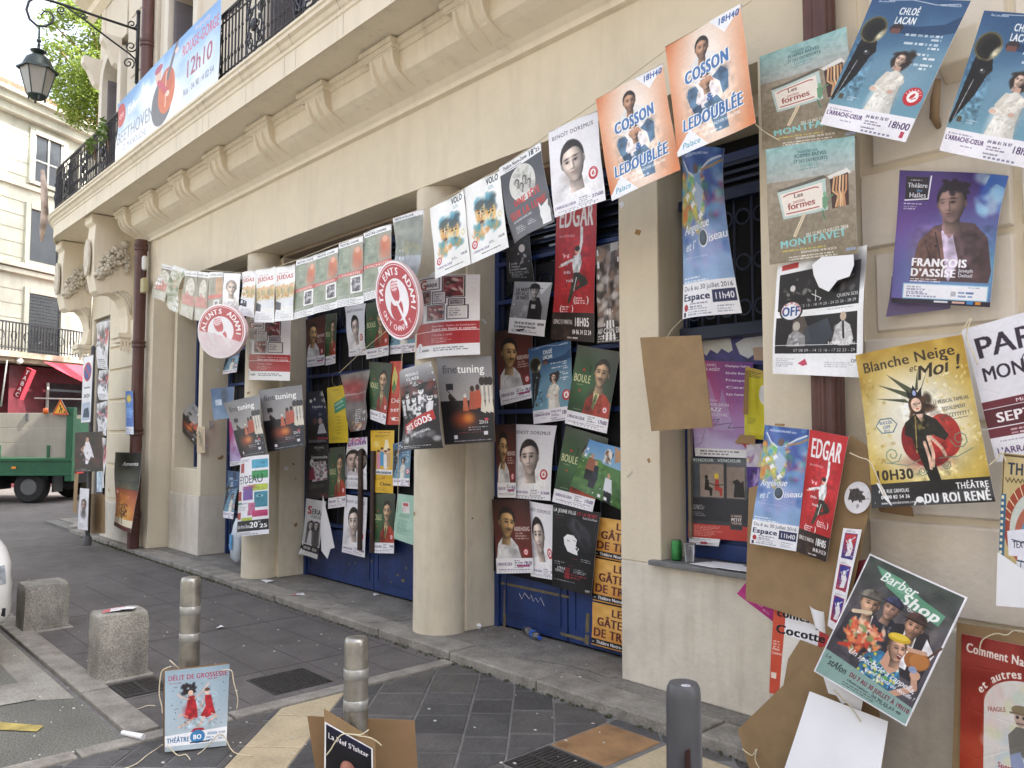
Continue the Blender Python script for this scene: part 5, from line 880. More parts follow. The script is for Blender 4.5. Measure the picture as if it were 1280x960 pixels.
# step along the facade with its edge stones
step = struct('step', MB().box(-16,6,3.80,5,-.02,SL), m_slab)
bed = MB().box(-16,6,3.58,3.80,-.02,SL-.02); put('step_bed', bed, m_joint, step)
x = -14.3
while x < 2:
    L = random.uniform(.75, 1.25); dz = random.uniform(-.004,.004)
    put('edge_stone', MB().box(x+.006, x+L-.006, 3.55+random.uniform(-.008,.008), 3.805, -.03, SL+dz), m_kerb, step, bevel=.012); x += L
b = MB()      # rounded end of the step at the corner
n_ = 14; v = [(-14.2,3.55),(-14.2,4.9)] + [(-14.2-1.0*math.sin(math.pi/2*i/n_), 4.9-1.35*math.cos(math.pi/2*i/n_)) for i in range(1,n_)][::-1]
b.extr([(p[0],p[1],-.02) for p in v], (0,0,SL+.05)); put('step_corner', b, m_kerb, step, bevel=.01)
# cracks in the step
rs = random.Random(21); m_crack = mat('crack_dirt', (.075,.07,.062), .95, var=.3)
for pts in (((-4.0,3.82),(-3.7,3.93),(-3.35,3.92),(-3.3,3.96)), ((-7.4,3.82),(-6.9,3.95),(-6.6,3.93)), ((-2.9,3.60),(-2.86,3.8)), ((-5.6,3.6),(-5.5,3.85),(-5.45,4.1))):
    q_ = []
    for a_, b_ in zip(pts, pts[1:]):
        for t_ in np.linspace(0, 1, 7)[:-1]: q_.append((a_[0]+(b_[0]-a_[0])*t_+rs.uniform(-.012,.012), a_[1]+(b_[1]-a_[1])*t_+rs.uniform(-.012,.012), SL+.0008))
    put('crack', MB().tube(q_, [rs.uniform(.0008,.003) for _ in q_], 4), m_crack, step)
# moss and grit along the kerb: something nobody could count
b = MB(); rs = random.Random(5)
for i in range(900):
    x = rs.uniform(-13.5, -1.2) if i % 3 else rs.uniform(-12.5,-8.5); y = 3.53 + rs.gauss(0, .012); s_ = rs.uniform(.002,.009) * (1.6 if x < -8 else 1)
    b.blob((x, y, .004), (s_*1.6, s_, s_), 5, 3, 0, .3)
put('kerb_dirt', b, mat('moss_and_grit', (.07,.075,.04), .95, var=.5, scale=60), kind='stuff')
# ---- dark stone setts laid at 45 degrees, cream and ochre stones, iron grates
def clip(poly, a, b_, c_):      # keep a*x+b*y <= c
    out = []
    for i in range(len(poly)):
        p, q = poly[i-1], poly[i]; dp = a*p[0]+b_*p[1]-c_; dq = a*q[0]+b_*q[1]-c_
        if (dp <= 0) != (dq <= 0): t = dp/(dp-dq); out.append((p[0]+(q[0]-p[0])*t, p[1]+(q[1]-p[1])*t))
        if dq <= 0: out.append(q)
    return out
def minus(poly, x0, x1, y0, y1):
    res = []; rest = poly
    for (a, b_, c_) in ((1,0,x0),(-1,0,-x1),(0,1,y0),(0,-1,-y1)):
        o = clip(rest, a, b_, c_); rest = clip(rest, -a, -b_, -c_)
        if len(o) > 2: res.append(o)
        if len(rest) < 3: break
    return res
def area(p): return abs(sum(p[i-1][0]*p[i][1]-p[i][0]*p[i-1][1] for i in range(len(p))))/2
def stone(name, poly, m, z=0, g=.007, parent=None):
    cx = sum(p[0] for p in poly)/len(poly); cy = sum(p[1] for p in poly)/len(poly)
    if area(poly) < .004: return
    q = []
    for p in poly:
        d = math.hypot(p[0]-cx, p[1]-cy) or 1; q.append((cx+(p[0]-cx)*(1-g*1.2/d), cy+(p[1]-cy)*(1-g*1.2/d)))
    if sum(q[i-1][0]*q[i][1]-q[i][0]*q[i-1][1] for i in range(len(q))) < 0: q = q[::-1]
    t = [random.uniform(-.0015,.0015) for _ in q]
    mb = MB(); n = len(q)
    mb.add([(p[0],p[1],-.03) for p in q] + [(p[0],p[1],z-.004) for p in q] + [(cx+(p[0]-cx)*.97, cy+(p[1]-cy)*.97, z+t[i]) for i, p in enumerate(q)],
           [tuple(n+n+i for i in range(n))] + [(i,(i+1)%n,n+(i+1)%n,n+i) for i in range(n)] + [(n+i,n+(i+1)%n,2*n+(i+1)%n,2*n+i) for i in range(n)])
    put(name, mb, m, parent)
s2 = math.sqrt(.5); rs = random.Random(11)
def uv2xy(u, v): return (s2*(u+v), s2*(-u+v))       # u runs (+X,-Y), v runs (+X,+Y)
CU0, CU1 = -4.38+2.21, 0                              # cream band sits between these x+y values
def CB(poly, lo, hi): return clip(clip(poly, 1, 1, hi), -1, -1, -lo)
lo, hi = -2.17, -1.74
v = -7.5
while v < 6:
    wv = rs.choice((.24,.30,.31,.26)); u = -7 + rs.uniform(0,.3)
    while u < 4:
        L = rs.uniform(.17,.42); q = [uv2xy(u,v), uv2xy(u+L,v), uv2xy(u+L,v+wv), uv2xy(u,v+wv)]; u += L
        q = clip(clip(clip(clip(q, -1,0,4.40), 0,1,3.535), 1,0,.6), 0,-1,-1.0)
        if len(q) < 3: continue
        for part in (clip(q,1,1,lo), clip(q,-1,-1,-hi)):
            if len(part) < 3: continue
            for r1 in minus(part, -2.97,-2.57,2.66,3.45):
                for r2 in minus(r1, -2.57,-2.05,3.0,3.45): stone('paver', r2, rs.choice(m_pav), 0, .007, pave)
    v += wv
u = -6.0      # the cream band, in long flags
for L in (.5,.42,.5,.46,.5,.44,.5,.5,.5,.46,.5,.5):
    q = [uv2xy(u, lo*s2), uv2xy(u+L, lo*s2), uv2xy(u+L, hi*s2), uv2xy(u, hi*s2)]; u += L
    q = clip(clip(clip(q, -1,0,4.40), 0,1,3.535), 0,-1,-.6)
    if len(q) > 2: stone('cream_flag', q, m_crm, .001, .005, pave)
stone('ochre_flag', [(-2.96,3.0),(-2.59,3.0),(-2.59,3.44),(-2.96,3.44)], m_orange, .002, .004, pave)
stone('cream_flag', [(-2.56,3.0),(-2.06,3.0),(-2.06,3.44),(-2.56,3.44)], m_crm, .001, .005, pave)
def grate(name, x0, x1, y0, y1, alongx, n, lab, z=.004):
    t = thing(name, lab, 'drain grate', ((x0+x1)/2,(y0+y1)/2,0))
    put('frame', MB().box(x0,x1,y0,y0+.02,-.02,z).box(x0,x1,y1-.02,y1,-.02,z).box(x0,x0+.02,y0+.02,y1-.02,-.02,z).box(x1-.02,x1,y0+.02,y1-.02,-.02,z), m_cast, t)
    put('pit', MB().box(x0+.005,x1-.005,y0+.005,y1-.005,-.03,-.012), m_dark, t)
    first = None
    for i in range(n):
        a = (i + .5) / n
        if alongx: q = (x0+.02, x1-.02, y0+.02+(y1-y0-.04)*a-.006, y0+.02+(y1-y0-.04)*a+.006)
        else: q = (x0+.02+(x1-x0-.04)*a-.008, x0+.02+(x1-x0-.04)*a+.008, y0+.02, y1-.02)
        if first is None: first = put('bar', MB().box(*q,-.012,z-.001), m_cast, t); q0 = q
        else: same('bar', first, (q[0]-q0[0], q[2]-q0[2], 0), t)
    put('cross_bar', MB().box((x0+x1)/2-.012,(x0+x1)/2+.012,y0+.02,y1-.02,-.01,z+.001) if alongx else MB().box(x0+.02,x1-.02,(y0+y1)/2-.012,(y0+y1)/2+.012,-.01,z+.001), m_cast, t)
m_cast = mat('cast_iron_cover', (.055,.052,.05), .5, metal=.3, var=.3, scale=30, bump=.3)
grate('drain_grate', -2.95,-2.59,2.67,2.98, False, 12, 'iron drain grate beside the ochre stone in front of the black bollard', .003)
grate('drain_grate', -5.50,-5.19,1.62,1.90, False, 9, 'rectangular iron drain grate at the foot of the nearest granite block', .008)
mc = thing('manhole_cover', 'square studded iron manhole cover set in the grey street between the two steel bollards', 'manhole cover', (-4.83,2.51,0))
put('cover_plate', MB().box(-5.03,-4.63,2.31,2.71,-.02,.004), m_cast, mc)
b = MB()
for i in range(16):
    for j in range(16):
        x = -5.02+.38*(i+.5)/16+.003; y = 2.32+.38*(j+.5)/16; b.box(x-.008,x+.008,y-.005,y+.005,.003,.008)
st_ = put('stud', b, m_cast, mc); st_['kind'] = 'stuff'

# ================================================================ THE THEATRE
TH = thing('theatre_building', 'cream stucco theatre front with columns, blue doors and a long iron balcony, covered in posters', 'building', (-6,4.5,0))
def wallp(x0, x1, y0, y1, z0, z1, m=None, bev=.008, name='wall'): return put(name, MB().box(x0,x1,y0,y1,z0,z1), m or m_wall, TH, bevel=bev)
BT = 3.53; BP = 3.70; K = .934
def S(y, z): return (y*K, 1.6 + (z-1.6)*K)
wallp(-11.10, -1.60, BP, 4.62, BT, 4.22, bev=0)                             # long beam over the doors
wallp(-2.12, -1.60, BP, 4.62, 0.8, BT, bev=0); wallp(-2.12,-1.62, BP-.012, 4.62, SL, .8, m_plinth)
PX1, PX0 = -2.97, -3.28                                             # pier right of door two
wallp(PX0, PX1, W, 4.60, .80, BT-.002); wallp(-2.27, -2.13, W, 4.60, .80, BT-.002)
wallp(PX1, -2.27, W+.1, 4.60, 3.40, BT-.002, bev=0)
wallp(PX0, -2.13, W, 4.60, SL, .80, m_plinth)                         # under the window
put('sill', MB().box(-3.03,-2.2,W-.05,4.45,.80,.83), mat('sill_lead', (.16,.16,.165), .45, var=.25, scale=12), TH, bevel=.006)
wallp(-10.05-.12,-10.05, W, 4.60, .80, BT-.002); wallp(-11.05,-10.95, W, 4.60, .80, BT-.002, bev=0)
wallp(-10.95,-10.17, W, 4.60, .80, 1.13); wallp(-10.95,-10.17, W, 4.60, 3.2, BT-.002)
wallp(-11.05,-10.05, W-.015, 4.60, SL, .80, m_plinth)
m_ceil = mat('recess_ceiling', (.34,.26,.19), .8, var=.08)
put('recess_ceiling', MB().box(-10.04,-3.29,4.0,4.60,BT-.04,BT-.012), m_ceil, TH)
# columns with the strip of wall behind each
for cx, r, x0, x1 in ((-8.22,.19,-8.42,-7.99), (-5.06,.21,-5.27,-4.86)):
    b = MB(); N = 36
    b.lathe((cx,3.90,0), [(r*1.01,SL),(r,.3),(r*.995,2.2),(r*.965,3.5),(r*.965,BT-.003)], N); put('column', b, m_col, TH, smooth=True, ang=40)
    wallp(x0, x1, 4.0, 4.60, SL, BT-.002, m_col, name='pilaster')
# end bays: rusticated blocks, recessed joints
def blocks(x0, x1, zs, yf, cols, m=m_block, seed=1, z_top=None):
    rr = random.Random(seed)
    wallp(x0+.01, x1, yf+.022, 4.62, SL, z_top or zs[-1], bev=0, name='block_core')
    for i in range(len(zs)-1):
        cs = cols if not callable(cols) else cols(i)
        for a, b_ in zip(cs, cs[1:]):
            mb = MB(); X0, X1, Z0, Z1 = a+.011, b_-.011, zs[i]+.011, zs[i+1]-.011; d = rr.uniform(-.002,.002)
            mb.add([(X0,yf+.03,Z0),(X1,yf+.03,Z0),(X1,yf+.03,Z1),(X0,yf+.03,Z1),(X0+.012,yf+d,Z0+.012),(X1-.012,yf+d,Z0+.012),(X1-.012,yf+d,Z1-.012),(X0+.012,yf+d,Z1-.012)],
                   [(4,5,6,7),(0,1,5,4),(1,2,6,5),(2,3,7,6),(3,0,4,7)])
            put('block', mb, m, TH, bevel=.004)
RZ = [.80,1.22,1.63,2.04,2.43,2.81,3.20,3.52,3.85,4.18]
blocks(-1.62, 2.0, RZ, PV, lambda i: [-1.62 if i % 2 == 0 else -1.56, -.965, -.33, .3, .93, 1.5, 2.0], z_top=4.2)
wallp(-1.64, 2.0, PV-.03, 4.62, SL, .775, m_plinth, .012); wallp(-1.6, 2.0, PV+.008, 4.6, .775, .80, m_plinth, 0)
# small weathered ledge stone and shutter hook between the two trumpet posters
put('ledge_stone', MB().extr([(-1.22,PV,3.10),(-1.22,PV-.09,3.16),(-1.22,PV-.09,3.30),(-1.22,PV,3.34)], (.17,0,0)), m_corn, TH, bevel=.01)
put('shutter_hook', MB().tube([(-1.25,PV,2.93),(-1.25,PV-.05,2.96),(-1.24,PV-.06,3.04),(-1.23,PV-.05,3.12)], [.012,.02,.02,.012], 8), mat('ochre_iron', (.3,.2,.11), .6), TH, smooth=True)
# left bay
LZ = [.62,1.12,1.60,2.06,2.50,2.83,3.2]
wallp(-12.98, -11.10, PV, 4.62, SL, 4.58, bev=.01); wallp(-13.86,-13.80, PV, 4.62, SL, 4.58, bev=0); wallp(-13.80,-12.98, PV, 4.62, 3.38, 4.58, bev=0)
for i in range(len(LZ)-1):
    mb = MB(); X0, X1, Z0, Z1 = -12.86, -11.46, LZ[i]+.012, LZ[i+1]-.012
    mb.add([(X0,PV+.005,Z0),(X1,PV+.005,Z0),(X1,PV+.005,Z1),(X0,PV+.005,Z1),(X0+.015,PV-.035,Z0+.015),(X1-.015,PV-.035,Z0+.015),(X1-.015,PV-.035,Z1-.015),(X0+.015,PV-.035,Z1-.015)], [(4,5,6,7),(0,1,5,4),(1,2,6,5),(2,3,7,6),(3,0,4,7)])
    put('block', mb, m_wall, TH, bevel=.004)
wallp(-12.98,-11.42, PV-.06, 4.0, SL, .60, m_plinth, .015)
put('door_frame', MB().box(-13.80,-13.74,PV+.06,PV+.12,SL,3.36).box(-13.04,-12.98,PV+.06,PV+.12,SL,3.36).box(-13.74,-13.04,PV+.06,PV+.12,3.28,3.36), mat('grey_frame', (.3,.28,.26), .6), TH)
put('dark_doorway', MB().box(-13.8,-12.98,PV+.2,PV+.25,SL,3.4), m_dark, TH)
b = MB(); n_ = 16      # rounded outer corner, then the side wall
vv = [(-13.86-.4*math.sin(math.pi/2*i/n_), 4.09-.4*math.cos(math.pi/2*i/n_)) for i in range(n_+1)] + [(-14.26,14),(-13.6,14),(-13.6,4.3),(-13.86,4.3)]
b.extr([(p[0],p[1],SL) for p in vv], (0,0,12-SL)); put('corner_wall', b, m_wall, TH)
put('building_core', MB().box(-14.0,6,4.63,14,0,11.95), m_wall, TH)
# corbels under the balcony of the end bay
def corbel(x, yl, wd=.34):
    b = MB(); pr_ = [(PV,4.61),(yl,4.61),(yl,4.50),(yl+.05,4.46),(yl+.03,4.2),(yl+.04,3.75),(yl+.08,3.55),(yl+.14,3.50)]
    pr_ += [(yl+.16+.36*math.sin(a)*(PV-yl)/.6, 3.50-.0+.22*math.sin(a*1.0)-.62*(1-math.cos(a))) for a in (0.25,.5,.8,1.1,1.35)]
    pr_ += [(PV-.07,3.0),(PV,3.0)]
    pr_ = [(min(max(p[0],yl),PV), p[1]) for p in pr_]
    b.extr([(x,p[0],p[1]) for p in pr_], (-wd,0,0)); o = put('corbel', b, m_corn, TH, bevel=.008)
    put('corbel_shield', MB().extr([(x-.04+0*a, yl-.012, z) for a, z in ()] or [(x-wd/2+.12*math.sin(t), yl-.018, 4.02+.26*math.cos(t)) for t in np.linspace(0, math.tau, 18)[:-1]], (0,.03,0)), m_carve, o, bevel=.004)
    put('corbel_foot', MB().box(x-wd+.02,x+.03,PV-.20,PV+.01,2.92,2.99).box(x-wd+.04,x+.01,PV-.17,PV+.01,2.86,2.92), m_corn, o, bevel=.006)
    for k in range(4): put('corbel_drop', MB().box(x+.002,x+.022,PV-.165+k*.045,PV-.14+k*.045,2.74-.012*k,2.86), m_corn, o)
    b = MB(); rr = random.Random(3); sc = (PV-yl)/.57      # horn of fruit and leaves on its side, a small bunch hanging behind it
    for k in range(150):
        t = rr.random()**.8; w_ = .035+.085*math.sin(math.pi*min(1,.25+t*.72)); a_ = rr.uniform(0,math.tau); q_ = rr.random()**.5*w_
        b.blob((x+.01+.05*(1-q_/w_)+rr.uniform(0,.02), PV-.15*sc-.33*sc*t+q_*math.cos(a_), 4.17-.42*t+q_*math.sin(a_)), rr.uniform(.018,.034), 6, 4, 0, .12)
    for k in range(34):
        t = rr.random(); b.blob((x+.015+rr.uniform(0,.03), PV-.11*sc+rr.uniform(-.035,.035)*(1-t*.5), 4.15-.30*t), rr.uniform(.016,.028), 6, 4, 0, .12)
    b.blob((x+.02,PV-.14*sc,4.24),.06,9,7,0,.04)
    put('garland', b, m_carve, o, smooth=True)
    arch = [(p[0], p[1]) for p in pr_[8:-2]]
    for k in range(3):
        dk = .045+.045*k
        put('corbel_flute', MB().tube([(x+.001, min(p[0]+dk, PV-.03), p[1]+dk*.35) for p in arch], .009, 5), m_carve, o, smooth=True)
corbel(-11.92, 3.12); corbel(-13.95, 3.22)
put('corbel_panel', MB().box(-11.92,-11.912,PV-.30,PV-.03,3.98,4.22), m_corn, TH, bevel=.004)
# cove and brackets under the balcony
cove = [(3.72,4.17),(3.66,4.185),(3.66,4.21),(3.655,4.225),(3.62,4.262),(3.50,4.325),(3.445,4.362),(3.425,4.41),(3.425,4.515),(3.41,4.518),(3.41,4.56),(3.385,4.565),(3.39,4.612),(3.72,4.612)]
put('cove', MB().extr([(-11.45,p[0],p[1]) for p in cove], (13.45,0,0)), m_corn, TH)
BW = .32
brp = [(3.672,4.225),(3.64,4.255),(3.58,4.283),(3.51,4.308),(3.45,4.335),(3.405,4.365),(3.375,4.405),(3.358,4.45),(3.352,4.515)]
fx = [0,.035,.048,.13,.143,.177,.19,.272,.285,.32]; rec = [0,0,1,1,0,0,1,1,0,0]
def bracket(xr):
    mb = MB(); nb_ = len(fx)
    for i, (y, z) in enumerate(brp):
        a = brp[max(i-1,0)]; b_ = brp[min(i+1,len(brp)-1)]; d = Vector((b_[0]-a[0], b_[1]-a[1])).normalized(); nn = Vector((-d.y, d.x)); nn = nn if nn.y > 0 else -nn
        for fxx, r_ in zip(fx, rec):
            k = .026*r_ if 2 <= i <= 7 else 0; mb.v.append((xr-.01-fxx, y+nn.x*k, z+nn.y*k))
    for i in range(len(brp)-1):
        for k in range(nb_-1): mb.f.append((i*nb_+k, i*nb_+k+1, (i+1)*nb_+k+1, (i+1)*nb_+k)); mb.m.append(0)
    for xx in (xr-.01, xr-.01-BW):
        o_ = len(mb.v); mb.v += [(xx,y,z) for y, z in brp] + [(3.5,4.515)] [:0]; mb.v += [(xx,3.66,4.515)]
        mb.f.append(tuple(range(o_, len(mb.v)))); mb.m.append(0)
    return mb
brc = None
for xr in (-11.26,-10.22,-9.2,-8.16,-7.06,-6.01,-4.97,-3.92,-2.87,-1.83):
    if brc is None:
        x0 = xr; brc = o = put('bracket', bracket(xr), m_corn, TH, smooth=True, ang=20)
        kc = put('bracket_cap', MB().box(xr-BW-.08,xr-.004,3.345,3.44,4.515,4.53).box(xr-BW-.10,xr,3.338,3.44,4.53,4.57).box(xr-BW-.125,xr+.004,3.325,3.44,4.57,4.611), m_corn, o, bevel=.004)
    else:
        o = same('bracket', brc, (xr-x0,0,0), TH); same('bracket_cap', kc, (xr-x0,0,0), o)
# balcony slab swept round the corner
FY = 3.055; CX, RC = -13.55, 1.6; CY = FY + RC
def sweep(prof, name, m, parent, d0=0):
    path = [((2.0, 0), (0,-1))] ; pts = []
    xs = [2.0,-2,-6,-10,CX]
    for x in xs: pts.append((x, None))
    ring = []
    for x in xs: ring.append([(x, FY - d, z) for d, z in prof])
    for i in range(1, 19):
        a = math.pi/2*i/18; ring.append([(CX-(RC+d)*math.sin(a), CY-(RC+d)*math.cos(a), z) for d, z in prof])
    ring.append([(CX-(RC+d), 13, z) for d, z in prof])
    n = len(prof); b = MB(); b.add([q for g in ring for q in g], [(i*n+k, i*n+(k+1)%n, (i+1)*n+(k+1)%n, (i+1)*n+k) for i in range(len(ring)-1) for k in range(n)] + [tuple(range(n)), tuple(range((len(ring)-1)*n, len(ring)*n))[::-1]])
    return put(name, b, m, parent, smooth=True, ang=25)
slab = [(-1.4,4.84),(-.02,4.84),(0,4.80),(0,4.99),(.012,5.00),(.012,5.03),(.03,5.045),(.045,5.08),(.075,5.095),(.075,5.13),(.09,5.14),(.09,5.165),(-1.4,5.165)]
slab = [(d*K, 1.6+(z-1.6)*K) for d, z in slab]
sweep([(-.68,4.619)]+slab[1:-1]+[(-.68,4.92)], 'balcony_slab', m_corn, TH)
m_jt = mat('fascia_joint', (.33,.28,.22), .9, var=.4, scale=30); fj = None
for x in (-12.6,-11.5,-10.9,-9.9,-9.75,-8.6,-7.9,-7.75,-6.9,-6.15,-5.95,-5.2,-4.55,-4.4,-3.6):
    jm = MB().add([(x,FY-.0015,4.60),(x+.005,FY-.0015,4.60),(x+.008,FY-.0015,4.77),(x+.003,FY-.0015,4.77)],[(0,1,2,3)]).add([(x+.003,FY-.03,4.785),(x+.009,FY-.03,4.785),(x+.012,FY-.075,4.868),(x+.004,FY-.075,4.868)],[(0,1,2,3)])
    if fj is None: fj = put('slab_joint', jm, m_jt, TH); xj = x
    else: same('slab_joint', fj, (x-xj,0,0), TH)
# railing
RL = thing('balcony_railing', 'ornate black wrought iron railing along the first floor balcony', 'railing', (-8,3.06,4.93))
def railpt(s):      # distance from X=1 leftwards round the corner
    L1 = 1 - CX
    if s < L1: return (1 - s, FY + .02), 0
    a = min((s - L1)/RC, math.pi/2)
    if (s-L1)/RC < math.pi/2: return (CX - (RC-.02)*math.sin(a), CY - (RC-.02)*math.cos(a)), a
    return (CX - RC, CY + (s - L1 - RC*math.pi/2)), math.pi/2
ST = 3.5; EN = 1-CX+RC*math.pi/2+4
for z, r_, nm in ((5.215,.013,'bottom_rail'),(5.31,.009,'lower_rail'),(5.86,.009,'upper_rail'),(5.95,.018,'hand_rail')):
    s = ST; pts = []
    while s < EN: p, a = railpt(s); pts.append((p[0],p[1],S(0,z)[1])); s += .12 if s > 14 else .6
    put(nm, MB().tube(pts, r_, 6), m_iron, RL)
bar = MB().tube([(0,0,5.17),(0,0,5.95)], .0095, 4).blob((0,0,5.45),(.018,.018,.03),5,3).blob((0,0,5.68),(.016,.016,.025),5,3); first = None
def spiral(cx, cz, r, turns, d, a0, k=14):
    return [(cx + r*(1-.82*i/k)*math.cos(a0 + d*turns*math.tau*i/k), 0, cz + r*(1-.82*i/k)*math.sin(a0 + d*turns*math.tau*i/k)) for i in range(k+1)]
orn = MB()       # scrolls, leaves and rosette of one ornamental panel
for sx in (-1,1):
    for p in ([(sx*.02,0,5.22),(sx*.16,0,5.30),(sx*.20,0,5.46),(sx*.12,0,5.58),(sx*.17,0,5.72),(sx*.10,0,5.86)],): orn.tube(p, .009, 5)
    orn.tube([(sx*q[0],0,q[2]) for q in spiral(.11,5.40,.075,1.5,1,0)], .008, 5); orn.tube([(sx*q[0],0,q[2]) for q in spiral(.10,5.72,.07,1.4,-1,1)], .008, 5)
    orn.tube([(sx*q[0],0,q[2]) for q in spiral(.06,5.56,.05,1.2,1,2)], .007, 5)
    for k in range(4): orn.blob((sx*(.05+.03*k), -.012, 5.34+.13*k), (.022,.012,.035), 6, 4, 0, .2)
orn.blob((0,-.015,5.55), (.055,.03,.065), 8, 5, 0, .15); orn.tube([(.145*math.cos(t),0,5.55+.20*math.sin(t)) for t in np.linspace(0,math.tau,17)], .010, 5)
for sx in (-1,1):
    orn.tube([(sx*q[0],0,q[2]) for q in spiral(.17,5.82,.045,1.2,1,1,9)], .007, 4); orn.tube([(sx*q[0],0,q[2]) for q in spiral(.17,5.29,.045,1.2,-1,1,9)], .007, 4)
orn.tube([(0,0,5.2),(0,0,5.25)], .010, 5); orn.tube([(0,0,5.2),(0,0,5.5)], .010, 5); orn.tube([(0,0,5.6),(0,0,5.92)], .010, 5)
orn2 = MB()
for sx in (-1,1): orn2.tube([(sx*q[0],0,q[2]) for q in spiral(.028,5.90,.022,1.1,1,0,8)], .005, 4); orn2.tube([(sx*q[0],0,q[2]) for q in spiral(.028,5.262,.022,1.1,-1,0,8)], .005, 4)
me_b, me_o, me_s = bar.mesh('baluster', m_iron), orn.mesh('scroll_panel', m_iron), orn2.mesh('small_scroll', m_iron)
s = ST; k = 0; cnt = 0
while s < 1-CX+RC*math.pi/2+.6:
    kk = k % 11; panel = kk >= 6
    step_ = .075 if not panel else .46 / 5
    if kk == 8:
        p, a = railpt(s + step_*0); o = bpy.data.objects.new('scroll_panel', me_o); C.objects.link(o); o.location = (p[0],p[1],1.6*(1-K)); o.scale = (K,K,K); o.rotation_euler = (0,0,-a); o.parent = RL; o.matrix_parent_inverse = Matrix.Translation(-Vector(RL.location))
    if not panel or kk in (6,10):
        p, a = railpt(s)
        for me, nm in ((me_b,'baluster'),(me_s,'small_scroll')):
            if nm == 'small_scroll' and k % 2: continue
            o = bpy.data.objects.new(nm, me); C.objects.link(o); o.location = (p[0],p[1],1.6*(1-K)); o.scale = (K,K,K); o.rotation_euler = (0,0,-a); o.parent = RL; o.matrix_parent_inverse = Matrix.Translation(-Vector(RL.location)); cnt += 1
    s += step_; k += 1
# ---- upper floor
m_wall2 = mat('upper_stucco', (.64,.57,.46), .75, var=.05, scale=2, bump=.2, bscale=35, stain=.12)
def upper(x0, x1, y, z0, z1, m=m_wall2, nm='upper_wall', bev=.008): return put(nm, MB().box(x0,x1,y,4.62,z0,z1), m, TH, bevel=bev)
UW = 3.72
wins = [(-10.78,-9.9,4.95,7.5),(-7.9,-7.0,4.95,7.5),(-5.2,-4.3,4.95,7.5),(-2.6,-1.7,4.95,7.5)]
edges = [-11.2] + [v_ for wn in wins for v_ in wn[:2]] + [2.0]
for a, b_ in zip(edges[0::2], edges[1::2]): upper(a, b_, UW, 4.92, 8.0)
for (a, b_, z0, z1) in wins: upper(a, b_, UW, z1, 8.0, bev=0)
upper(-13.8, 2.0, UW, 8.0, 12, bev=0)
m_shut = mat('grey_shutter', (.22,.20,.215), .6, var=.08)
m_arch = mat('window_trim', (.68,.62,.52), .7, var=.04)
def upwin(a, b_, z0, z1, y):
    wn = put('upper_window', MB().box(a,b_,y+.30,y+.34,z0,z1), m_glass, TH)
    put('architrave', MB().box(a-.14,a,y-.05,y+.02,z0,z1+.14).box(b_,b_+.14,y-.05,y+.02,z0,z1+.14).box(a,b_,y-.05,y+.02,z1,z1+.14), m_arch, wn, bevel=.01)
    for s0, s1 in ((a+.02,a+.04),(b_-.04,b_-.02)):
        sh = put('shutter', MB().box(s0,s1,y+.02,y+.34,z0+.05,z1-.1), m_shut, wn)
    f0 = None
    b = MB()
    zz = z0+.1
    while zz < z1-.15: b.add([(a+.042,y+.05,zz),(a+.042,y+.31,zz),(a+.052,y+.31,zz+.022),(a+.052,y+.05,zz+.022)], [(0,1,2,3)]); zz += .045
    put('louvre_slats', b, m_shut, wn)
for wn in wins: upwin(*wn, UW)
# quoins of the end bay upstairs and its arched window
upper(-12.5,-11.25, PV, 4.92, 12, bev=0)
for i in range(9):
    z = 4.95+i*.46; put('quoin', MB().box(-12.28,-11.62,PV-.03,PV+.05,z+.01,z+.45), m_wall2, TH, bevel=.012)
ab = MB(); ax0, ax1, az = -13.55,-12.78, 7.1
arch_pts = [(ax0,4.92),(ax0,az)] + [((ax0+ax1)/2-(ax1-ax0)/2*math.cos(t), az+(ax1-ax0)/2*math.sin(t)) for t in np.linspace(0,math.pi,13)][1:-1] + [(ax1,az),(ax1,4.92)]
put('arched_window', MB().extr([(p[0],PV+.35,p[1]) for p in arch_pts], (0,.03,0)), m_glass, TH)
b = MB(); outer = [(ax0-.16,4.92),(ax0-.16,az)] + [((ax0+ax1)/2-((ax1-ax0)/2+.16)*math.cos(t), az+((ax1-ax0)/2+.16)*math.sin(t)) for t in np.linspace(0,math.pi,13)][1:-1] + [(ax1+.16,az),(ax1+.16,4.92)]
for i in range(len(outer)-1):
    a, c_, d_, e_ = arch_pts[i], arch_pts[i+1], outer[i+1], outer[i]
    b.extr([(p[0],PV-.06,p[1]) for p in (a,c_,d_,e_)], (0,.42,0))
put('arch_moulding', b, m_arch, TH)
upper(-13.86,ax0-.15, PV, 4.92, 12, bev=0); upper(ax0-.16,ax1+.16, PV+.01, az+.53, 12, bev=0)
put('shutter', MB().box(ax0+.01,ax0+.03,PV+.02,PV+.34,5.2,az+.1), m_shut, TH)
b = MB(); z = 5.25
while z < az: b.add([(ax0+.032,PV+.04,z),(ax0+.032,PV+.32,z),(ax0+.042,PV+.32,z+.025),(ax0+.042,PV+.04,z+.025)], [(0,1,2,3)]); z += .05
put('louvre_slats', b, m_shut, TH)
put('upper_cornice', MB().extr([(-14.4,p[0],p[1]) for p in ((PV,8.45),(PV-.10,8.52),(PV-.12,8.62),(PV-.3,8.7),(PV-.36,8.85),(PV,8.9))], (2.2,0,0)), m_corn, TH)
for k in range(2): put('console', MB().extr([(-13.95+k*1.0,p[0],p[1]) for p in ((PV,7.15),(PV-.10,7.2),(PV-.2,7.42),(PV-.28,7.5),(PV-.28,7.62),(PV,7.62))][::-1], (.16,0,0)), m_arch, TH, bevel=.008)
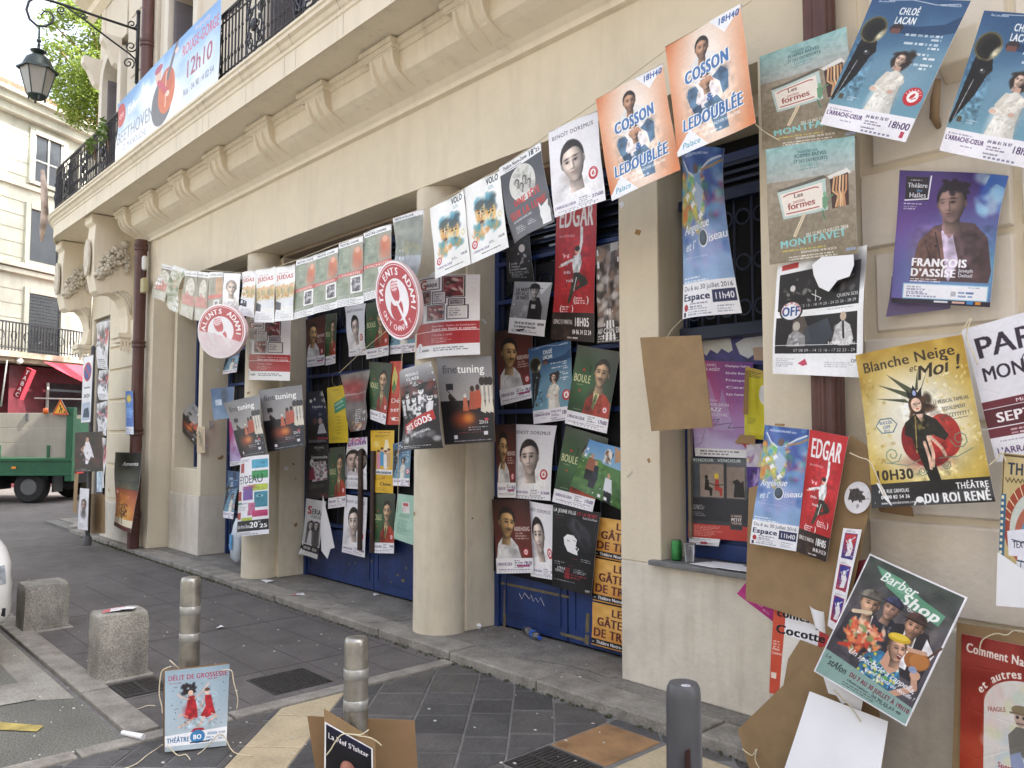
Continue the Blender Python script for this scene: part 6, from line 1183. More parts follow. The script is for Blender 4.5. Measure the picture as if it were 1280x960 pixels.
# ---- pipes
def pipe(x, y, z0, z1, r, rings, fl=0):
    b = MB()
    if fl:
        n = 10; prof = []
        for k in range(4*n):
            a = math.tau*k/(4*n); rr_ = r*(1+(.09 if (k//2) % 2 else -.03)); s_ = max(abs(math.cos(a)), abs(math.sin(a))); s_ = 1/s_ if s_ else 1
            prof.append((x+rr_*math.cos(a)*min(s_,1.25), y+rr_*math.sin(a)*min(s_,1.25), z0))
        b.extr(prof, (0,0,z1-z0))
    else: b.lathe((x,y,0), [(r,z0),(r,z1)], 18)
    o = put('downpipe', b, m_pipe, TH, smooth=not fl, ang=60)
    for z in rings: put('pipe_collar', MB().lathe((x,y,0), [(r*1.02,z-.05),(r*1.18,z-.04),(r*1.18,z-.015),(r*1.06,z),(r*1.18,z+.015),(r*1.18,z+.04),(r*1.02,z+.05)], 18), m_pipe, o, smooth=True, ang=40)
pipe(-11.30, 3.58, SL, 4.2, .075, (2.78,4.1,1.6,.5)); pipe(-11.42, 3.62, 4.93, 10, .08, (7.0,))
pipe(-1.735, 3.60, .0, 4.5, .06, (2.6,), fl=1)
put('pipe_bracket', MB().box(-1.80,-1.67,3.55,3.72,1.98,2.0), m_iron, TH)
eb = thing('junction_box', 'small yellowed electric box on the maroon downpipe at the left end of the poster string', 'electric box', (-11.16,3.55,3.55))
put('box_body', MB().box(-11.22,-11.10,3.55,3.62,3.46,3.66), mat('yellowed_plastic', (.45,.40,.22), .5), eb, bevel=.015)
put('lamp_tube', MB().lathe((-11.16,3.58,3.78), [(.0,-.02),(.03,0),(.034,.06),(.034,.16),(.02,.18),(0,.185)], 12), mat('white_cap', (.7,.7,.68), .4), eb, smooth=True, ang=40)
put('cable', MB().tube([(-11.16,3.58,3.76),(-11.15,3.56,3.72),(-11.15,3.565,3.67)], .006, 5), m_iron, eb)
# ---- blue doors
def hbars(parent, x0, x1, zs, y, t=.035):
    for z in zs: put('cross_rail', MB().box(x0,x1,y-.03,y,z-t/2,z+t/2), m_blue, parent, bevel=.004)
def door(x0, x1, leaves, zp, zbars, handle=None):
    D = put('door', MB().box(x0,x1,DP+.02,DP+.05,SL,BT-.01), m_glass, TH)
    put('door_frame', MB().box(x0,x0+.05,DP-.03,DP+.02,SL,BT-.05).box(x1-.05,x1,DP-.03,DP+.02,SL,BT-.05).box(x0+.05,x1-.05,DP-.03,DP+.02,BT-.12,BT-.05), m_blue, D, bevel=.004)
    w_ = (x1-x0-.1)/leaves
    for i in range(leaves):
        a = x0+.05+i*w_+.006; b_ = a+w_-.012
        put('bottom_panel', MB().box(a,b_,DP-.012,DP+.018,SL+.02,zp), m_blue, D, bevel=.004)
        put('panel_moulding', MB().box(a+.06,b_-.06,DP-.019,DP-.010,zp-.10,zp-.085).box(a+.06,a+.075,DP-.019,DP-.010,SL+.12,zp-.10).box(b_-.075,b_-.06,DP-.019,DP-.010,SL+.12,zp-.10).box(a+.06,b_-.06,DP-.019,DP-.010,SL+.105,SL+.12), m_blue, D)
        put('stile', MB().box(a,a+.045,DP-.016,DP+.018,zp,2.95), m_blued, D, bevel=.003); put('stile', MB().box(b_-.045,b_,DP-.016,DP+.018,zp,2.95), m_blued, D, bevel=.003)
        put('backing_board', MB().box(a+.045,b_-.045,DP+.004,DP+.018,zp,2.9), m_dark, D)
    hbars(D, x0+.05, x1-.05, zbars, DP-.014)
    z = 2.98; first = None
    while z < BT-.16:
        sl = MB().add([(x0+.06,DP-.02,z),(x1-.06,DP-.02,z),(x1-.06,DP+.015,z+.035),(x0+.06,DP+.015,z+.035),(x0+.06,DP-.02,z+.008),(x1-.06,DP-.02,z+.008),(x1-.06,DP+.015,z+.043),(x0+.06,DP+.015,z+.043)], [(0,1,2,3),(4,7,6,5),(0,4,5,1),(1,5,6,2),(2,6,7,3),(3,7,4,0)])
        if first is None: first = put('louvre', sl, m_blued, D); z00 = z
        else: same('louvre', first, (0,0,z-z00), D)
        z += .075
    # iron scrolls behind the glass rails
    b = MB()
    for i in range(int((x1-x0)/.22)):
        xc = x0+.12+i*.22
        for zc in (2.75,): b.tube([(xc+.07*math.cos(t), DP-.006, zc+.07*math.sin(t)) for t in np.linspace(0,math.tau,11)], .007, 4)
        b.tube([(xc+.11,DP-.006,zp),(xc+.11,DP-.006,2.95)], .007, 4)
    put('iron_grille', b, m_blued, D)
    if handle:
        for hx_ in handle:
            h = put('pull_handle', MB().tube([(hx_,DP-.10,.46),(hx_,DP-.10,1.42)], .028, 10), m_handle, D, smooth=True, ang=50)
            for z in (.62,1.22): put('handle_bracket', MB().box(hx_-.012,hx_+.012,DP-.10,DP,z-.015,z+.015).box(hx_-.045,hx_+.045,DP-.02,DP-.012,z-.03,z+.03), m_handle, h)
door(-10.05,-8.42, 2, .56, (.60,1.33,1.76,2.2,2.64,2.95)); door(-7.99,-5.27, 2, .60, (.64,1.00,1.36,1.76,2.2,2.64,2.95), (-6.74,-6.52)); door(-4.86,-3.28, 2, .60, (.64,.98,1.33,1.76,2.2,2.64,2.95))
# ---- window beside the pier with its grille
WD = put('window', MB().box(PX1,-2.27,4.30,4.34,.83,3.44), m_dark, TH)
put('frame', MB().box(PX1,PX1+.05,4.22,4.30,.83,3.30).box(-2.32,-2.27,4.22,4.30,.83,3.30).box(PX1+.05,-2.32,4.22,4.30,3.24,3.30), m_blue, WD, bevel=.004)
put('lower_board', MB().box(PX1+.05,-2.32,4.235,4.29,.9,2.12), m_blue, WD); put('apron_board', MB().box(PX1+.05,-2.32,4.21,4.30,.835,.93), m_blue, WD)
put('rail', MB().box(PX1+.04,-2.31,4.12,4.20,2.16,2.24), m_blued, WD, bevel=.005); put('rail', MB().box(PX1+.04,-2.31,4.12,4.20,2.98,3.04), m_blued, WD, bevel=.005)
for k in range(6): put('grille_bar', MB().tube([(PX1+.07+k*.115,4.16,2.24),(PX1+.07+k*.115,4.16,2.98)], .009, 6), m_blued, WD)
for k in range(5):
    for zc in (2.33,2.6,2.87): put('grille_ring', MB().tube([(PX1+.128+k*.115+.045*math.cos(t),4.16,zc+.045*math.sin(t)) for t in np.linspace(0,math.tau,13)], .007, 5), m_blued, WD)
z = 3.06; first = None
while z < 3.22:
    if first is None: first = put('louvre', MB().box(PX1+.06,-2.33,4.20,4.23,z,z+.02), m_blued, WD); z00 = z
    else: same('louvre', first, (0,0,z-z00), WD)
    z += .05
put('side_trim', MB().box(PX1+.055,PX1+.075,4.17,4.20,.95,2.1), mat('bare_metal_strip', (.3,.26,.2), .4, metal=.5), WD)
# left window
WL = put('window', MB().box(-10.95,-10.17,4.30,4.34,1.13,3.2), m_dark, TH)
put('frame', MB().box(-10.95,-10.89,4.22,4.30,1.13,3.2).box(-10.23,-10.17,4.22,4.30,1.13,3.2), m_blue, WL)
# shallow scratches and pits in the plaster of the right bay
for pts in (((-1.32,1.03),(-1.30,1.045),(-1.2,1.03)),((-1.12,1.06),(-1.08,1.10),(-1.05,1.05)),((-1.45,1.08),(-1.42,1.06))):
    put('plaster_scratch', MB().tube([(p[0],PV+.0005,p[1]) for p in pts], .0018, 4), bpy.data.materials.get('scratch_tone') or mat('scratch_tone', (.45,.37,.27), .9), TH)  # scratches drawn a little darker than the plaster

# scraps of tape and torn paper left on columns, pier and walls
rs = random.Random(33); m_scr = [m_tape, mat('old_tape', (.55,.5,.4), .5, var=.2), m_paper]
def scrap(x, y, z, nx_, ny_, k):
    w_, h_ = rs.uniform(.008,.03), rs.uniform(.006,.022); t_ = Vector((-ny_, nx_, 0)); n_ = Vector((nx_, ny_, 0))*.0012; c_ = Vector((x,y,z)); a_ = rs.uniform(-.8,.8); u_ = t_*math.cos(a_)+Vector((0,0,1))*math.sin(a_); v_ = Vector((0,0,1))*math.cos(a_)-t_*math.sin(a_)
    q = [c_+u_*w_*sx+v_*h_*sz*rs.uniform(.7,1.2) for sx, sz in ((-1,-1),(1,-1),(1.1,1),(-.9,1))]
    put('tape_scrap', MB().add(q+[p+n_ for p in q], [(4,5,6,7),(0,1,5,4),(1,2,6,5),(2,3,7,6),(3,0,4,7)]), m_scr[k], TH)
for cx_, r_ in ((-8.22,.1905),(-5.06,.2105)):
    for i in range(6): a_ = rs.uniform(-2.3,-.6); scrap(cx_+r_*math.cos(a_), 3.90+r_*math.sin(a_), rs.uniform(.5,2.9), math.cos(a_), math.sin(a_), i % 3)
for i in range(4): scrap(rs.uniform(-3.25,-3.0), W-.0006, rs.uniform(.9,3.2), 0, -1, i % 3)
for i in range(8): scrap(rs.uniform(-2.1,-1.85), BP-.0006, rs.uniform(.9,3.3), 0, -1, i % 3)
for i in range(8): scrap(-4.859, rs.uniform(4.02,4.28), rs.uniform(.4,2.8), 1, 0, i % 3)
for i in range(8): scrap(-7.989, rs.uniform(4.02,4.28), rs.uniform(.4,2.8), 1, 0, i % 3)
for i in range(6): scrap(-10.049, rs.uniform(4.0,4.28), rs.uniform(.4,2.8), 1, 0, i % 3)
for i in range(6): scrap(rs.uniform(-12.9,-11.5), PV-.037, rs.uniform(.7,2.8), 0, -1, i % 3)

for pts in (((626,727),(712,745),(711,748),(626,730)), ((733,766),(737,767),(736,806),(731,805)), ((700,790),(731,798),(731,802),(702,794)), ((630,737),(633,737),(632,788),(629,787))):
    put('worn_strip', MB().extr([P(x, y, DP-.0135) for x, y in pts], (0,-.0012,0)), m_rust, TH)
rs = random.Random(8); q_ = [P(650+i*3.4+rs.uniform(-1.5,1.5), 741+i*1.0+(6 if i % 2 else -1)+rs.uniform(-2,2), DP-.014) for i in range(10)]
put('chalk_scribble', MB().tube(q_, .003, 4), mat('chalk', (.45,.47,.5), .9), TH)
for i in range(14):
    x_, y_ = rs.uniform(392,510), rs.uniform(700,745); c_ = P(x_, y_, DP-.0125); r_ = rs.uniform(.006,.035)
    if c_.z < .12 or c_.z > .55: continue
    put('paint_chip', MB().add([(c_.x+r_*math.cos(t)*rs.uniform(.4,1.3), c_.y, c_.z+r_*.7*math.sin(t)*rs.uniform(.4,1.3)) for t in np.linspace(0,math.tau,9)[:-1]], [tuple(range(8))]), m_rust, TH)

# ================================================================ PAPER
def corners(q, Y):
    if isinstance(Y, tuple) and Y[0] == 'w': return [Vector(p) for p in q]
    if isinstance(Y, (list, tuple)): return [P(px, py, y) for (px, py), y in zip(q, Y)]
    return [P(px, py, Y) for px, py in q]
def sheet(name, label, art, q, Y, cat='poster', group=None, bow=0, wave=.004, curl=None, th=.0015, back=None, nx=8, ny=8, cut=None, fold=0, edge=None, parent=None):
    """paper between four corners (top left, top right, bottom right, bottom left); cut = outline in 0..1 across/down"""
    c = corners(q, Y); TLc, TRc, BRc, BLc = c
    n = (TRc - TLc).cross(BLc - TLc).normalized()
    if n.y > 0: n = -n
    ph = random.uniform(0, 6)
    def at(u, v):
        p = (TLc*(1-u) + TRc*u)*(1-v) + (BLc*(1-u) + BRc*u)*v
        d = bow*(1-(2*u-1)**2) + wave*math.sin(u*5.1+ph)*math.sin(v*4.3+ph*1.7) + wave*.6*math.sin(v*9+ph*2)*(u-.5)
        for k, a in (curl or {}).items():
            cu = u if 'r' in k else 1-u if 'l' in k else None; cv = v if 'b' in k else 1-v if 't' in k else None
            t = ((cu if cu is not None else 1) * (cv if cv is not None else 1)); d += a * t**4
        d += fold * (1-v)**6
        return p + n*d
    mb = MB(); front = pr(art) if isinstance(art, str) else art; bk = back or m_paper
    if cut is None:
        vs = [at(i/nx, j/ny) for j in range(ny+1) for i in range(nx+1)]; N = len(vs); vb = [p - n*th for p in vs]
        fs = [(j*(nx+1)+i, (j+1)*(nx+1)+i, (j+1)*(nx+1)+i+1, j*(nx+1)+i+1) for j in range(ny) for i in range(nx)]
        mb.add(vs, fs, 0); mb.add(vb, [f[::-1] for f in fs], 1)
        for k in range(N): mb.uv[k] = ((k % (nx+1))/nx, 1 - (k//(nx+1))/ny)
        ring = [i for i in range(nx+1)] + [j*(nx+1)+nx for j in range(1, ny+1)] + [ny*(nx+1)+i for i in range(nx-1,-1,-1)] + [j*(nx+1) for j in range(ny-1,0,-1)]
    else:
        vs = [at(u, v) for u, v in cut]; N = len(vs); vb = [p - n*th for p in vs]
        mb.add(vs, [tuple(range(N))[::-1]], 0); mb.add(vb, [tuple(range(N))], 1); ring = list(range(N))
        for k, (u, v) in enumerate(cut): mb.uv[k] = (u, 1-v)
    for a, b_ in zip(ring, ring[1:]+ring[:1]): mb.f.append((a, b_, b_+N, a+N)); mb.m.append(1)
    o = put(name, mb, [front, bk], parent, smooth=cut is None, ang=50)
    if parent is None: o['label'] = label; o['category'] = cat
    if group: o['group'] = group
    return o
def clipon(parent, px, py, Y):        # little wooden-coloured peg or tape tab
    p = P(px, py, Y); put('tape_tab', MB().box(p.x-.02,p.x+.02,p.y-.004,p.y-.002,p.z-.012,p.z+.012), m_tape, parent)
def string(name, label, pts, r=.0025, cat='string', m=None, group=None):
    if 2 < len(pts) < 14:
        q_ = []; n_ = len(pts); V_ = [Vector(p) for p in pts]
        for i in range(n_-1):
            a_, b_, c_, d_ = V_[max(i-1,0)], V_[i], V_[i+1], V_[min(i+2,n_-1)]
            for t in (0,.25,.5,.75): q_.append(.5*((2*b_)+(c_-a_)*t+(2*a_-5*b_+4*c_-d_)*t*t+(3*b_-a_-3*c_+d_)*t**3))
        pts = q_+[V_[-1]]
    o = put(name, MB().tube(pts, r, 5), m or m_twine, smooth=True); o['label'] = label; o['category'] = cat
    if group: o['group'] = group
    return o
# ---- the string of posters across the front
GS = 'posters hung along the string across the facade'
YS = 3.42
string('poster_string', 'thin pale string stretched across the front above the doors, carrying a row of posters',
    [P(x, y, 3.43) for x, y in ((184,331),(206,332),(247,337),(302,341),(345,334),(371,325),(424,304),(489,281),(530,262),(580,236),(625,211),(685,168),(745,128),(830,64),(926,10),(965,-18))], .003, 'string')
hang = [
 ('poster','small crumpled poster with an oval face, first on the string beside the downpipe','ovalface',[(203,329),(216,333),(209,378),(190,372)],dict(wave=.03,fold=.02)),
 ('poster','folded green and white leafy poster second from the left end of the string','leafy',[(217,331),(231,336),(221,392),(206,381)],dict(wave=.03)),
 ('poster','faded brown oval face poster, third on the string, leftmost of two that match','ovalface',[(232,338),(247,339),(241,400),(224,393)],{}),
 ('poster','faded brown oval face poster on the string just left of the grey panel one','ovalface',[(247,339),(262,341),(258,402),(241,400)],{}),
 ('poster','faded grey poster with an orange panel and pink stripe above the pale round sign','panelgrey',[(262,340),(279,340),(276,396),(259,401)],{}),
 ('poster','narrow white poster with a brown haired face above the pale round sign','oval_portrait',[(280,341),(301,342),(298,389),(277,387)],{}),
 ('poster','white poster with red word and a row of people, left one of three','judas',[(302,341),(319,337),(319,398),(304,394)],dict(wave=.012,curl={'bl':.08})),
 ('poster','white poster with red word and a row of people, middle one of three','judas',[(321,338),(344,333),(342,403),(318,403)],dict(wave=.012)),
 ('poster','white poster with red word and a row of people, right one of three','judas',[(345,335),(369,330),(366,400),(343,402)],dict(wave=.012)),
 ('poster','grey green panelled poster with a red stripe, leftmost of four in a row','ndrow',[(371,326),(395,318),(392,393),(365,400)],{}),
 ('poster','grey green panelled poster with a red stripe, second of four in a row','ndrow',[(395,318),(423,309),(421,385),(391,393)],{}),
 ('poster','grey green panelled poster with a red stripe, third of four in a row','ndrow',[(423,304),(454,295),(454,379),(421,385)],{}),
 ('poster','grey green panelled poster with a red stripe, last of four, touching the red round sign','ndrow',[(454,291),(488,280),(491,366),(454,377)],{}),
 ('poster','washed-out grey green poster hanging just left of the two face paintings','faded',[(491,273),(528,261),(527,350),(495,346)],dict(wave=.012,curl={'br':.05})),
 ('poster','white poster with two painted faces in ochre and blue, left of a pair','volo',[(538,261),(579,237),(588,330),(544,349)],{}),
 ('poster','white poster with two painted faces in ochre and blue, right of a pair','volo',[(580,236),(624,212),(636,309),(589,330)],{}),
 ('poster','dark grey poster with a full moon of faces and red slanting title','fete',[(624,210),(675,177),(692,277),(638,303)],dict(curl={'bl':-.03})),
 ('poster','white poster with a large serious man\'s face on the string beside the orange ones','benoit',[(685,165),(746,138),(757,250),(693,272)],{}),
 ('poster','orange poster of two men in jeans, lower left of the pair on the string','cosson',[(745,124),(828,79),(850,212),(764,251)],dict(nx=10,ny=12)),
 ('poster','orange poster of two men in jeans, last on the string at upper right','cosson',[(831,58),(926,5),(944,153),(848,197)],dict(nx=10,ny=12))]
for i, (n_, lab, art, q, kw) in enumerate(hang):
    kw = dict(kw); kw.setdefault('wave', .007); o = sheet(n_, lab, art, q, YS - .004*(i % 3) - (.05 if i > 17 else 0), group=GS, **kw)
    x0, x1 = q[0], q[1]; Yp = YS - .004*(i % 3) - (.05 if i > 17 else 0)
    a = P(x0[0], x0[1]+1, Yp-.003); b_ = P(x1[0], x1[1]+1, Yp-.003); h = .012
    put('top_fold', MB().add([a+Vector((0,0,.004)), b_+Vector((0,0,.004)), b_-Vector((0,0,h)), a-Vector((0,0,h)), a+Vector((0,.012,.004)), b_+Vector((0,.012,.004)), b_+Vector((0,.012,-.05)), a+Vector((0,.012,-.05))], [(0,1,5,4),(4,5,6,7)]), m_paper, o)
# ---- round signs
def disc(cx, cy, rx, ry, Y, art, lab, tilt=0, th=.02, cat='sign', group=None, name='round_sign', rim=None):
    cut = [(.5+.5*math.cos(t), .5+.5*math.sin(t)) for t in np.linspace(0, math.tau, 41)[:-1]]
    c_, s_ = math.cos(R(tilt)), math.sin(R(tilt))
    q = [(cx + x*rx*c_ - y*ry*s_, cy + x*rx*s_ + y*ry*c_) for x, y in ((-1,-1),(1,-1),(1,1),(-1,1))]
    return sheet(name, lab, art, q, Y, cat=cat, cut=cut, wave=0, th=th, back=rim or m_paper, group=group)
m_rim = mat('pale_card_rim', (.68,.5,.5), .5)
def rot_art(name, k):      # same print turned by an angle
    if name+'_r' in _pm: return _pm[name+'_r']
    a = PR[name](); n = a.w; yy, xx = np.mgrid[0:a.h, 0:a.w]; c_, s_ = math.cos(R(k)), math.sin(R(k)); X = xx-n/2; Y = yy-n/2
    xi = np.clip((X*c_ - Y*s_ + n/2).astype(int),0,n-1); yi = np.clip((X*s_ + Y*c_ + n/2).astype(int),0,n-1); a.a = a.a[yi, xi]; _pm[name+'_r'] = a.done(name+'_r'); return _pm[name+'_r']
disc(497,375,27,50,3.30,rot_art('talents',-12),'round red sign with a white microphone drawing, hanging over the middle of the string',-8,.035,group='round card signs',rim=m_rim)
disc(277,414,30,34,3.30,'talents_pale','round sign with painted glare over its lower half and red rim on top, hung near the left downpipe',0,.03,group='round card signs',rim=m_rim)
# ---- on the columns
sheet('poster','red and white poster of framed sketches wrapped high round the left column','encore',[(310,399),(364,400),(362,476),(308,475)],3.74,bow=.06,wave=.003,nx=12)
sheet('poster','red and white poster of framed sketches wrapped high round the right column','encore',[(523,349),(600,343),(600,443),(520,450)],3.70,bow=.08,wave=.003,nx=12)
o = sheet('poster','bent grey musicians poster on the left half of the left column','finetuning',[(285,504),(323,494),(333,567),(301,573)],3.60,bow=.03,wave=.012,curl={'tl':.06})
o = sheet('poster','flat grey and black musicians poster on a card, right side of the left column','finetuning',[(323,488),(377,481),(382,557),(335,565)],[3.66,3.80,3.80,3.66],th=.006,back=m_card)
o = sheet('poster','grey and black musicians poster on a card fixed to the right column','finetuning',[(545,447),(614,445),(619,552),(556,556)],[3.62,3.76,3.76,3.62],th=.006,back=m_card,nx=10,ny=10)
sheet('poster','curling black and white band poster with a red banner, left of the right column','gods',[(500,465),(545,452),(554,560),(506,563)],3.52,bow=.05,wave=.014,curl={'bl':.05,'tr':.05},nx=12,ny=12)
sheet('poster','tall white poster of coloured squares wrapped round the left column','feydeau',[(300,573),(336,568),(336,667),(297,671)],3.60,bow=.05,wave=.006,nx=12)
sheet('poster','small blue card poster pushed between the left pillar and the left column','bluecard',[(263,486),(292,483),(292,522),(267,525)],3.9,th=.005,wave=.004)
sheet('poster','small pale blue poster below the pale round sign','chloe',[(283,440),(300,437),(296,465),(278,468)],4.2)
sheet('poster','purple and pink festival poster strip left of the left column','jazz',[(286,520),(304,530),(304,580),(288,583)],4.25)
sheet('poster','small grey blue card at mid height left of the left column','bluecard',[(284,588),(300,590),(299,612),(285,612)],4.22,th=.004)
sheet('poster','small blue poster with a white foot hanging low left of the left column','chloe',[(284,600),(299,598),(291,649),(279,647)],4.15,wave=.01)
sheet('poster','black poster turned on its corner in the left window recess','finetuning',[(241,503),(267,531),(243,557),(217,527)],4.06,cat='poster')
sheet('graffiti_sheet','pale sheet of scribbled graffiti on the corner of the left pillar','graffiti',[(246,534),(256,533),(256,566),(246,566)],3.95,cat='graffiti',wave=.0)
# ---- door one
D1 = 4.235
for i, (lab, art, q, kw) in enumerate([
 ('dark red moustached man poster at the top left of the middle door','askehoug',[(382,400),(407,393),(406,456),(384,459)],{}),
 ('narrow red jacket poster beside the moustached man, top of the middle door','boule',[(407,393),(421,391),(419,454),(407,457)],{}),
 ('white portrait poster with wavy edges high on the middle door under the grey green row','benoit',[(431,384),(456,379),(458,443),(436,446)],dict(wave=.02)),
 ('dark green poster half hidden by the red round sign','boule',[(457,380),(486,374),(486,444),(458,449)],{}),
 ('pale poster with a white foot below the red round sign','chloe',[(487,378),(521,372),(519,440),(487,443)],{}),
 ('narrow dark blue poster of two figures left of the yellow hanging one','hamlet',[(383,490),(409,488),(410,554),(384,554)],dict(curl={'tr':.06})),
 ('narrow yellow poster with a green label hanging from a wire loop','cercle',[(409,485),(433,480),(435,553),(411,554)],{}),
 ('crumpled grey and red poster in the middle of the middle door','curled',[(433,469),(460,462),(461,537),(436,540)],dict(wave=.03,curl={'tl':.08,'br':.05})),
 ('green poster of a man in a red jacket tilted beside the curling band poster','boule',[(461,452),(490,454),(482,531),(463,524)],dict(group=None)),
 ('narrow bright red poster with a yellow green leaf beside the curling band poster','leafred',[(488,452),(503,451),(500,531),(483,531)],{}),
 ('black poster with a white costumed figure at the left of the middle door','scara',[(383,556),(410,555),(413,623),(383,623)],{}),
 ('green poster of a man in a red jacket behind the white two-heads poster','boule',[(412,560),(431,558),(432,633),(410,636)],{}),
 ('white poster with two heads and purple title left of the door handles','affin',[(436,548),(459,546),(458,612),(425,610)],dict(wave=.01)),
 ('yellow poster of a group of friends right of the door handles','coloc',[(463,538),(493,538),(491,617),(464,615)],{}),
 ('narrow pale blue poster partly behind the right column','chloe',[(491,555),(514,548),(512,608),(491,607)],{}),
 ('grey poster with red initial letter and two women, low on the middle door','serial',[(383,623),(408,627),(396,699),(378,692)],dict(curl={'bl':.05})),
 ('portrait poster in pale grey behind the door handles at the bottom','benoit',[(432,618),(459,622),(456,697),(427,690)],{}),
 ('dark green red-jacket poster low on the middle door, right of the handles','boule',[(465,617),(494,617),(492,692),(465,691)],{}),
 ('mint green leaflet poster with a pink card, lowest beside the right column','mint',[(497,617),(520,620),(518,682),(492,673)],{})]):
    kw = dict(kw); sheet('poster', lab, art, q, D1 - .006*(i % 4) - (.02 if i in (6,7,8) else 0), **kw)
sheet('folded_paper','large white folded paper hanging beside the grey two-women poster',m_paper,[(403,618),(414,640),(411,700),(399,690)],4.16,cat='paper',cut=[(.05,0),(.5,.15),(.95,.3),(1.5,.62),(1.1,.75),(.85,1),(.2,.95),(0,.5)],wave=0)
string('hanging_string','thin string running from the red round sign down to the yellow poster',[P(485,412,3.5),P(455,437,3.9),P(424,466,4.1)],.003)
string('wire_loop','thin wire loop holding the yellow poster',[P(421+6*math.cos(t),474+9*math.sin(t),4.2) for t in np.linspace(-1.6,4.7,14)],.002,'wire',m_steel)
string('hanging_string','thin pale string hanging between the red leaf poster and the right column',[P(503,441,3.6),P(501,470,3.6),P(498,560,3.7),P(497,640,3.8)],.003)
# ---- door two
D2 = 4.23
for i, (lab, art, q, kw) in enumerate([
 ('dark theatre poster with white faces, top left of the right door under the moon poster','louvrebw',[(632,303),(661,293),(668,352),(634,352)],{}),
 ('black and white boy in a cap poster, upper left of the right door','lanuit',[(643,352),(689,353),(681,421),(635,416)],dict(wave=.01)),
 ('tall red poster of a leaping dancer on the right door','edgar',[(698,248),(746,240),(742,428),(688,424)],dict(wave=.012,nx=10,ny=16)),
 ('narrow crumpled poster of crowded dark figures next to the pier','aucoin',[(744,309),(776,300),(776,427),(747,430)],dict(wave=.025)),
 ('dark red moustached man poster left of the pale blue one on the right door','askehoug',[(618,414),(665,410),(666,497),(626,507)],{}),
 ('dull blue poster of a woman in white on the right door','chloe',[(660,436),(713,424),(716,524),(667,530)],{}),
 ('large green poster of a man in a red jacket, tilted, on the right door','boule',[(722,431),(775,440),(758,542),(706,529)],dict(nx=10,ny=10)),
 ('moustached man poster mostly covered by the large pale portrait','askehoug',[(619,531),(645,530),(645,622),(622,622)],{}),
 ('large pale portrait poster with a rounded right corner','benoit',[(641,530),(692,532),(688,626),(637,622)],dict(curl={'tr':-.03})),
 ('dark green poster overlapped by the landscape poster, low on the right door','boule',[(707,532),(760,548),(741,640),(690,627)],{}),
 ('poster of people in a green landscape with a blue sky next to the pier','landscape',[(737,549),(777,561),(777,638),(712,607)],dict(wave=.015)),
 ('moustached man poster at the bottom left of the right door','askehoug',[(615,624),(662,625),(667,716),(621,717)],{}),
 ('portrait poster with a curved edge squeezed beside the bottom moustached man','benoit',[(655,625),(688,632),(696,726),(664,720)],dict(curl={'tr':-.05})),
 ('black poster with a white mask-like face at the bottom of the right door','jeunefille',[(691,630),(750,641),(739,745),(690,733)],{}),
 ('golden lettered poster, top of three stacked against the pier','gateau',[(747,646),(810,656),(806,708),(743,695)],{}),
 ('golden lettered poster, middle of three stacked against the pier','gateau',[(743,697),(807,710),(804,764),(741,750)],{}),
 ('golden lettered poster, lowest of three stacked against the pier','gateau',[(741,752),(804,766),(802,822),(739,805)],{})]):
    sheet('poster', lab, art, q, (D2 if i < 14 else 4.28) - .006*(i % 4) - (.012 if i in (6,10) else 0), **kw)
sheet('black_panel','plain black board behind the posters at the bottom of the right door',m_dark,[(615,620),(745,645),(742,745),(612,712)],4.285,cat='board',wave=0,th=.004,back=m_dark)
# ---- window beside the pier
sheet('poster','long blue and rainbow poster hanging free in front of the window grille','angelique',[(852,190),(893,180),(926,391),(854,399)],3.80,bow=.03,wave=.015,curl={'tr':-.10},nx=10,ny=16,group='rainbow bird posters')
o = sheet('cardboard_sheet','plain brown cardboard sheet hung by a string on the pier beside the window',m_card,[(800,422),(876,419),(891,534),(814,539)],3.72,cat='cardboard',th=.005,back=m_card,wave=.003)
string('hanging_string','short dark string from the window grille to the plain brown cardboard',[P(854,398,3.85),P(840,412,3.78),P(834,422,3.715)],.002)
for i, (n_, lab, art, q, kw) in enumerate([
 ('poster','torn remains of pale posters on a purple board under the grille','torn',[(868,414),(956,412),(956,456),(868,452)],{}),
 ('poster','pink and lilac jazz festival poster in the window','jazz',[(862,450),(941,453),(940,573),(869,570)],{}),
 ('poster','bright yellow poster taped to the window at its right edge','yellow',[(932,458),(957,464),(957,550),(930,547)],{}),
 ('poster','grey poster of silhouettes in lit rooms with a red foot','vendeur',[(859,572),(934,574),(935,677),(860,671)],{}),
 ('poster','narrow purple, black and white scraps of posters at the right of the window','purplebw',[(933,556),(957,554),(954,668),(935,660)],{}),
 ('paper','white paper strip with small print under the silhouettes poster','palestrip',[(861,671),(900,674),(898,683),(861,680)],{})]):
    sheet(n_, lab, art, q, 4.215 - .008*i, **kw)
for q in (((931,463),(936,463),(935,518),(929,518)), ((925,543),(944,545),(944,555),(918,554))): sheet('tape_strip','strip of brown parcel tape holding the %s yellow poster' % ('left side of the' if q[0][0] > 930 else 'bottom of the'), m_tape, q, 4.16, cat='tape', th=.001, back=m_tape, wave=0)
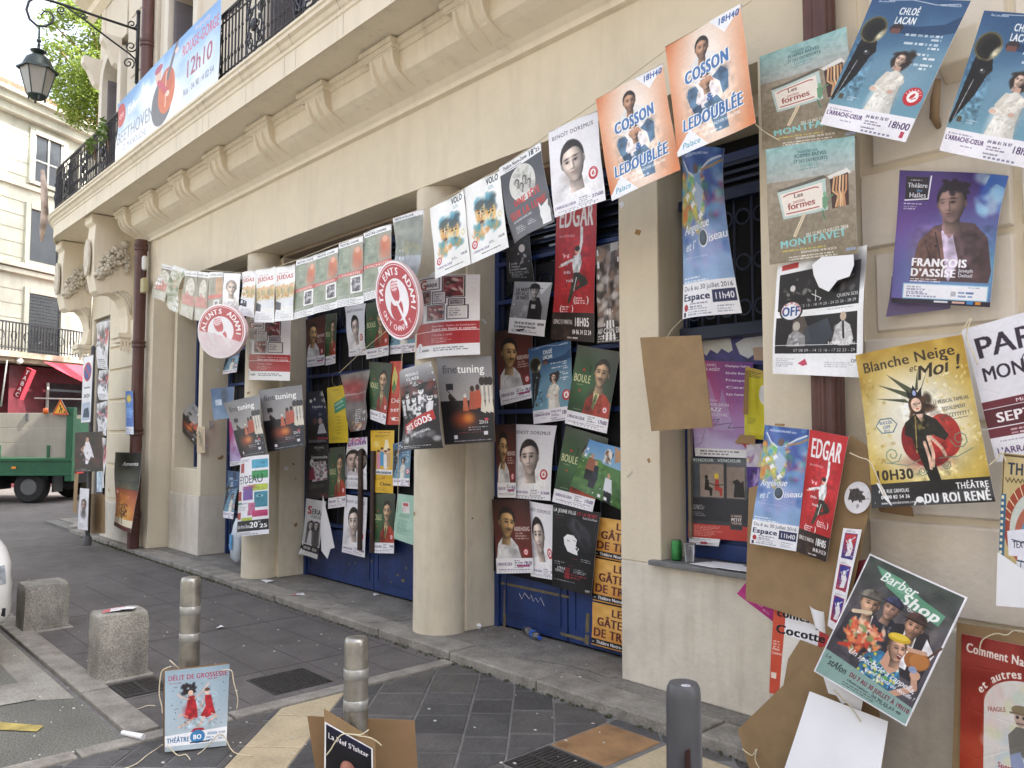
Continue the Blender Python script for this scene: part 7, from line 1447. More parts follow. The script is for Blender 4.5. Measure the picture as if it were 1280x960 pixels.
# green drink can and clear plastic cup on the sill
c0 = P(846,694,4.02); c0.z = .832
can = thing('drink_can','green drink can standing at the left end of the window sill','can',c0)
put('can_body', MB().lathe(c0, [(.024,0),(.032,.006),(.033,.012),(.033,.108),(.026,.118),(.026,.121)], 18), [mat('green_can', (.03,.20,.05), .3, metal=.4, var=.4, scale=25)], can, smooth=True, ang=50)
put('can_lid', MB().lathe(c0, [(.0,.118),(.024,.118),(.027,.122),(.025,.123)], 18), m_steel, can, smooth=True, ang=40)
c1 = P(862,699,4.0); c1.z = .832
cup = thing('plastic_cup','clear plastic cup beside the green can on the window sill','cup',c1)
m_clear = mat('clear_plastic', (.8,.8,.8), .12, trans=.9, var=.02)
put('cup_wall', MB().lathe(c1, [(.026,0),(.038,.11),(.040,.112),(.0385,.11),(.0275,.004),(.0,.004)], 18), m_clear, cup, smooth=True, ang=50); put('cup_rim', MB().lathe(c1, [(.039,.108),(.041,.111),(.039,.114)], 18), m_clear, cup, smooth=True)
for i, (px, py, art, lab) in enumerate(((888,700,'litter','white leaflet lying on the window sill beside the cup'),(905,697,'yellow','yellow leaflet lying at the back of the window sill'),(915,703,'flyers','dark blue leaflet lying on the window sill, frontmost'),(925,708,'jazz','purple leaflet at the right end of the window sill'))):
    p = P(px, py, 4.0 + .06*(i == 1)); z = .834 + .002*i; a = random.uniform(-.4,.4); L, w_ = .10, .07
    q = [Vector((p.x + (x*L*math.cos(a)-y*w_*math.sin(a)), p.y + (x*L*math.sin(a)+y*w_*math.cos(a)), z)) for x, y in ((-1,1),(1,1),(1,-1),(-1,-1))]
    q = [Vector((v_.x, min(max(v_.y, 3.93), 4.2), v_.z)) for v_ in q]
    sheet('leaflet', lab, art, q, ('w',), cat='leaflet', wave=0, nx=2, ny=2)
# ---- right bay: the big posters near the camera
YR = 3.655
sheet('poster','brown and turquoise little stage poster, upper of two on the downpipe','petites',[(949,71),(1058,33),(1072,172),(953,188)],3.495,wave=.008,nx=12,ny=12,group='little stage posters')
sheet('poster','brown and turquoise little stage poster, lower of two on the downpipe','petites',[(957,187),(1068,169),(1072,317),(962,331)],3.485,wave=.008,nx=12,ny=12,group='little stage posters')
o = sheet('poster','white poster with two dark photographs and a round emblem, torn at its top','offposter',[(972,332),(1083,306),(1077,472),(965,467)],3.505,wave=.010,nx=12,ny=12)
sheet('torn_flap', '', m_paper, [(1014,322),(1068,318),(1066,362),(1020,366)], 3.475, cut=[(0,.2),(.25,0),(.98,.0),(1,.3),(.9,.62),(.6,.7),(.35,1),(.1,.85),(0,.5)], wave=0, parent=o)
sheet('poster','blue poster of a woman in white under a trumpet horn, whole one at the top','chloe',[(1091,-3),(1213,0),(1132,178),(1025,155)],3.46,wave=.006,nx=14,ny=14,th=.004,group='blue trumpet posters')
sheet('poster','blue poster of a woman in white under a trumpet horn, cut by the right edge','chloe',[(1230,13),(1362,25),(1290,212),(1174,188)],3.46,wave=.006,nx=14,ny=14,th=.004,group='blue trumpet posters')
sheet('backing_sheet','translucent purple sheet sticking out behind the purple man poster',mat('purple_backing',(.16,.13,.26),.5),[(1115,345),(1195,350),(1188,386),(1108,396)],3.65,cat='paper')
sheet('poster','purple poster of a young man in a brown jacket looking aside','francois',[(1127,214),(1254,215),(1237,384),(1113,378)],3.61,wave=.008,curl={'tr':-.07,'tl':.02},nx=14,ny=14)
o = sheet('poster','golden poster of a dark queen seated on a red apple','neige',[(1069,444),(1202,418),(1245,627),(1098,634)],3.44,wave=.006,curl={'bl':.07},bow=.015,nx=16,ny=16)
sheet('curled_corner','',m_paper,[(1095,603),(1104,603),(1115,632),(1104,631)],3.40,parent=o,cut=[(0,0),(.6,.1),(1,1),(.5,.95)],wave=0)
sheet('poster','white poster with tall thin purple capitals and maroon bands at the right edge','parmon',[(1204,413),(1330,376),(1362,560),(1246,578)],3.50,wave=.008,nx=12,ny=12,curl={'tl':.03})
o = sheet('poster','art nouveau theatre poster mounted on a board at the right edge','nouveau',[(1254,566),(1330,574),(1330,765),(1245,757)],3.42,th=.008,back=m_card,wave=.002)
sheet('white_flap','',m_paper,[(1247,690),(1330,735),(1330,764),(1245,757)],3.405,parent=o,cut=[(0,0),(1,.4),(1,1),(0,1)],wave=0)
b2 = sheet('placard','brown cardboard placard carrying a red illustrated poster, lower right corner','narvalo' if 0 else m_card,[(1196,778),(1330,800),(1330,1040),(1188,1010)],3.52,cat='placard',th=.008,back=m_card,wave=.002)
sheet('poster_print','', 'narvalo',[(1202,792),(1330,817),(1330,1040),(1199,1010)],3.512,parent=b2,wave=.001,nx=10,ny=10)
bb = sheet('poster','dark poster of a laughing group with a yellow hat, tilted, with a white border','barber',[(1087,692),(1209,747),(1133,908),(1017,839)],[3.42,3.42,3.33,3.33],wave=.004,th=.006,nx=14,ny=14)
# cardboard hanging at the left of the bay
cb = [(1008,534),(1064,546),(1080,556),(1091,588),(1087,625),(1060,770),(1040,800),(1002,775),(932,750),(934,680),(938,600)]
def board(name, lab, pts, Y, m, th=.005, cat='cardboard', parent=None, back=None):
    v_ = [P(x, y, Y) for x, y in pts]; mb = MB().extr(v_, (0, th, 0)); o = put(name, mb, m, parent)
    if parent is None: o['label'] = lab; o['category'] = cat
    return o
board('cardboard_sheet','large bent brown cardboard behind the blue rainbow and narrow red posters', [(936,610),(1000,590),(1064,544),(1082,556),(1092,588),(1086,640),(1052,800),(1036,795),(1010,776),(932,750)], 3.50, m_card)
sheet('poster','blue rainbow poster with a white foot fixed on the large cardboard','angelique',[(956,531),(1011,537),(996,689),(938,679)],3.46,wave=.008,nx=10,ny=14,bow=.01,group='rainbow bird posters')
sheet('poster','narrow red poster of a leaping man in a white shirt on the large cardboard','edgar',[(1012,537),(1061,546),(1032,703),(996,689)],3.455,wave=.008,nx=10,ny=14)
disc(1072,622,16.5,20,3.485,'sheep','small round white sticker with a dark animal on the large cardboard',8,.002,'sticker',name='sticker')
sheet('sticker_strip','strip of three red and blue stamp-like stickers on the edge of the cardboard','stickers',[(1054,660),(1077,662),(1049,792),(1034,782)],3.47,cat='sticker',wave=.004)
board('cardboard_sheet','dark brown cardboard showing under the golden queen poster', [(1092,604),(1140,634),(1142,646),(1100,640),(1092,625)], 3.60, m_cardd)
sheet('poster','dark red slice of a poster behind the laughing group poster','redslice',[(1068,702),(1090,698),(1060,760),(1046,770)],3.52,wave=.0)
sheet('poster','magenta poster turned on its corner under the large cardboard','magenta',[(934,726),(972,750),(966,777),(921,742)],3.60)
sheet('poster','red and white hand-lettered poster partly behind the cardboard, low on the bay','confess',[(968,748),(1046,765),(1030,882),(961,866)],3.515,wave=.004)
sheet('curled_paper','small curl of white paper peeling at the edge of the hand-lettered poster',m_paper,[(1012,757),(1030,765),(1032,792),(1018,780)],3.50,cat='paper',bow=.02,wave=.0,cut=None)
board('cardboard_sheet','narrow brown cardboard flap left of the hand-lettered poster bottom',[(985,824),(1000,800),(1032,812),(1010,850),(975,880)],3.50,m_card)
board('cardboard_sheet','large brown cardboard leaning low against the bay, pierced with twine',[(922,912),(1029,808),(1092,842),(1100,900),(1060,1040),(960,1040)],3.48,m_card)
sheet('white_board','blank white board tied low on the bay under the laughing group poster',m_paper,[(1012,864),(1110,902),(1086,1060),(958,1030)],[3.40,3.40,3.24,3.24],cat='board',th=.006,back=m_card,wave=.002)
sheet('paper','scrap of white paper tucked behind the laughing group poster',m_paper,[(1028,842),(1080,868),(1075,895),(1034,868)],3.43,cat='paper',cut=[(0,0),(1,.1),(1,1),(.6,.8),(.45,1),(.3,.75),(.05,.9)],wave=0)
def twine(lab, pts, Y, r=.0028, g='loose ends of twine'):
    return string('twine', lab, [P(p[0], p[1], (Y if len(p) < 3 else p[2])) for p in pts], r, 'twine', group=g)
twine('frayed twine through the leaning cardboard near its left point',[(928,936),(934,941),(941,944),(946,936),(944,950),(952,965)],3.46)
twine('twine tying the top of the blank white board',[(1042,862),(1052,872),(1060,880),(1068,890),(1076,902)],3.38)
twine('twine at the top right of the golden queen poster',[(1200,417),(1206,408),(1214,398),(1208,420),(1216,440),(1222,456)],3.40)
twine('twine knotted at the upper left of the red illustrated placard',[(1224,815),(1228,800),(1245,792),(1258,794),(1268,788),(1280,790)],3.49)
twine('twine knotted at the left edge of the golden queen poster',[(1062,566),(1075,572),(1086,576),(1094,590),(1106,620)],3.40)
twine('twine at the left edge of the art nouveau board',[(1236,582),(1246,574),(1252,566),(1258,578)],3.40)
twine('string holding the two little stage posters to the downpipe',[(944,155),(956,165),(975,176)],3.48)
# ---- left bay: posters, pole with signs
sheet('poster','slim blue poster with a yellow spot on the left downpipe','skyslim',[(157,489),(166,489),(167,543),(157,543)],3.50,bow=.02,wave=.002)
sheet('poster','black poster above a flaming orange tree, curling at the left downpipe foot','blacktree',[(145,565),(177,566),(168,666),(142,657)],3.46,bow=.03,wave=.02,curl={'br':.05},nx=10,ny=16)
for i, (q, lab) in enumerate(((((120,405),(136,400),(136,462),(122,460)),'curving grey poster high in the far left doorway'),(((123,463),(136,462),(135,500),(124,500)),'grey and white leaflet in the far left doorway under the curving poster'),(((121,505),(136,500),(134,545),(122,540)),'crumpled red and grey leaflet in the middle of the far left doorway'),(((122,545),(132,548),(131,610),(121,606)),'lowest leaflet in the far left doorway'))):
    sheet('poster', lab, 'flyers', q, 3.72-.01*i, wave=.02)

# ================================================================ STREET FURNITURE
def steel_bollard(x, y, h, r, lab, ba):
    t = thing('bollard', lab, 'bollard', (x,y,0), 'steel bollards')
    put('post', MB().lathe((x,y,0), [(r,0),(r,h-.03),(r*.97,h-.015),(r*.88,h-.004),(r*.6,h),(0,h+.001)], 28), m_steel, t, smooth=True, ang=60)
    for z in ba: put('reflective_band', MB().lathe((x,y,0), [(r*1.0,z-.022),(r*1.03,z-.020),(r*1.03,z+.018),(r*1.0,z+.020)], 28), m_band, t, smooth=True, ang=60)
    put('base_ring', MB().lathe((x,y,0), [(r*1.25,0),(r*1.25,.006),(r*1.0,.010)], 28), m_cast, t, smooth=True, ang=40)
    return t
steel_bollard(-4.33,1.67,.83,.052,'stainless steel bollard behind the small propped theatre poster',(.66,.52))
steel_bollard(-3.03,1.885,.72,.052,'stainless steel bollard with brown cardboard tied round it, bottom centre',(.57,.44))
t = thing('bollard','dark grey plastic bollard with a flat top in front of the pier','bollard',(-1.73,2.43,0))
put('post', MB().lathe((-1.73,2.43,0), [(.068,0),(.064,.3),(.061,.66),(.058,.69),(.05,.705),(.0,.706)], 32), m_grey, t, smooth=True, ang=50)
put('sticker', MB().lathe((-1.705,2.41,0), [(.017,.7055),(.0,.7068)], 14), mat('worn_sticker',(.5,.5,.55),.5,var=.4,scale=90), t); put('peeling_tape', MB().box(-1.678,-1.672,2.36,2.385,.2,.5), mat('dark_tape',(.04,.015,.01),.4), t)
def granite(x0, x1, y0, y1, h, lab):
    t = thing('granite_block', lab, 'granite block', ((x0+x1)/2,(y0+y1)/2,0), 'granite blocks along the kerb')
    mb = MB(); cx, cy = (x0+x1)/2, (y0+y1)/2; n = 6; rows = [(0,1.0),(.05,1.0),(h*.4,.995),(h*.75,.985),(h*.90,.97),(h*.955,.945),(h*.99,.90),(h,.80)]
    rr = random.Random(int(x0*100)); vs = []; fs = []; per = []
    for i in range(n): per.append((-1+2*i/n,-1))
    for i in range(n): per.append((1,-1+2*i/n))
    for i in range(n): per.append((1-2*i/n,1))
    for i in range(n): per.append((-1,1-2*i/n))
    for z, k in rows:
        for a, b_ in per:
            m_ = max(abs(a),abs(b_)); rad = 1-.06*(abs(a)*abs(b_))**6
            vs.append((cx+(x1-x0)/2*a*k*rad+rr.gauss(0,.003), cy+(y1-y0)/2*b_*k*rad+rr.gauss(0,.0022), z+rr.gauss(0,.001)))
    N = len(per)
    for j in range(len(rows)-1):
        for i in range(N): fs.append((j*N+i, j*N+(i+1)%N, (j+1)*N+(i+1)%N, (j+1)*N+i))
    fs.append(tuple((len(rows)-1)*N+i for i in range(N)))
    mb.add(vs, fs); put('stone_body', mb, m_gran, t, smooth=True, ang=50)
    put('mortar_foot', MB().box(x0-.02,x1+.02,y0-.02,y1+.02,-.01,.012), m_conc, t, bevel=.01)
    return t
granite(-5.86,-5.59,1.58,1.90,.42,'nearest pale granite block with torn leaflets on its top')
granite(-7.68,-7.36,1.52,1.86,.37,'middle pale granite block beside the white car')
granite(-10.15,-9.83,1.50,1.82,.37,'farthest granite block, partly behind the white car')
for i, (dx, dy, a) in enumerate(((-.03,.02,.3),(.02,-.05,1.2),(.05,.04,-.5))):
    q = [Vector((-5.72+dx+(x*.06*math.cos(a)-y*.04*math.sin(a)), 1.74+dy+(x*.06*math.sin(a)+y*.04*math.cos(a)), .424+.003*i+(.012 if x > 0 else 0))) for x, y in ((-1,1),(1,1),(1,-1),(-1,-1))]
    sheet('leaflet', 'torn pink and white leaflet on top of the nearest granite block, %s of three' % ('left','front','back')[i], 'litter', q, ('w',), cat='leaflet', wave=.002, nx=3, ny=3, group='leaflets on the granite block')
# small placard leaning on the first steel bollard
a, b_ = G(203,944), G(286,934); up = .60
def lean(base, px, py, back):      # point above the base where the photo ray passes, leaning back by 'back'
    r = ray(px, py); f = Vector((-math.sin(YAW), math.cos(YAW), 0)); d0 = (base).dot(f) + back; d0 = d0 - 0; return Vector((0,0,EYE)) + r*(d0/(r.dot(f)))
tl, tr_ = lean(a, 206, 839, .05), lean(b_, 287, 830, .05); br_, bl_ = lean(b_, 283, 932, .005), lean(a, 206, 940, .005)
f_ = Vector((-math.sin(YAW), math.cos(YAW), 0))
pl = sheet('placard','small pale blue placard with two leaping women in red, leaning on a steel bollard','delit',[tl,tr_,br_,bl_],('w',),cat='placard',th=.004,back=m_card,wave=.003,nx=10,ny=10)
off = f_*.02 + Vector((-.012,-.012,0))
sheet('rear_board','',m_cardd,[tl+off,tr_+off,br_+off,bl_+off],('w',),th=.004,back=m_cardd,wave=.002,parent=pl)
def gt(lab, pts, r=.0028): return string('twine', lab, pts, r, 'twine', group='loose ends of twine')
def front(px, py, k): return lean(a*(1-(px-206)/80)+b_*((px-206)/80), px, py, k)
gt('twine loop hanging at the left edge of the small pale blue placard',[front(*p,-.01) for p in ((214,833),(203,838),(200,850),(199,868),(202,882),(203,892))])
gt('twine hanging at the right edge of the small pale blue placard',[front(*p,-.01) for p in ((276,838),(289,838),(292,852),(297,872),(296,886))])
gt('long twine lying on the ground left of the small pale blue placard',[front(203,931,-.01),G(196,936,.006),G(184,944,.006),G(170,955,.006),G(152,962,.006)])
gt('twine lying on the ground below the small pale blue placard',[front(209,931,-.01),G(222,944,.006),G(232,943,.006),G(238,950,.006)])
gt('twine at the lower right corner of the small pale blue placard',[G(247,943,.006),G(256,936,.006),front(272,919,-.012),front(280,920,-.012),G(292,940,.006),G(316,945,.006)])
gt('short twine end sticking up at the top of the small pale blue placard',[front(*p,.02) for p in ((212,825),(224,836))])
gt('short piece of twine lying by the drain grate next to the granite block',[G(157,886,.01),G(172,886,.008),G(184,882,.012),G(194,882,.01)],.003)
# boards tied to the second bollard
fb = Vector((-3.03,1.885,0)); fd = fb.dot(f_)
def atd(px, py, d): r = ray(px, py); return Vector((0,0,EYE)) + r*(d/r.dot(f_))
bo = sheet('cardboard_sheet','big brown cardboard tied behind the bottom centre steel bollard',m_cardd,[atd(384,895,fd+.10),atd(518,901,fd+.08),atd(523,975,fd+.05),atd(396,975,fd+.07)],('w',),cat='cardboard',th=.005,back=m_card,wave=.004)
nb = sheet('placard','small black placard with white hand lettering tied to the bottom centre bollard',m_card,[atd(405,886,fd-.10),atd(469,926,fd-.07),atd(471,1010,fd-.07),atd(404,1000,fd-.10)],('w',),cat='placard',th=.006,back=m_card,wave=.001)
sheet('poster_print','','nef',[atd(406,914-18,fd-.109)+Vector((0,0,-.02)),atd(466,936,fd-.079)+Vector((0,0,-.0)),atd(467,1010,fd-.079),atd(405,1000,fd-.109)],('w',),parent=nb,wave=0)
gt('twine knotted round the bottom centre steel bollard',[atd(*p,fd-.12) for p in ((461,912),(452,918),(440,918),(428,918),(420,926),(414,936),(408,944))])
gt('loose twine end on the big brown cardboard',[atd(*p,fd-.09) for p in ((440,918),(450,920),(462,922),(470,926),(477,932))])
# litter on the ground
lit = ((334,727,SL,'white leaflet near the foot of the left column','paper'),(372,744,SL,'red and white leaflet on the step left of the middle','leaflet'),(470,744,SL,'white scrap at the foot of the middle door','paper'),(166,922,.005,'white paper cup lying on the road at lower left','paper'),(275,861-76,.003,'white scrap on the street behind the first bollard','paper'),(598,786,SL,'crumpled white paper at the foot of the right column','paper'))
for i, (px, py, z, lab, cat) in enumerate(lit):
    p = G(px, py, z); mb = MB()
    if i == 5: mb.blob((p.x,p.y,z+.02),(.035,.025,.022),7,5,0,.25); o = put('crumpled_paper', mb, m_paper)
    elif i == 3: mb.tube([(p.x-.07,p.y-.03,z+.014),(p.x+.07,p.y+.03,z+.014)], [.012,.016], 10); o = put('paper_roll', mb, m_paper, smooth=True, ang=50)
    else:
        a_ = i*1.3; s_ = (.07,.06,.04,.05,.03)[i]
        q = [Vector((p.x+(x*s_*math.cos(a_)-y*s_*.6*math.sin(a_)), p.y+(x*s_*math.sin(a_)+y*s_*.6*math.cos(a_)), z+.004+(.01 if x*y > 0 else 0))) for x, y in ((-1,1),(1,1),(1,-1),(-1,-1))]
        o = sheet('leaflet', lab, 'litter' if cat == 'leaflet' else m_paper, q, ('w',), cat=cat, wave=.002, nx=3, ny=3)
    o['label'] = lab; o['category'] = cat
b = MB(); rs = random.Random(9)
for i in range(170):
    p = G(rs.uniform(0,760), rs.uniform(720,955), 0)
    if p.y > 3.5: p.z = SL
    if p.y > 4.25 or p.x > -1: continue
    s_ = rs.uniform(.003,.009); b.box(p.x-s_, p.x+s_, p.y-s_*.7, p.y+s_*.7, p.z+.001, p.z+.004)
put('small_litter', b, mat('litter_bits', (.55,.54,.5), .9, var=.4, scale=30), kind='stuff')
# clear bottle with blue label lying at the right door
p = G(665,797,SL); t = thing('plastic_bottle','crushed clear plastic bottle with a blue label lying at the right door','bottle',p)
d = Vector((.9,-.35,0)).normalized()
put('bottle_body', MB().tube([p+d*s_+Vector((0,0,.032)) for s_ in (-.13,-.12,-.05,0,.05,.09,.115,.14)], [.01,.03,.032,.026,.031,.028,.012,.012], 14), m_clear, t, smooth=True)
put('bottle_label', MB().tube([p+d*s_+Vector((0,0,.032)) for s_ in (.0,.03,.07)], [.029,.033,.033], 14, cap=False), mat('blue_label',(.04,.12,.45),.4,var=.5,scale=30), t, smooth=True)
put('bottle_cap', MB().tube([p+d*s_+Vector((0,0,.032)) for s_ in (.135,.155)], .015, 12), mat('blue_cap',(.03,.1,.5),.4), t)
# carrier bag beside the left column
b = MB(); rs = random.Random(4); base = P(296,672,4.0)
for i in range(1):
    rows = [(.0,.02),(.05,.09),(.18,.12),(.32,.10),(.42,.06),(.5,.02)]; n = 14; vs = []; fs = []
    for z, r_ in rows:
        for k in range(n): a_ = math.tau*k/n; q_ = r_*(1+.25*math.sin(3*a_+z*20)+rs.uniform(-.08,.08)); vs.append((base.x+q_*math.cos(a_), base.y+q_*.5*math.sin(a_), .10+z))
    for j in range(len(rows)-1):
        for k in range(n): fs.append((j*n+k,j*n+(k+1)%n,(j+1)*n+(k+1)%n,(j+1)*n+k))
    b.add(vs, fs)
o = put('carrier_bag', b, mat('thin_white_plastic',(.6,.66,.72),.3,var=.15,scale=12), smooth=True); o['label'] = 'thin white and blue plastic bag caught left of the left column'; o['category'] = 'bag'
put('blue_print', MB().box(base.x-.03,base.x+.03,base.y-.075,base.y-.068,.25,.42), mat('blue_bag_print',(.10,.35,.65),.4,var=.5,scale=40), o)
# sign pole at the far left corner
pb = G(109,682,SL); pole = thing('sign_pole','grey pole at the far left corner of the step carrying a parking sign','sign pole',(pb.x,pb.y,SL))
put('pole_tube', MB().lathe((pb.x,pb.y,0), [(.03,SL),(.03,2.75),(.034,2.76),(.0,2.8)], 14), m_grey, pole, smooth=True, ang=50); put('pole_foot', MB().lathe((pb.x,pb.y,0), [(.055,SL),(.055,SL+.10),(.034,SL+.14)], 14), m_grey, pole, smooth=True, ang=50)
Yp = pb.y - .05
sg = sheet('sign_panel','', 'noparking',[(104,446),(117,443),(113,528),(101,529)],Yp,parent=pole,th=.015,back=m_grey,wave=0,nx=2,ny=2)
sheet('poster','dark poster of a white dancer fixed across the sign pole','dancerblack',[(94,541),(128,539),(128,589),(93,590)],Yp-.03,th=.006,back=m_card,wave=.006)
sheet('poster','small tall pale portrait card tied low on the sign pole','smallportrait',[(100,610),(111,611),(110,663),(97,661)],Yp-.04,th=.004,back=m_card)
board('cardboard_sheet','plain brown cardboard standing behind the sign pole',[(112,617),(131,618),(131,667),(112,667)],Yp+.12,m_card)
board('paper','white and blue card strip hung under the dancer poster',[(121,590),(127,590),(127,615),(121,615)],Yp-.02,mat('blue_white_card',(.45,.55,.75),.6,var=.6,scale=12),cat='paper')
board('cardboard_sheet','thin brown strip of cardboard hanging left of the sign pole',[(93,592),(98,592),(95,642),(91,640)],Yp-.02,m_card)
# ---- lantern on its scrolled bracket
X0 = -11.9
def L(px, py): return PX(px, py, X0)
lt = thing('street_lamp','old green-black street lantern hanging from a scrolled iron wall bracket','street lamp',L(47,90))
wz0, wz1 = L(165,97).z, L(165,17).z; wy = PV - .05
def Yb(px, py):
    v_ = L(px, py); k = (wy - L(165,50).y); return Vector((X0, v_.y + k*max(0,(px-50)/115), v_.z))
put('wall_bar', MB().tube([(X0,wy,wz0-.03),(X0,wy,wz1+.03)], .025, 10).blob((X0,wy,wz1+.05),.035,8,6).blob((X0,wy,wz0-.05),.03,8,6), m_iron, lt, smooth=True)
put('top_arm', MB().tube([Yb(165,35),Yb(120,20),Yb(80,6),Yb(60,0),Yb(45,-4),Yb(36,2),Yb(33,12),Yb(37,24),Yb(46,32),Yb(56,33),Yb(64,28),Yb(66,21),Yb(62,15),Yb(55,14),Yb(51,19)], [.018]*4+[.016]*4+[.015]*4+[.012,.01,.008], 7), m_iron, lt, smooth=True)
put('lower_strut', MB().tube([Yb(78,6),Yb(100,22),Yb(130,46),Yb(155,65),Yb(162,72),Yb(164,82)], .013, 7), m_iron, lt, smooth=True)
for (cx, cy, r, d, a0) in ((158,28,6,1,0),(157,56,7.5,1,0),(154,77,7.5,-1,1),(75,12,5.5,1,1),(101,19,4.5,1,0)):
    put('scroll', MB().tube([Yb(cx + r*(1-.8*i/16)*math.cos(a0+d*i/16*9), cy + r*(1-.8*i/16)*math.sin(a0+d*i/16*9)) for i in range(17)], .010, 6), m_iron, lt, smooth=True)
m_lamp = mat('lantern_green', (.035,.05,.045), .4, metal=.3, var=.2); m_lglass = mat('lantern_glass', (.40,.38,.34), .25, var=.08, trans=.25)
c = L(47,95); zt = L(50,33).z; z0 = L(47,120).z; z1 = L(47,85).z; z2 = L(47,70).z
put('hook', MB().tube([(c.x,c.y,zt),(c.x,c.y,zt-.18)], .012, 6).blob((c.x,c.y,zt-.2),.03,8,6).tube([(c.x+.05*math.cos(t),c.y,zt-.29+.07*math.sin(t)) for t in np.linspace(0,math.tau,13)], .009, 5), m_lamp, lt, smooth=True)
put('dome', MB().lathe((c.x,c.y,0), [(.19,z1),(.175,z1+.05),(.145,z1+.12),(.09,z1+.165),(.045,z1+.175),(.04,z1+.19),(.09,z1+.215),(.10,z1+.23),(0,z1+.24)], 20), m_lamp, lt, smooth=True, ang=40)
put('eave', MB().lathe((c.x,c.y,0), [(.15,z1+.012),(.25,z1-.04),(.25,z1-.018),(.19,z1+.015)], 6, a0=.3, a1=.3+math.tau), m_lamp, lt)
for k in range(6):
    a0, a1 = .3+math.tau*k/6, .3+math.tau*(k+1)/6; q = [(c.x+.115*math.cos(a0),c.y+.115*math.sin(a0),z0),(c.x+.115*math.cos(a1),c.y+.115*math.sin(a1),z0),(c.x+.21*math.cos(a1),c.y+.21*math.sin(a1),z1-.03),(c.x+.21*math.cos(a0),c.y+.21*math.sin(a0),z1-.03)]
    put('pane', MB().add(q+[tuple(Vector(v_)*.9995+Vector((c.x,c.y,v_[2]))*.0005-Vector((math.cos((a0+a1)/2),math.sin((a0+a1)/2),0))*.004) for v_ in q], [(0,1,2,3),(7,6,5,4),(0,4,5,1),(1,5,6,2),(2,6,7,3),(3,7,4,0)]), m_lglass, lt)
    put('lantern_bar', MB().tube([q[0],q[3]], .009, 5), m_lamp, lt)
put('lantern_base', MB().lathe((c.x,c.y,0), [(.0,z0-.06),(.07,z0-.05),(.12,z0-.005),(.12,z0+.005),(0,z0+.006)], 12), m_lamp, lt, smooth=True, ang=40)
for k in range(4): put('base_tip', MB().box(c.x+.095*math.cos(k*1.57)-.01,c.x+.095*math.cos(k*1.57)+.01,c.y+.095*math.sin(k*1.57)-.01,c.y+.095*math.sin(k*1.57)+.01,z0-.07,z0), m_lamp, lt)
# ---- banner on the railing, plants, pennant
bn = sheet('banner','long blue and white theatre banner tied along the balcony railing','banner',[(147,131),(275,-4),(274,108),(145,203)],3.00,cat='banner',wave=.015,nx=24,ny=6,back=m_paper)
m_leaf = mat('young_leaf', (.14,.22,.05), .6, var=.4, scale=9, spec=.3)
def leaves(cen, rad, n, size, seed, mb=None):
    rs = random.Random(seed); mb = mb or MB()
    for i in range(n):
        d = Vector((rs.gauss(0,1),rs.gauss(0,1),rs.gauss(0,1))).normalized() * rs.random()**.4
        p = Vector((cen[0]+d.x*rad[0], cen[1]+d.y*rad[1], cen[2]+d.z*rad[2])); s_ = size*rs.uniform(.6,1.3)
        u = Vector((rs.gauss(0,1),rs.gauss(0,1),rs.gauss(0,.6))).normalized()*s_; v_ = u.cross(Vector((rs.gauss(0,1),rs.gauss(0,1),rs.gauss(0,1)))).normalized()*s_*.6
        mb.add([p-u, p+v_*.8, p+u, p-v_*.8], [(0,1,2,3)])
    return mb
for (px, py, n, rr_, lab) in ((128,165,70,(.18,.05,.18),'leafy green plant growing through the balcony railing left of the banner'),(112,182,60,(.14,.05,.14),'small trailing plant on the balcony railing further left')):
    p = P(px, py, 3.0); t = thing('balcony_plant', lab, 'plant', (p.x,p.y,4.95)); put('foliage', leaves(p, rr_, n, .04, px), m_leaf, t)
    put('stem', MB().tube([(p.x,3.12,4.95),(p.x+.02,3.06,p.z-.1),(p.x,3.02,p.z+.1)], .008, 5), m_cardd, t)
for k in range(5): pass
p = P(56,290,3.1); t = thing('folded_parasol','folded orange and grey cloth hanging at the rounded end of the balcony','cloth',p)
put('cloth_folds', MB().tube([P(53,213,3.1),P(55,235,3.1),P(56,265,3.1),P(53,288,3.1),P(52,302,3.1)], [.03,.05,.055,.045,.015], 9), mat('orange_cloth',(.44,.34,.28),.8,var=.6,scale=5), t, smooth=True)
# ---- tree beyond the corner
m_tleaf = mat('plane_leaf', (.19,.26,.05), .55, var=.45, scale=3, spec=.3)
_t = m_tleaf.node_tree; _p = _t.nodes['Principled BSDF']; _tr = nd(_t,'ShaderNodeBsdfTranslucent'); _tr.inputs['Color'].default_value = (.33,.42,.09,1); _mx = nd(_t,'ShaderNodeMixShader'); _mx.inputs[0].default_value = .45
_o = [n_ for n_ in _t.nodes if n_.type == 'OUTPUT_MATERIAL'][0]; _t.links.new(_p.outputs[0],_mx.inputs[1]); _t.links.new(_tr.outputs[0],_mx.inputs[2]); _t.links.new(_mx.outputs[0],_o.inputs['Surface'])
tb = atd(118,540,19.5); tree = thing('plane_tree','tall sunlit plane tree rising behind the rounded balcony corner','tree',(tb.x,tb.y,0))
put('trunk', MB().tube([(tb.x,tb.y,0),(tb.x+.1,tb.y,3),(tb.x-.05,tb.y+.1,6),(tb.x-.2,tb.y,8.5),(tb.x-.1,tb.y,10.5)], [.28,.22,.18,.12,.04], 10), mat('plane_bark',(.25,.22,.16),.9,var=.35,scale=5), tree, smooth=True)
mb = MB(); rs = random.Random(2); lm = MB()
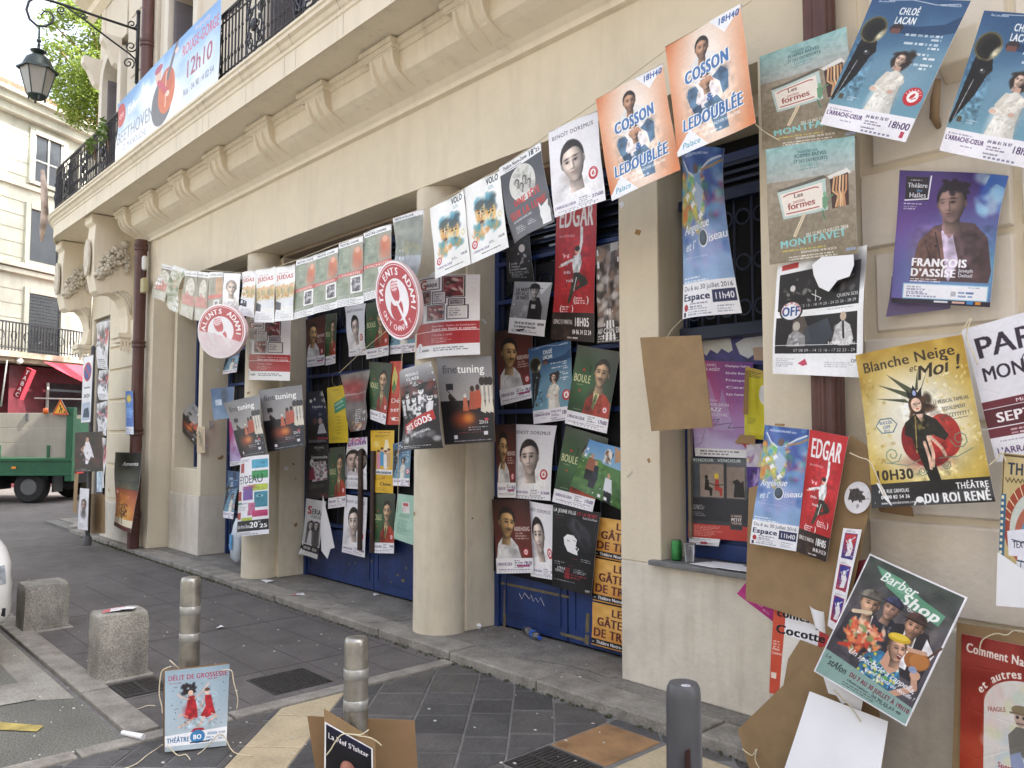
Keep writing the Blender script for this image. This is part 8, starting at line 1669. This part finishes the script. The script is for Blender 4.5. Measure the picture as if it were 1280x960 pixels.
for k in range(125):
    a_ = rs.uniform(0,math.tau); zz = rs.uniform(9.3,12.9); wd = 1.55*math.sin(min(1,(zz-8.6)/2.0)*math.pi/2)*(1-max(0,(zz-10.8)/2.4)**1.4) ; rr_ = wd*rs.uniform(.25,1)
    cc = (tb.x+rr_*math.cos(a_), tb.y+rr_*math.sin(a_), zz); leaves(cc, (.40,.40,.30), 230, .05, k, mb)
    if k % 4 == 0: lm.tube([(tb.x-.1,tb.y,zz-1.4),(tb.x+rr_*.5*math.cos(a_),tb.y+rr_*.5*math.sin(a_),zz-.5),cc], [.06,.035,.01], 5)
put('crown', mb, m_tleaf, tree); put('limb', lm, m_cardd, tree, smooth=True)
t2 = tree.copy(); C.objects.link(t2); t2.location = (-22.3, 9.6, 0); t2.scale = (1.35,1.35,1.35); t2['label'] = 'second plane tree of the square, behind the theatre, shading the cream house'
for ch in list(tree.children): q_ = ch.copy(); C.objects.link(q_); q_.parent = t2; q_.matrix_parent_inverse = Matrix.Translation(-Vector(tree.location))
# ================================================================ ACROSS THE SQUARE
OX, OY = -27.4, 5.7; E_ = Vector((-.5,.866,0)); N_ = Vector((.866,.5,0))
def PB(px, py):
    r = ray(px, py); k = (OX*N_.x+OY*N_.y)/(r.x*N_.x+r.y*N_.y); p = Vector((0,0,EYE))+r*k; return (p-Vector((OX,OY,0))).dot(E_), p.z
def bw(s_, d, z): return Vector((OX,OY,0)) + E_*s_ + N_*d + Vector((0,0,z))
class BBox(MB):
    def b(s, s0, s1, d0, d1, z0, z1, mi=0):
        v_ = [bw(*q) for q in ((s0,d0,z0),(s1,d0,z0),(s1,d1,z0),(s0,d1,z0),(s0,d0,z1),(s1,d0,z1),(s1,d1,z1),(s0,d1,z1))]
        return s.add(v_, [(0,1,2,3),(4,7,6,5),(0,4,5,1),(1,5,6,2),(2,6,7,3),(3,7,4,0)], mi)
BG = thing('stone_building','tall sunlit cream stone house across the square above the red awning','building',bw(0,-3,0))
m_bg = mat('sunlit_limestone', (.50,.495,.42), .8, var=.16, scale=1.2, bump=.2, stain=.2)
put('facade', BBox().b(-9,14,-6,0,3.6,11.2), m_bg, BG); put('ground_floor', BBox().b(-9,14,-6,-.3,-.1,3.6), mat('dark_shopfront',(.07,.06,.05),.8), BG)  # ground floor in one plain dark colour
put('roof_cornice', BBox().b(-9.2,14,-1,.25,10.9,11.15).b(-9.2,14,-1,.45,11.15,11.35).b(-9.2,14,-1,.6,11.35,11.5), m_bg, BG)
m_tile = mat('roof_tile', (.30,.20,.14), .9, var=.3, scale=8)
first = None
for k in range(56):
    s_ = -3.2+.16*k; mb = MB().tube([bw(s_,.62,11.52), bw(s_,-2.5,12.3)], .085, 7)
    put('roof_tile_row', mb, m_tile, BG)
put('roof_slope', BBox().add([bw(-9,.6,11.5),bw(14,.6,11.5),bw(14,-3,12.4),bw(-9,-3,12.4)], [(0,1,2,3)]), m_tile, BG)
for z, d in ((8.85,.10),(6.25,.18),(6.42,.28),(3.72,.12)): put('belt_course', BBox().b(-9,14,-.1,d,z,z+.14), m_bg, BG)
for z in [4.1+.42*k for k in range(5)]+[6.75+.42*k for k in range(5)]+[9.2+.42*k for k in range(4)]:
    put('masonry_joint', BBox().b(-9,-.45,-.02,.012,z,z+.02), mat('joint_tone',(.34,.33,.26),.9) if 'joint_tone' not in bpy.data.materials else bpy.data.materials['joint_tone'], BG)  # joint lines a little darker than the stone
m_wd = mat('window_dark', (.03,.035,.04), .15, var=.3, scale=2); m_wf = mat('window_frame_pale', (.5,.5,.48), .6)
for s0, s1, z0, z1, k in ((-.30,.75,9.2,10.6,0),(-.35,.70,6.75,8.3,1),(-.30,.85,3.95,5.75,1),(3.0,4.0,9.2,10.6,0),(3.0,4.0,6.75,8.3,0),(3.0,4.0,3.95,5.75,0),(-4.2,-3.2,6.75,8.3,0),(-4.2,-3.2,3.95,5.75,0)):
    wn = put('window', BBox().b(s0,s1,-.02,.015,z0,z1), m_wd, BG); put('window_surround', BBox().b(s0-.16,s0,0,.08,z0-.05,z1+.16).b(s1,s1+.16,0,.08,z0-.05,z1+.16).b(s0,s1,0,.10,z1,z1+.16).b(s0-.2,s1+.2,0,.16,z0-.16,z0-.05), m_bg, wn)
    if not k: put('glazing_bar', BBox().b((s0+s1)/2-.03,(s0+s1)/2+.03,.0,.05,z0,z1).b(s0,s1,0,.045,z0+.6,z0+.65).b(s0,s0+.07,0,.05,z0,z1).b(s1-.07,s1,0,.05,z0,z1), m_wf, wn)
mb = BBox()      # netting over the first floor window
for k in range(12): a_, b__ = bw(-.3+k*.1,.06,3.95), bw(-.3+k*.1,.06,5.7); mb.tube([a_,b__],.006,3)
for k in range(18): mb.tube([bw(-.3,.06,3.95+k*.1),bw(.85,.06,3.95+k*.1)],.006,3)
net = put('netting', mb, m_grey, BG); net['kind'] = 'stuff'
put('balcony_floor', BBox().b(-9,14,0,.75,3.72,3.88).b(-9,14,0,.62,3.60,3.72), mat('weathered_slab',(.34,.27,.20),.85,var=.2), BG)
r2 = thing('iron_railing','black iron railing on the first floor of the house across the square','railing',bw(0,.7,3.88))
put('hand_rail', BBox().b(-9,14,.68,.73,4.68,4.72), m_iron, r2); put('bottom_rail', BBox().b(-9,14,.69,.72,3.96,3.99), m_iron, r2)
bm0 = None; s_ = -2.2
while s_ < 3.2:
    if bm0 is None: bm0 = put('baluster', BBox().b(s_-.012,s_+.012,.69,.715,3.9,4.7), m_iron, r2); sb = s_
    else: same('baluster', bm0, E_*(s_-sb), r2)
    s_ += .105
for k in range(14): put('iron_ring', MB().tube([bw(-2.1+k*.4+.09*math.cos(t),.70,4.32+.14*math.sin(t)) for t in np.linspace(0,math.tau,11)], .012, 4), m_iron, r2)
# street-level: dark shop front, red awning, hanging sign, lights
m_awn = mat('crimson_awning', (.50,.035,.06), .75, var=.12, scale=2)
aw = thing('awning','crimson shop awning stretched out under the balcony across the square','awning',bw(1,.5,3.5))
A0, A1, A2, A3 = bw(-.35,.76,3.66), bw(4.5,.76,3.66), bw(4.5,2.6,2.55), bw(1.0,2.9,2.55)
mb = MB(); nn = 10
for j in range(nn+1):
    for i in range(nn+1):
        u, v_ = i/nn, j/nn; p = (A0*(1-u)+A1*u)*(1-v_)+(A3*(1-u)+A2*u)*v_; mb.v.append(tuple(p-Vector((0,0,.12*math.sin(math.pi*v_)))))
for j in range(nn):
    for i in range(nn): mb.f.append((j*(nn+1)+i,j*(nn+1)+i+1,(j+1)*(nn+1)+i+1,(j+1)*(nn+1)+i)); mb.m.append(0)
put('awning_cloth', mb, m_awn, aw, smooth=True); put('valance', MB().extr([A3,A2,A2-Vector((0,0,.2)),A3-Vector((0,0,.2))],(.01,0,0)), m_paper, aw)
put('awning_arm', MB().tube([bw(-.2,.3,2.6),A3],.025,6), m_wf, aw)
put('shop_front', BBox().b(-.9,4,-.3,.1,0,3.55), mat('shop_red',(.10,.012,.02),.5,var=.3), BG); put('shop_window', BBox().b(.4,3.6,.08,.13,1.0,3.1), m_wd, BG); put('shop_window_frame', BBox().b(.35,.42,.12,.17,1.0,3.1), m_wf, BG)
sgn = sheet('shop_sign','narrow red vertical sign with white capitals hanging beside the awning','tabac',[atd(33,459,22.5),atd(40,462,22.3),atd(24,499,22.3),atd(16,495,22.5)],('w',),cat='sign',th=.12,back=m_awn,wave=0,nx=2,ny=2)
for px, py in ((24,451),):
    p = atd(px,py,22.8); mb = MB().blob(p,.10,10,7); put('shop_lamp', mb, mat('lamp_white',(.8,.8,.75),.3) if 'lamp_white' not in bpy.data.materials else bpy.data.materials['lamp_white'], label='white globe lamp beside the red awning' if px == 24 else 'white lamp in the shadow under the red awning', cat='lamp', smooth=True)
string('slanted_pole','thin pale pole leaning against the wall left of the red sign',[atd(1,508,20),atd(9,450,20)],.02,'pole',m_wf)
# ---- tipper truck
TR = thing('truck','green open truck with beige side boards passing behind the corner','truck',atd(40,632,18))
cr = Vector((math.cos(YAW), math.sin(YAW), 0)); tp = atd(88,632,18); tp.z = 0
class TBox(MB):      # u metres left of the tail end, d metres away from the camera
    def b(s, u0, u1, d0, d1, z0, z1, mi=0):
        v_ = [tp - cr*q[0] + f_*q[1] + Vector((0,0,q[2])) for q in ((u0,d0,z0),(u1,d0,z0),(u1,d1,z0),(u0,d1,z0),(u0,d0,z1),(u1,d0,z1),(u1,d1,z1),(u0,d1,z1))]
        return s.add(v_, [(0,3,2,1),(4,5,6,7),(0,1,5,4),(1,2,6,5),(2,3,7,6),(3,0,4,7)], mi)
m_tg = mat('truck_green',(.008,.085,.035),.4,var=.15); m_tb = mat('beige_board',(.30,.28,.235),.75,var=.1,scale=2,stain=.2)
for k in range(3): put('side_board', TBox().b(.12,4.6,0,.05,1.03+.335*k,1.355+.335*k), m_tb, TR, bevel=.005)
for k in range(3): put('far_board', TBox().b(.12,4.6,2.1,2.15,1.03+.335*k,1.355+.335*k), m_tb, TR)
put('tail_board', TBox().b(.0,.05,.05,2.1,1.03,1.9), m_tg, TR)
put('side_rail', TBox().b(-.02,4.65,-.04,.08,.62,1.0), m_tg, TR, bevel=.02); put('rail_lip', TBox().b(-.02,4.65,-.07,.02,.94,1.01).b(-.02,4.65,-.06,.02,.62,.68), m_tg, TR, bevel=.01)
put('corner_post', TBox().b(-.03,.13,-.05,.10,.5,2.15), m_tg, TR, bevel=.015); put('bed_floor', TBox().b(0,4.6,.05,2.1,.95,1.0), m_tg, TR); put('chassis', TBox().b(.2,6.6,.5,1.6,.42,.7), m_dark, TR)
put('cab', TBox().b(4.75,6.7,.05,2.1,.55,2.3), m_tg, TR, bevel=.12); put('underrun_box', TBox().b(1.7,2.6,.15,.6,.30,.62), m_dark, TR, bevel=.02)
m_tyre = mat('tyre',(.02,.02,.02),.85,var=.2); 
for u_, d_ in ((1.0,.22),(5.2,.22),(1.0,1.85),(5.2,1.85)):
    c_ = tp - cr*u_ + f_*d_; 
    ty = put('tyre', MB().tube([c_ - f_*.14+Vector((0,0,.36)), c_ - f_*.10+Vector((0,0,.36)), c_+f_*.10+Vector((0,0,.36)), c_+f_*.14+Vector((0,0,.36))], [.32,.36,.36,.32], 24), m_tyre, TR, smooth=True, ang=40)
    put('rim', MB().tube([c_-f_*.15+Vector((0,0,.36)), c_-f_*.13+Vector((0,0,.36))], [.17,.2], 16), mat('rim_grey',(.12,.12,.12),.6) if 'rim_grey' not in bpy.data.materials else bpy.data.materials['rim_grey'], ty)
put('mudguard', TBox().b(.45,1.55,-.02,.3,.74,.78), m_tg, TR)
ws = sheet('warning_sign','yellow triangular roadworks sign standing on the truck\'s side board','works',[atd(65,498,17.9),atd(86,498,17.9),atd(86,519,17.9),atd(65,519,17.9)],('w',),cat='sign',th=.03,back=m_grey,wave=0,cut=[(.5,0),(1,.98),(0,.98)])
p = atd(57,514,17.9); put('orange_lamp', MB().lathe(p,[(.05,-.06),(.06,0),(.05,.06),(0,.08)],12), mat('amber_plastic',(.6,.12,.02),.3), label='small amber lamp on top of the truck\'s side board', cat='lamp', smooth=True)
# ---- white parked car, front corner in view
CAR = thing('parked_car','white hatchback parked at the kerb, only its front corner in view','car',(-8.5,.4,0))
m_cw = mat('white_car_paint',(.74,.74,.72),.22,var=.02,spec=.6); m_cb = mat('black_car_plastic',(.02,.02,.022),.5)
cx1 = -6.36; prof = [(cx1-.02,.20),(cx1+.03,.34),(cx1+.03,.52),(cx1-.02,.66),(cx1-.14,.76),(cx1-.95,.94),(cx1-1.05,.97),(cx1-1.75,1.40),(cx1-2.0,1.46),(cx1-3.2,1.44),(cx1-3.75,1.05),(cx1-3.95,.95),(cx1-4.0,.4),(cx1-3.9,.22)]
ny_ = 9; mb = MB(); y0, y1 = -.44, 1.36; nP = len(prof); cxm = cx1-2; 
for j in range(ny_):
    t_ = -1+2*j/(ny_-1); yy = (y0+y1)/2+(y1-y0)/2*math.copysign(abs(t_)**.8, t_)
    for (x, z) in prof:
        kx = 1-.085*abs(t_)**4; kz = 1-(.10*abs(t_)**3 if z > .9 else 0); tuck = (.16*max(0,(z-.95)/.5)*t_)
        mb.v.append((cxm+(x-cxm)*kx, yy-tuck, z*kz))
for j in range(ny_-1):
    for i in range(nP): mb.f.append((j*nP+i,(j+1)*nP+i,(j+1)*nP+(i+1)%nP,j*nP+(i+1)%nP)); mb.m.append(0)
mb.f += [tuple(range(nP)), tuple(range((ny_-1)*nP, ny_*nP))[::-1]]; mb.m += [0,0]
body = put('body', mb, m_cw, CAR, smooth=True, ang=35); body.modifiers.new('smooth','SUBSURF').levels = 2; body.modifiers['smooth'].render_levels = 2
bpy.context.view_layer.update()
from mathutils.bvhtree import BVHTree
_bv = BVHTree.FromObject(body, bpy.context.evaluated_depsgraph_get()); _bo = Vector(world_loc(body))
def on_body(name, ya, yb, za, zb, m, off=.006, n=8, k=3, par=CAR):      # a thin panel laid on the curved front of the body
    vs_ = []; fs_ = []
    for j in range(k+1):
        for i in range(n+1):
            y_, z_ = ya+(yb-ya)*i/n, za+(zb-za)*j/k; h_ = _bv.ray_cast(Vector((3,y_,z_))-_bo, Vector((-1,0,0)))
            x_ = (h_[0].x+_bo.x) if h_[0] is not None else cx1-.3
            vs_.append((x_+off, y_, z_))
    N_v = len(vs_); vs_ += [(p[0]-.02,p[1],p[2]) for p in vs_]
    fs_ = [(j*(n+1)+i, j*(n+1)+i+1, (j+1)*(n+1)+i+1, (j+1)*(n+1)+i) for j in range(k) for i in range(n)]
    ring = list(range(n+1))+[j*(n+1)+n for j in range(1,k+1)]+[k*(n+1)+i for i in range(n-1,-1,-1)]+[j*(n+1) for j in range(k-1,0,-1)]
    fs_ += [(b_,a_,a_+N_v,b_+N_v) for a_, b_ in zip(ring, ring[1:]+ring[:1])]
    return put(name, MB().add(vs_, fs_), m, par, smooth=True, ang=50)
m_hl = mat('headlight_glass',(.30,.32,.35),.06,spec=.9,var=.4,scale=20)
g_ = on_body('grille', -.12, 1.22, .25, .40, m_cb)
for k in range(4): on_body('grille_bar', -.10, 1.18, .285+.028*k, .293+.028*k, m_grey, .012, par=g_)
on_body('number_plate', .25, .72, .44, .54, m_paper, .012); on_body('headlight', .90, 1.22, .56, .68, m_hl, .004); on_body('headlight', -.28, .0, .56, .67, m_hl, .004); on_body('bonnet_gap', -.2, 1.05, .695, .703, m_cb, .002)
put('windscreen', MB().add([(cx1-1.02,-.15,1.0),(cx1-1.02,1.05,1.0),(cx1-1.72,.95,1.42),(cx1-1.72,-.05,1.42)], [(0,1,2,3)]), m_wd, CAR)
for x in (cx1-.75, cx1-3.2):
    for yy in (-.40,1.18):
        ty = put('tyre', MB().tube([(x,yy-.09,.3),(x,yy-.07,.3),(x,yy+.07,.3),(x,yy+.09,.3)], [.27,.3,.3,.27], 22), m_tyre, CAR, smooth=True, ang=40); put('rim', MB().tube([(x,yy-.10,.3),(x,yy+.10,.3)], .18, 14), m_steel, ty)

# ================================================================ HOUSES ADDED FOR THE LIGHT, behind the camera and never in view
OP = thing('added_house_row','added unseen house row behind the camera, bouncing light onto the theatre front','building',(-2,-10.5,0))
m_op = mat('ochre_render', (.44,.41,.36), .8, var=.06, scale=1.5, bump=.2, stain=.15)
put('facade', MB().box(-13,16,-17,-10.5,0,11), m_op, OP); put('roof', MB().extr([(-13.4,-10.1,11),(-13.4,-17.4,11),(-13.4,-13.7,13)], (29.8,0,0)), m_tile, OP); put('plinth', MB().box(-13.02,16.02,-10.56,-10.5,0,.8), m_slab, OP)
wn0 = None
for i in range(9):
    for j in range(3):
        x, z = -11.6+i*2.9, 1.2+j*3.3
        if wn0 is None: wn0 = put('window', MB().box(x,x+1.1,-10.5,-10.48,z,z+1.9), m_wd, OP); sh0 = [put('shutter', MB().box(x-.56,x-.02,-10.48,-10.43,z,z+1.9), m_shut, wn0), put('shutter', MB().box(x+1.12,x+1.66,-10.48,-10.43,z,z+1.9), m_shut, wn0)]; x_0, z_0 = x, z
        else:
            q_ = same('window', wn0, (x-x_0,0,z-z_0), OP)
            for s_h in sh0: same('shutter', s_h, (x-x_0,0,z-z_0), q_)

EB = thing('added_end_house','added unseen house right of the camera, blocking light from that end','building',(15,0,0))  # unseen house added to keep light out from the right
put('facade', MB().box(15,22,-10,3.4,0,9), m_op, EB); put('roof', MB().extr([(14.6,-10.2,9),(22.4,-10.2,9),(18.5,-10.2,11)], (0,13.8,0)), m_tile, EB)
for i in range(4):
    for j in range(3):
        o = put('window', MB().box(14.97,15.0,-8.6+i*2.8,-7.6+i*2.8,1.0+j*2.7,2.7+j*2.7), m_wd, EB)

# more of the truck: hinges, latches, lamps, plate
for u_ in (.5,1.6,2.7,3.8):
    put('hinge', TBox().b(u_,u_+.06,-.025,.0,1.02,1.30), m_tg, TR); put('latch', TBox().b(u_+.5,u_+.56,-.03,.0,1.86,2.02), m_grey, TR)
put('side_marker', TBox().b(1.2,1.3,-.075,-.07,.78,.83), mat('marker_amber',(.7,.25,.03),.3), TR); put('side_marker', TBox().b(2.6,2.7,-.075,-.07,.78,.83), bpy.data.materials['marker_amber'], TR)
put('mud_flap', TBox().b(.42,.46,.05,.42,.25,.62), m_tyre, TR); put('fuel_tank', TBox().b(2.8,3.7,.1,.6,.32,.62), m_grey, TR, bevel=.06); put('tail_lamp', TBox().b(-.06,-.03,.1,.4,.66,.76), mat('tail_red',(.5,.02,.02),.3), TR)
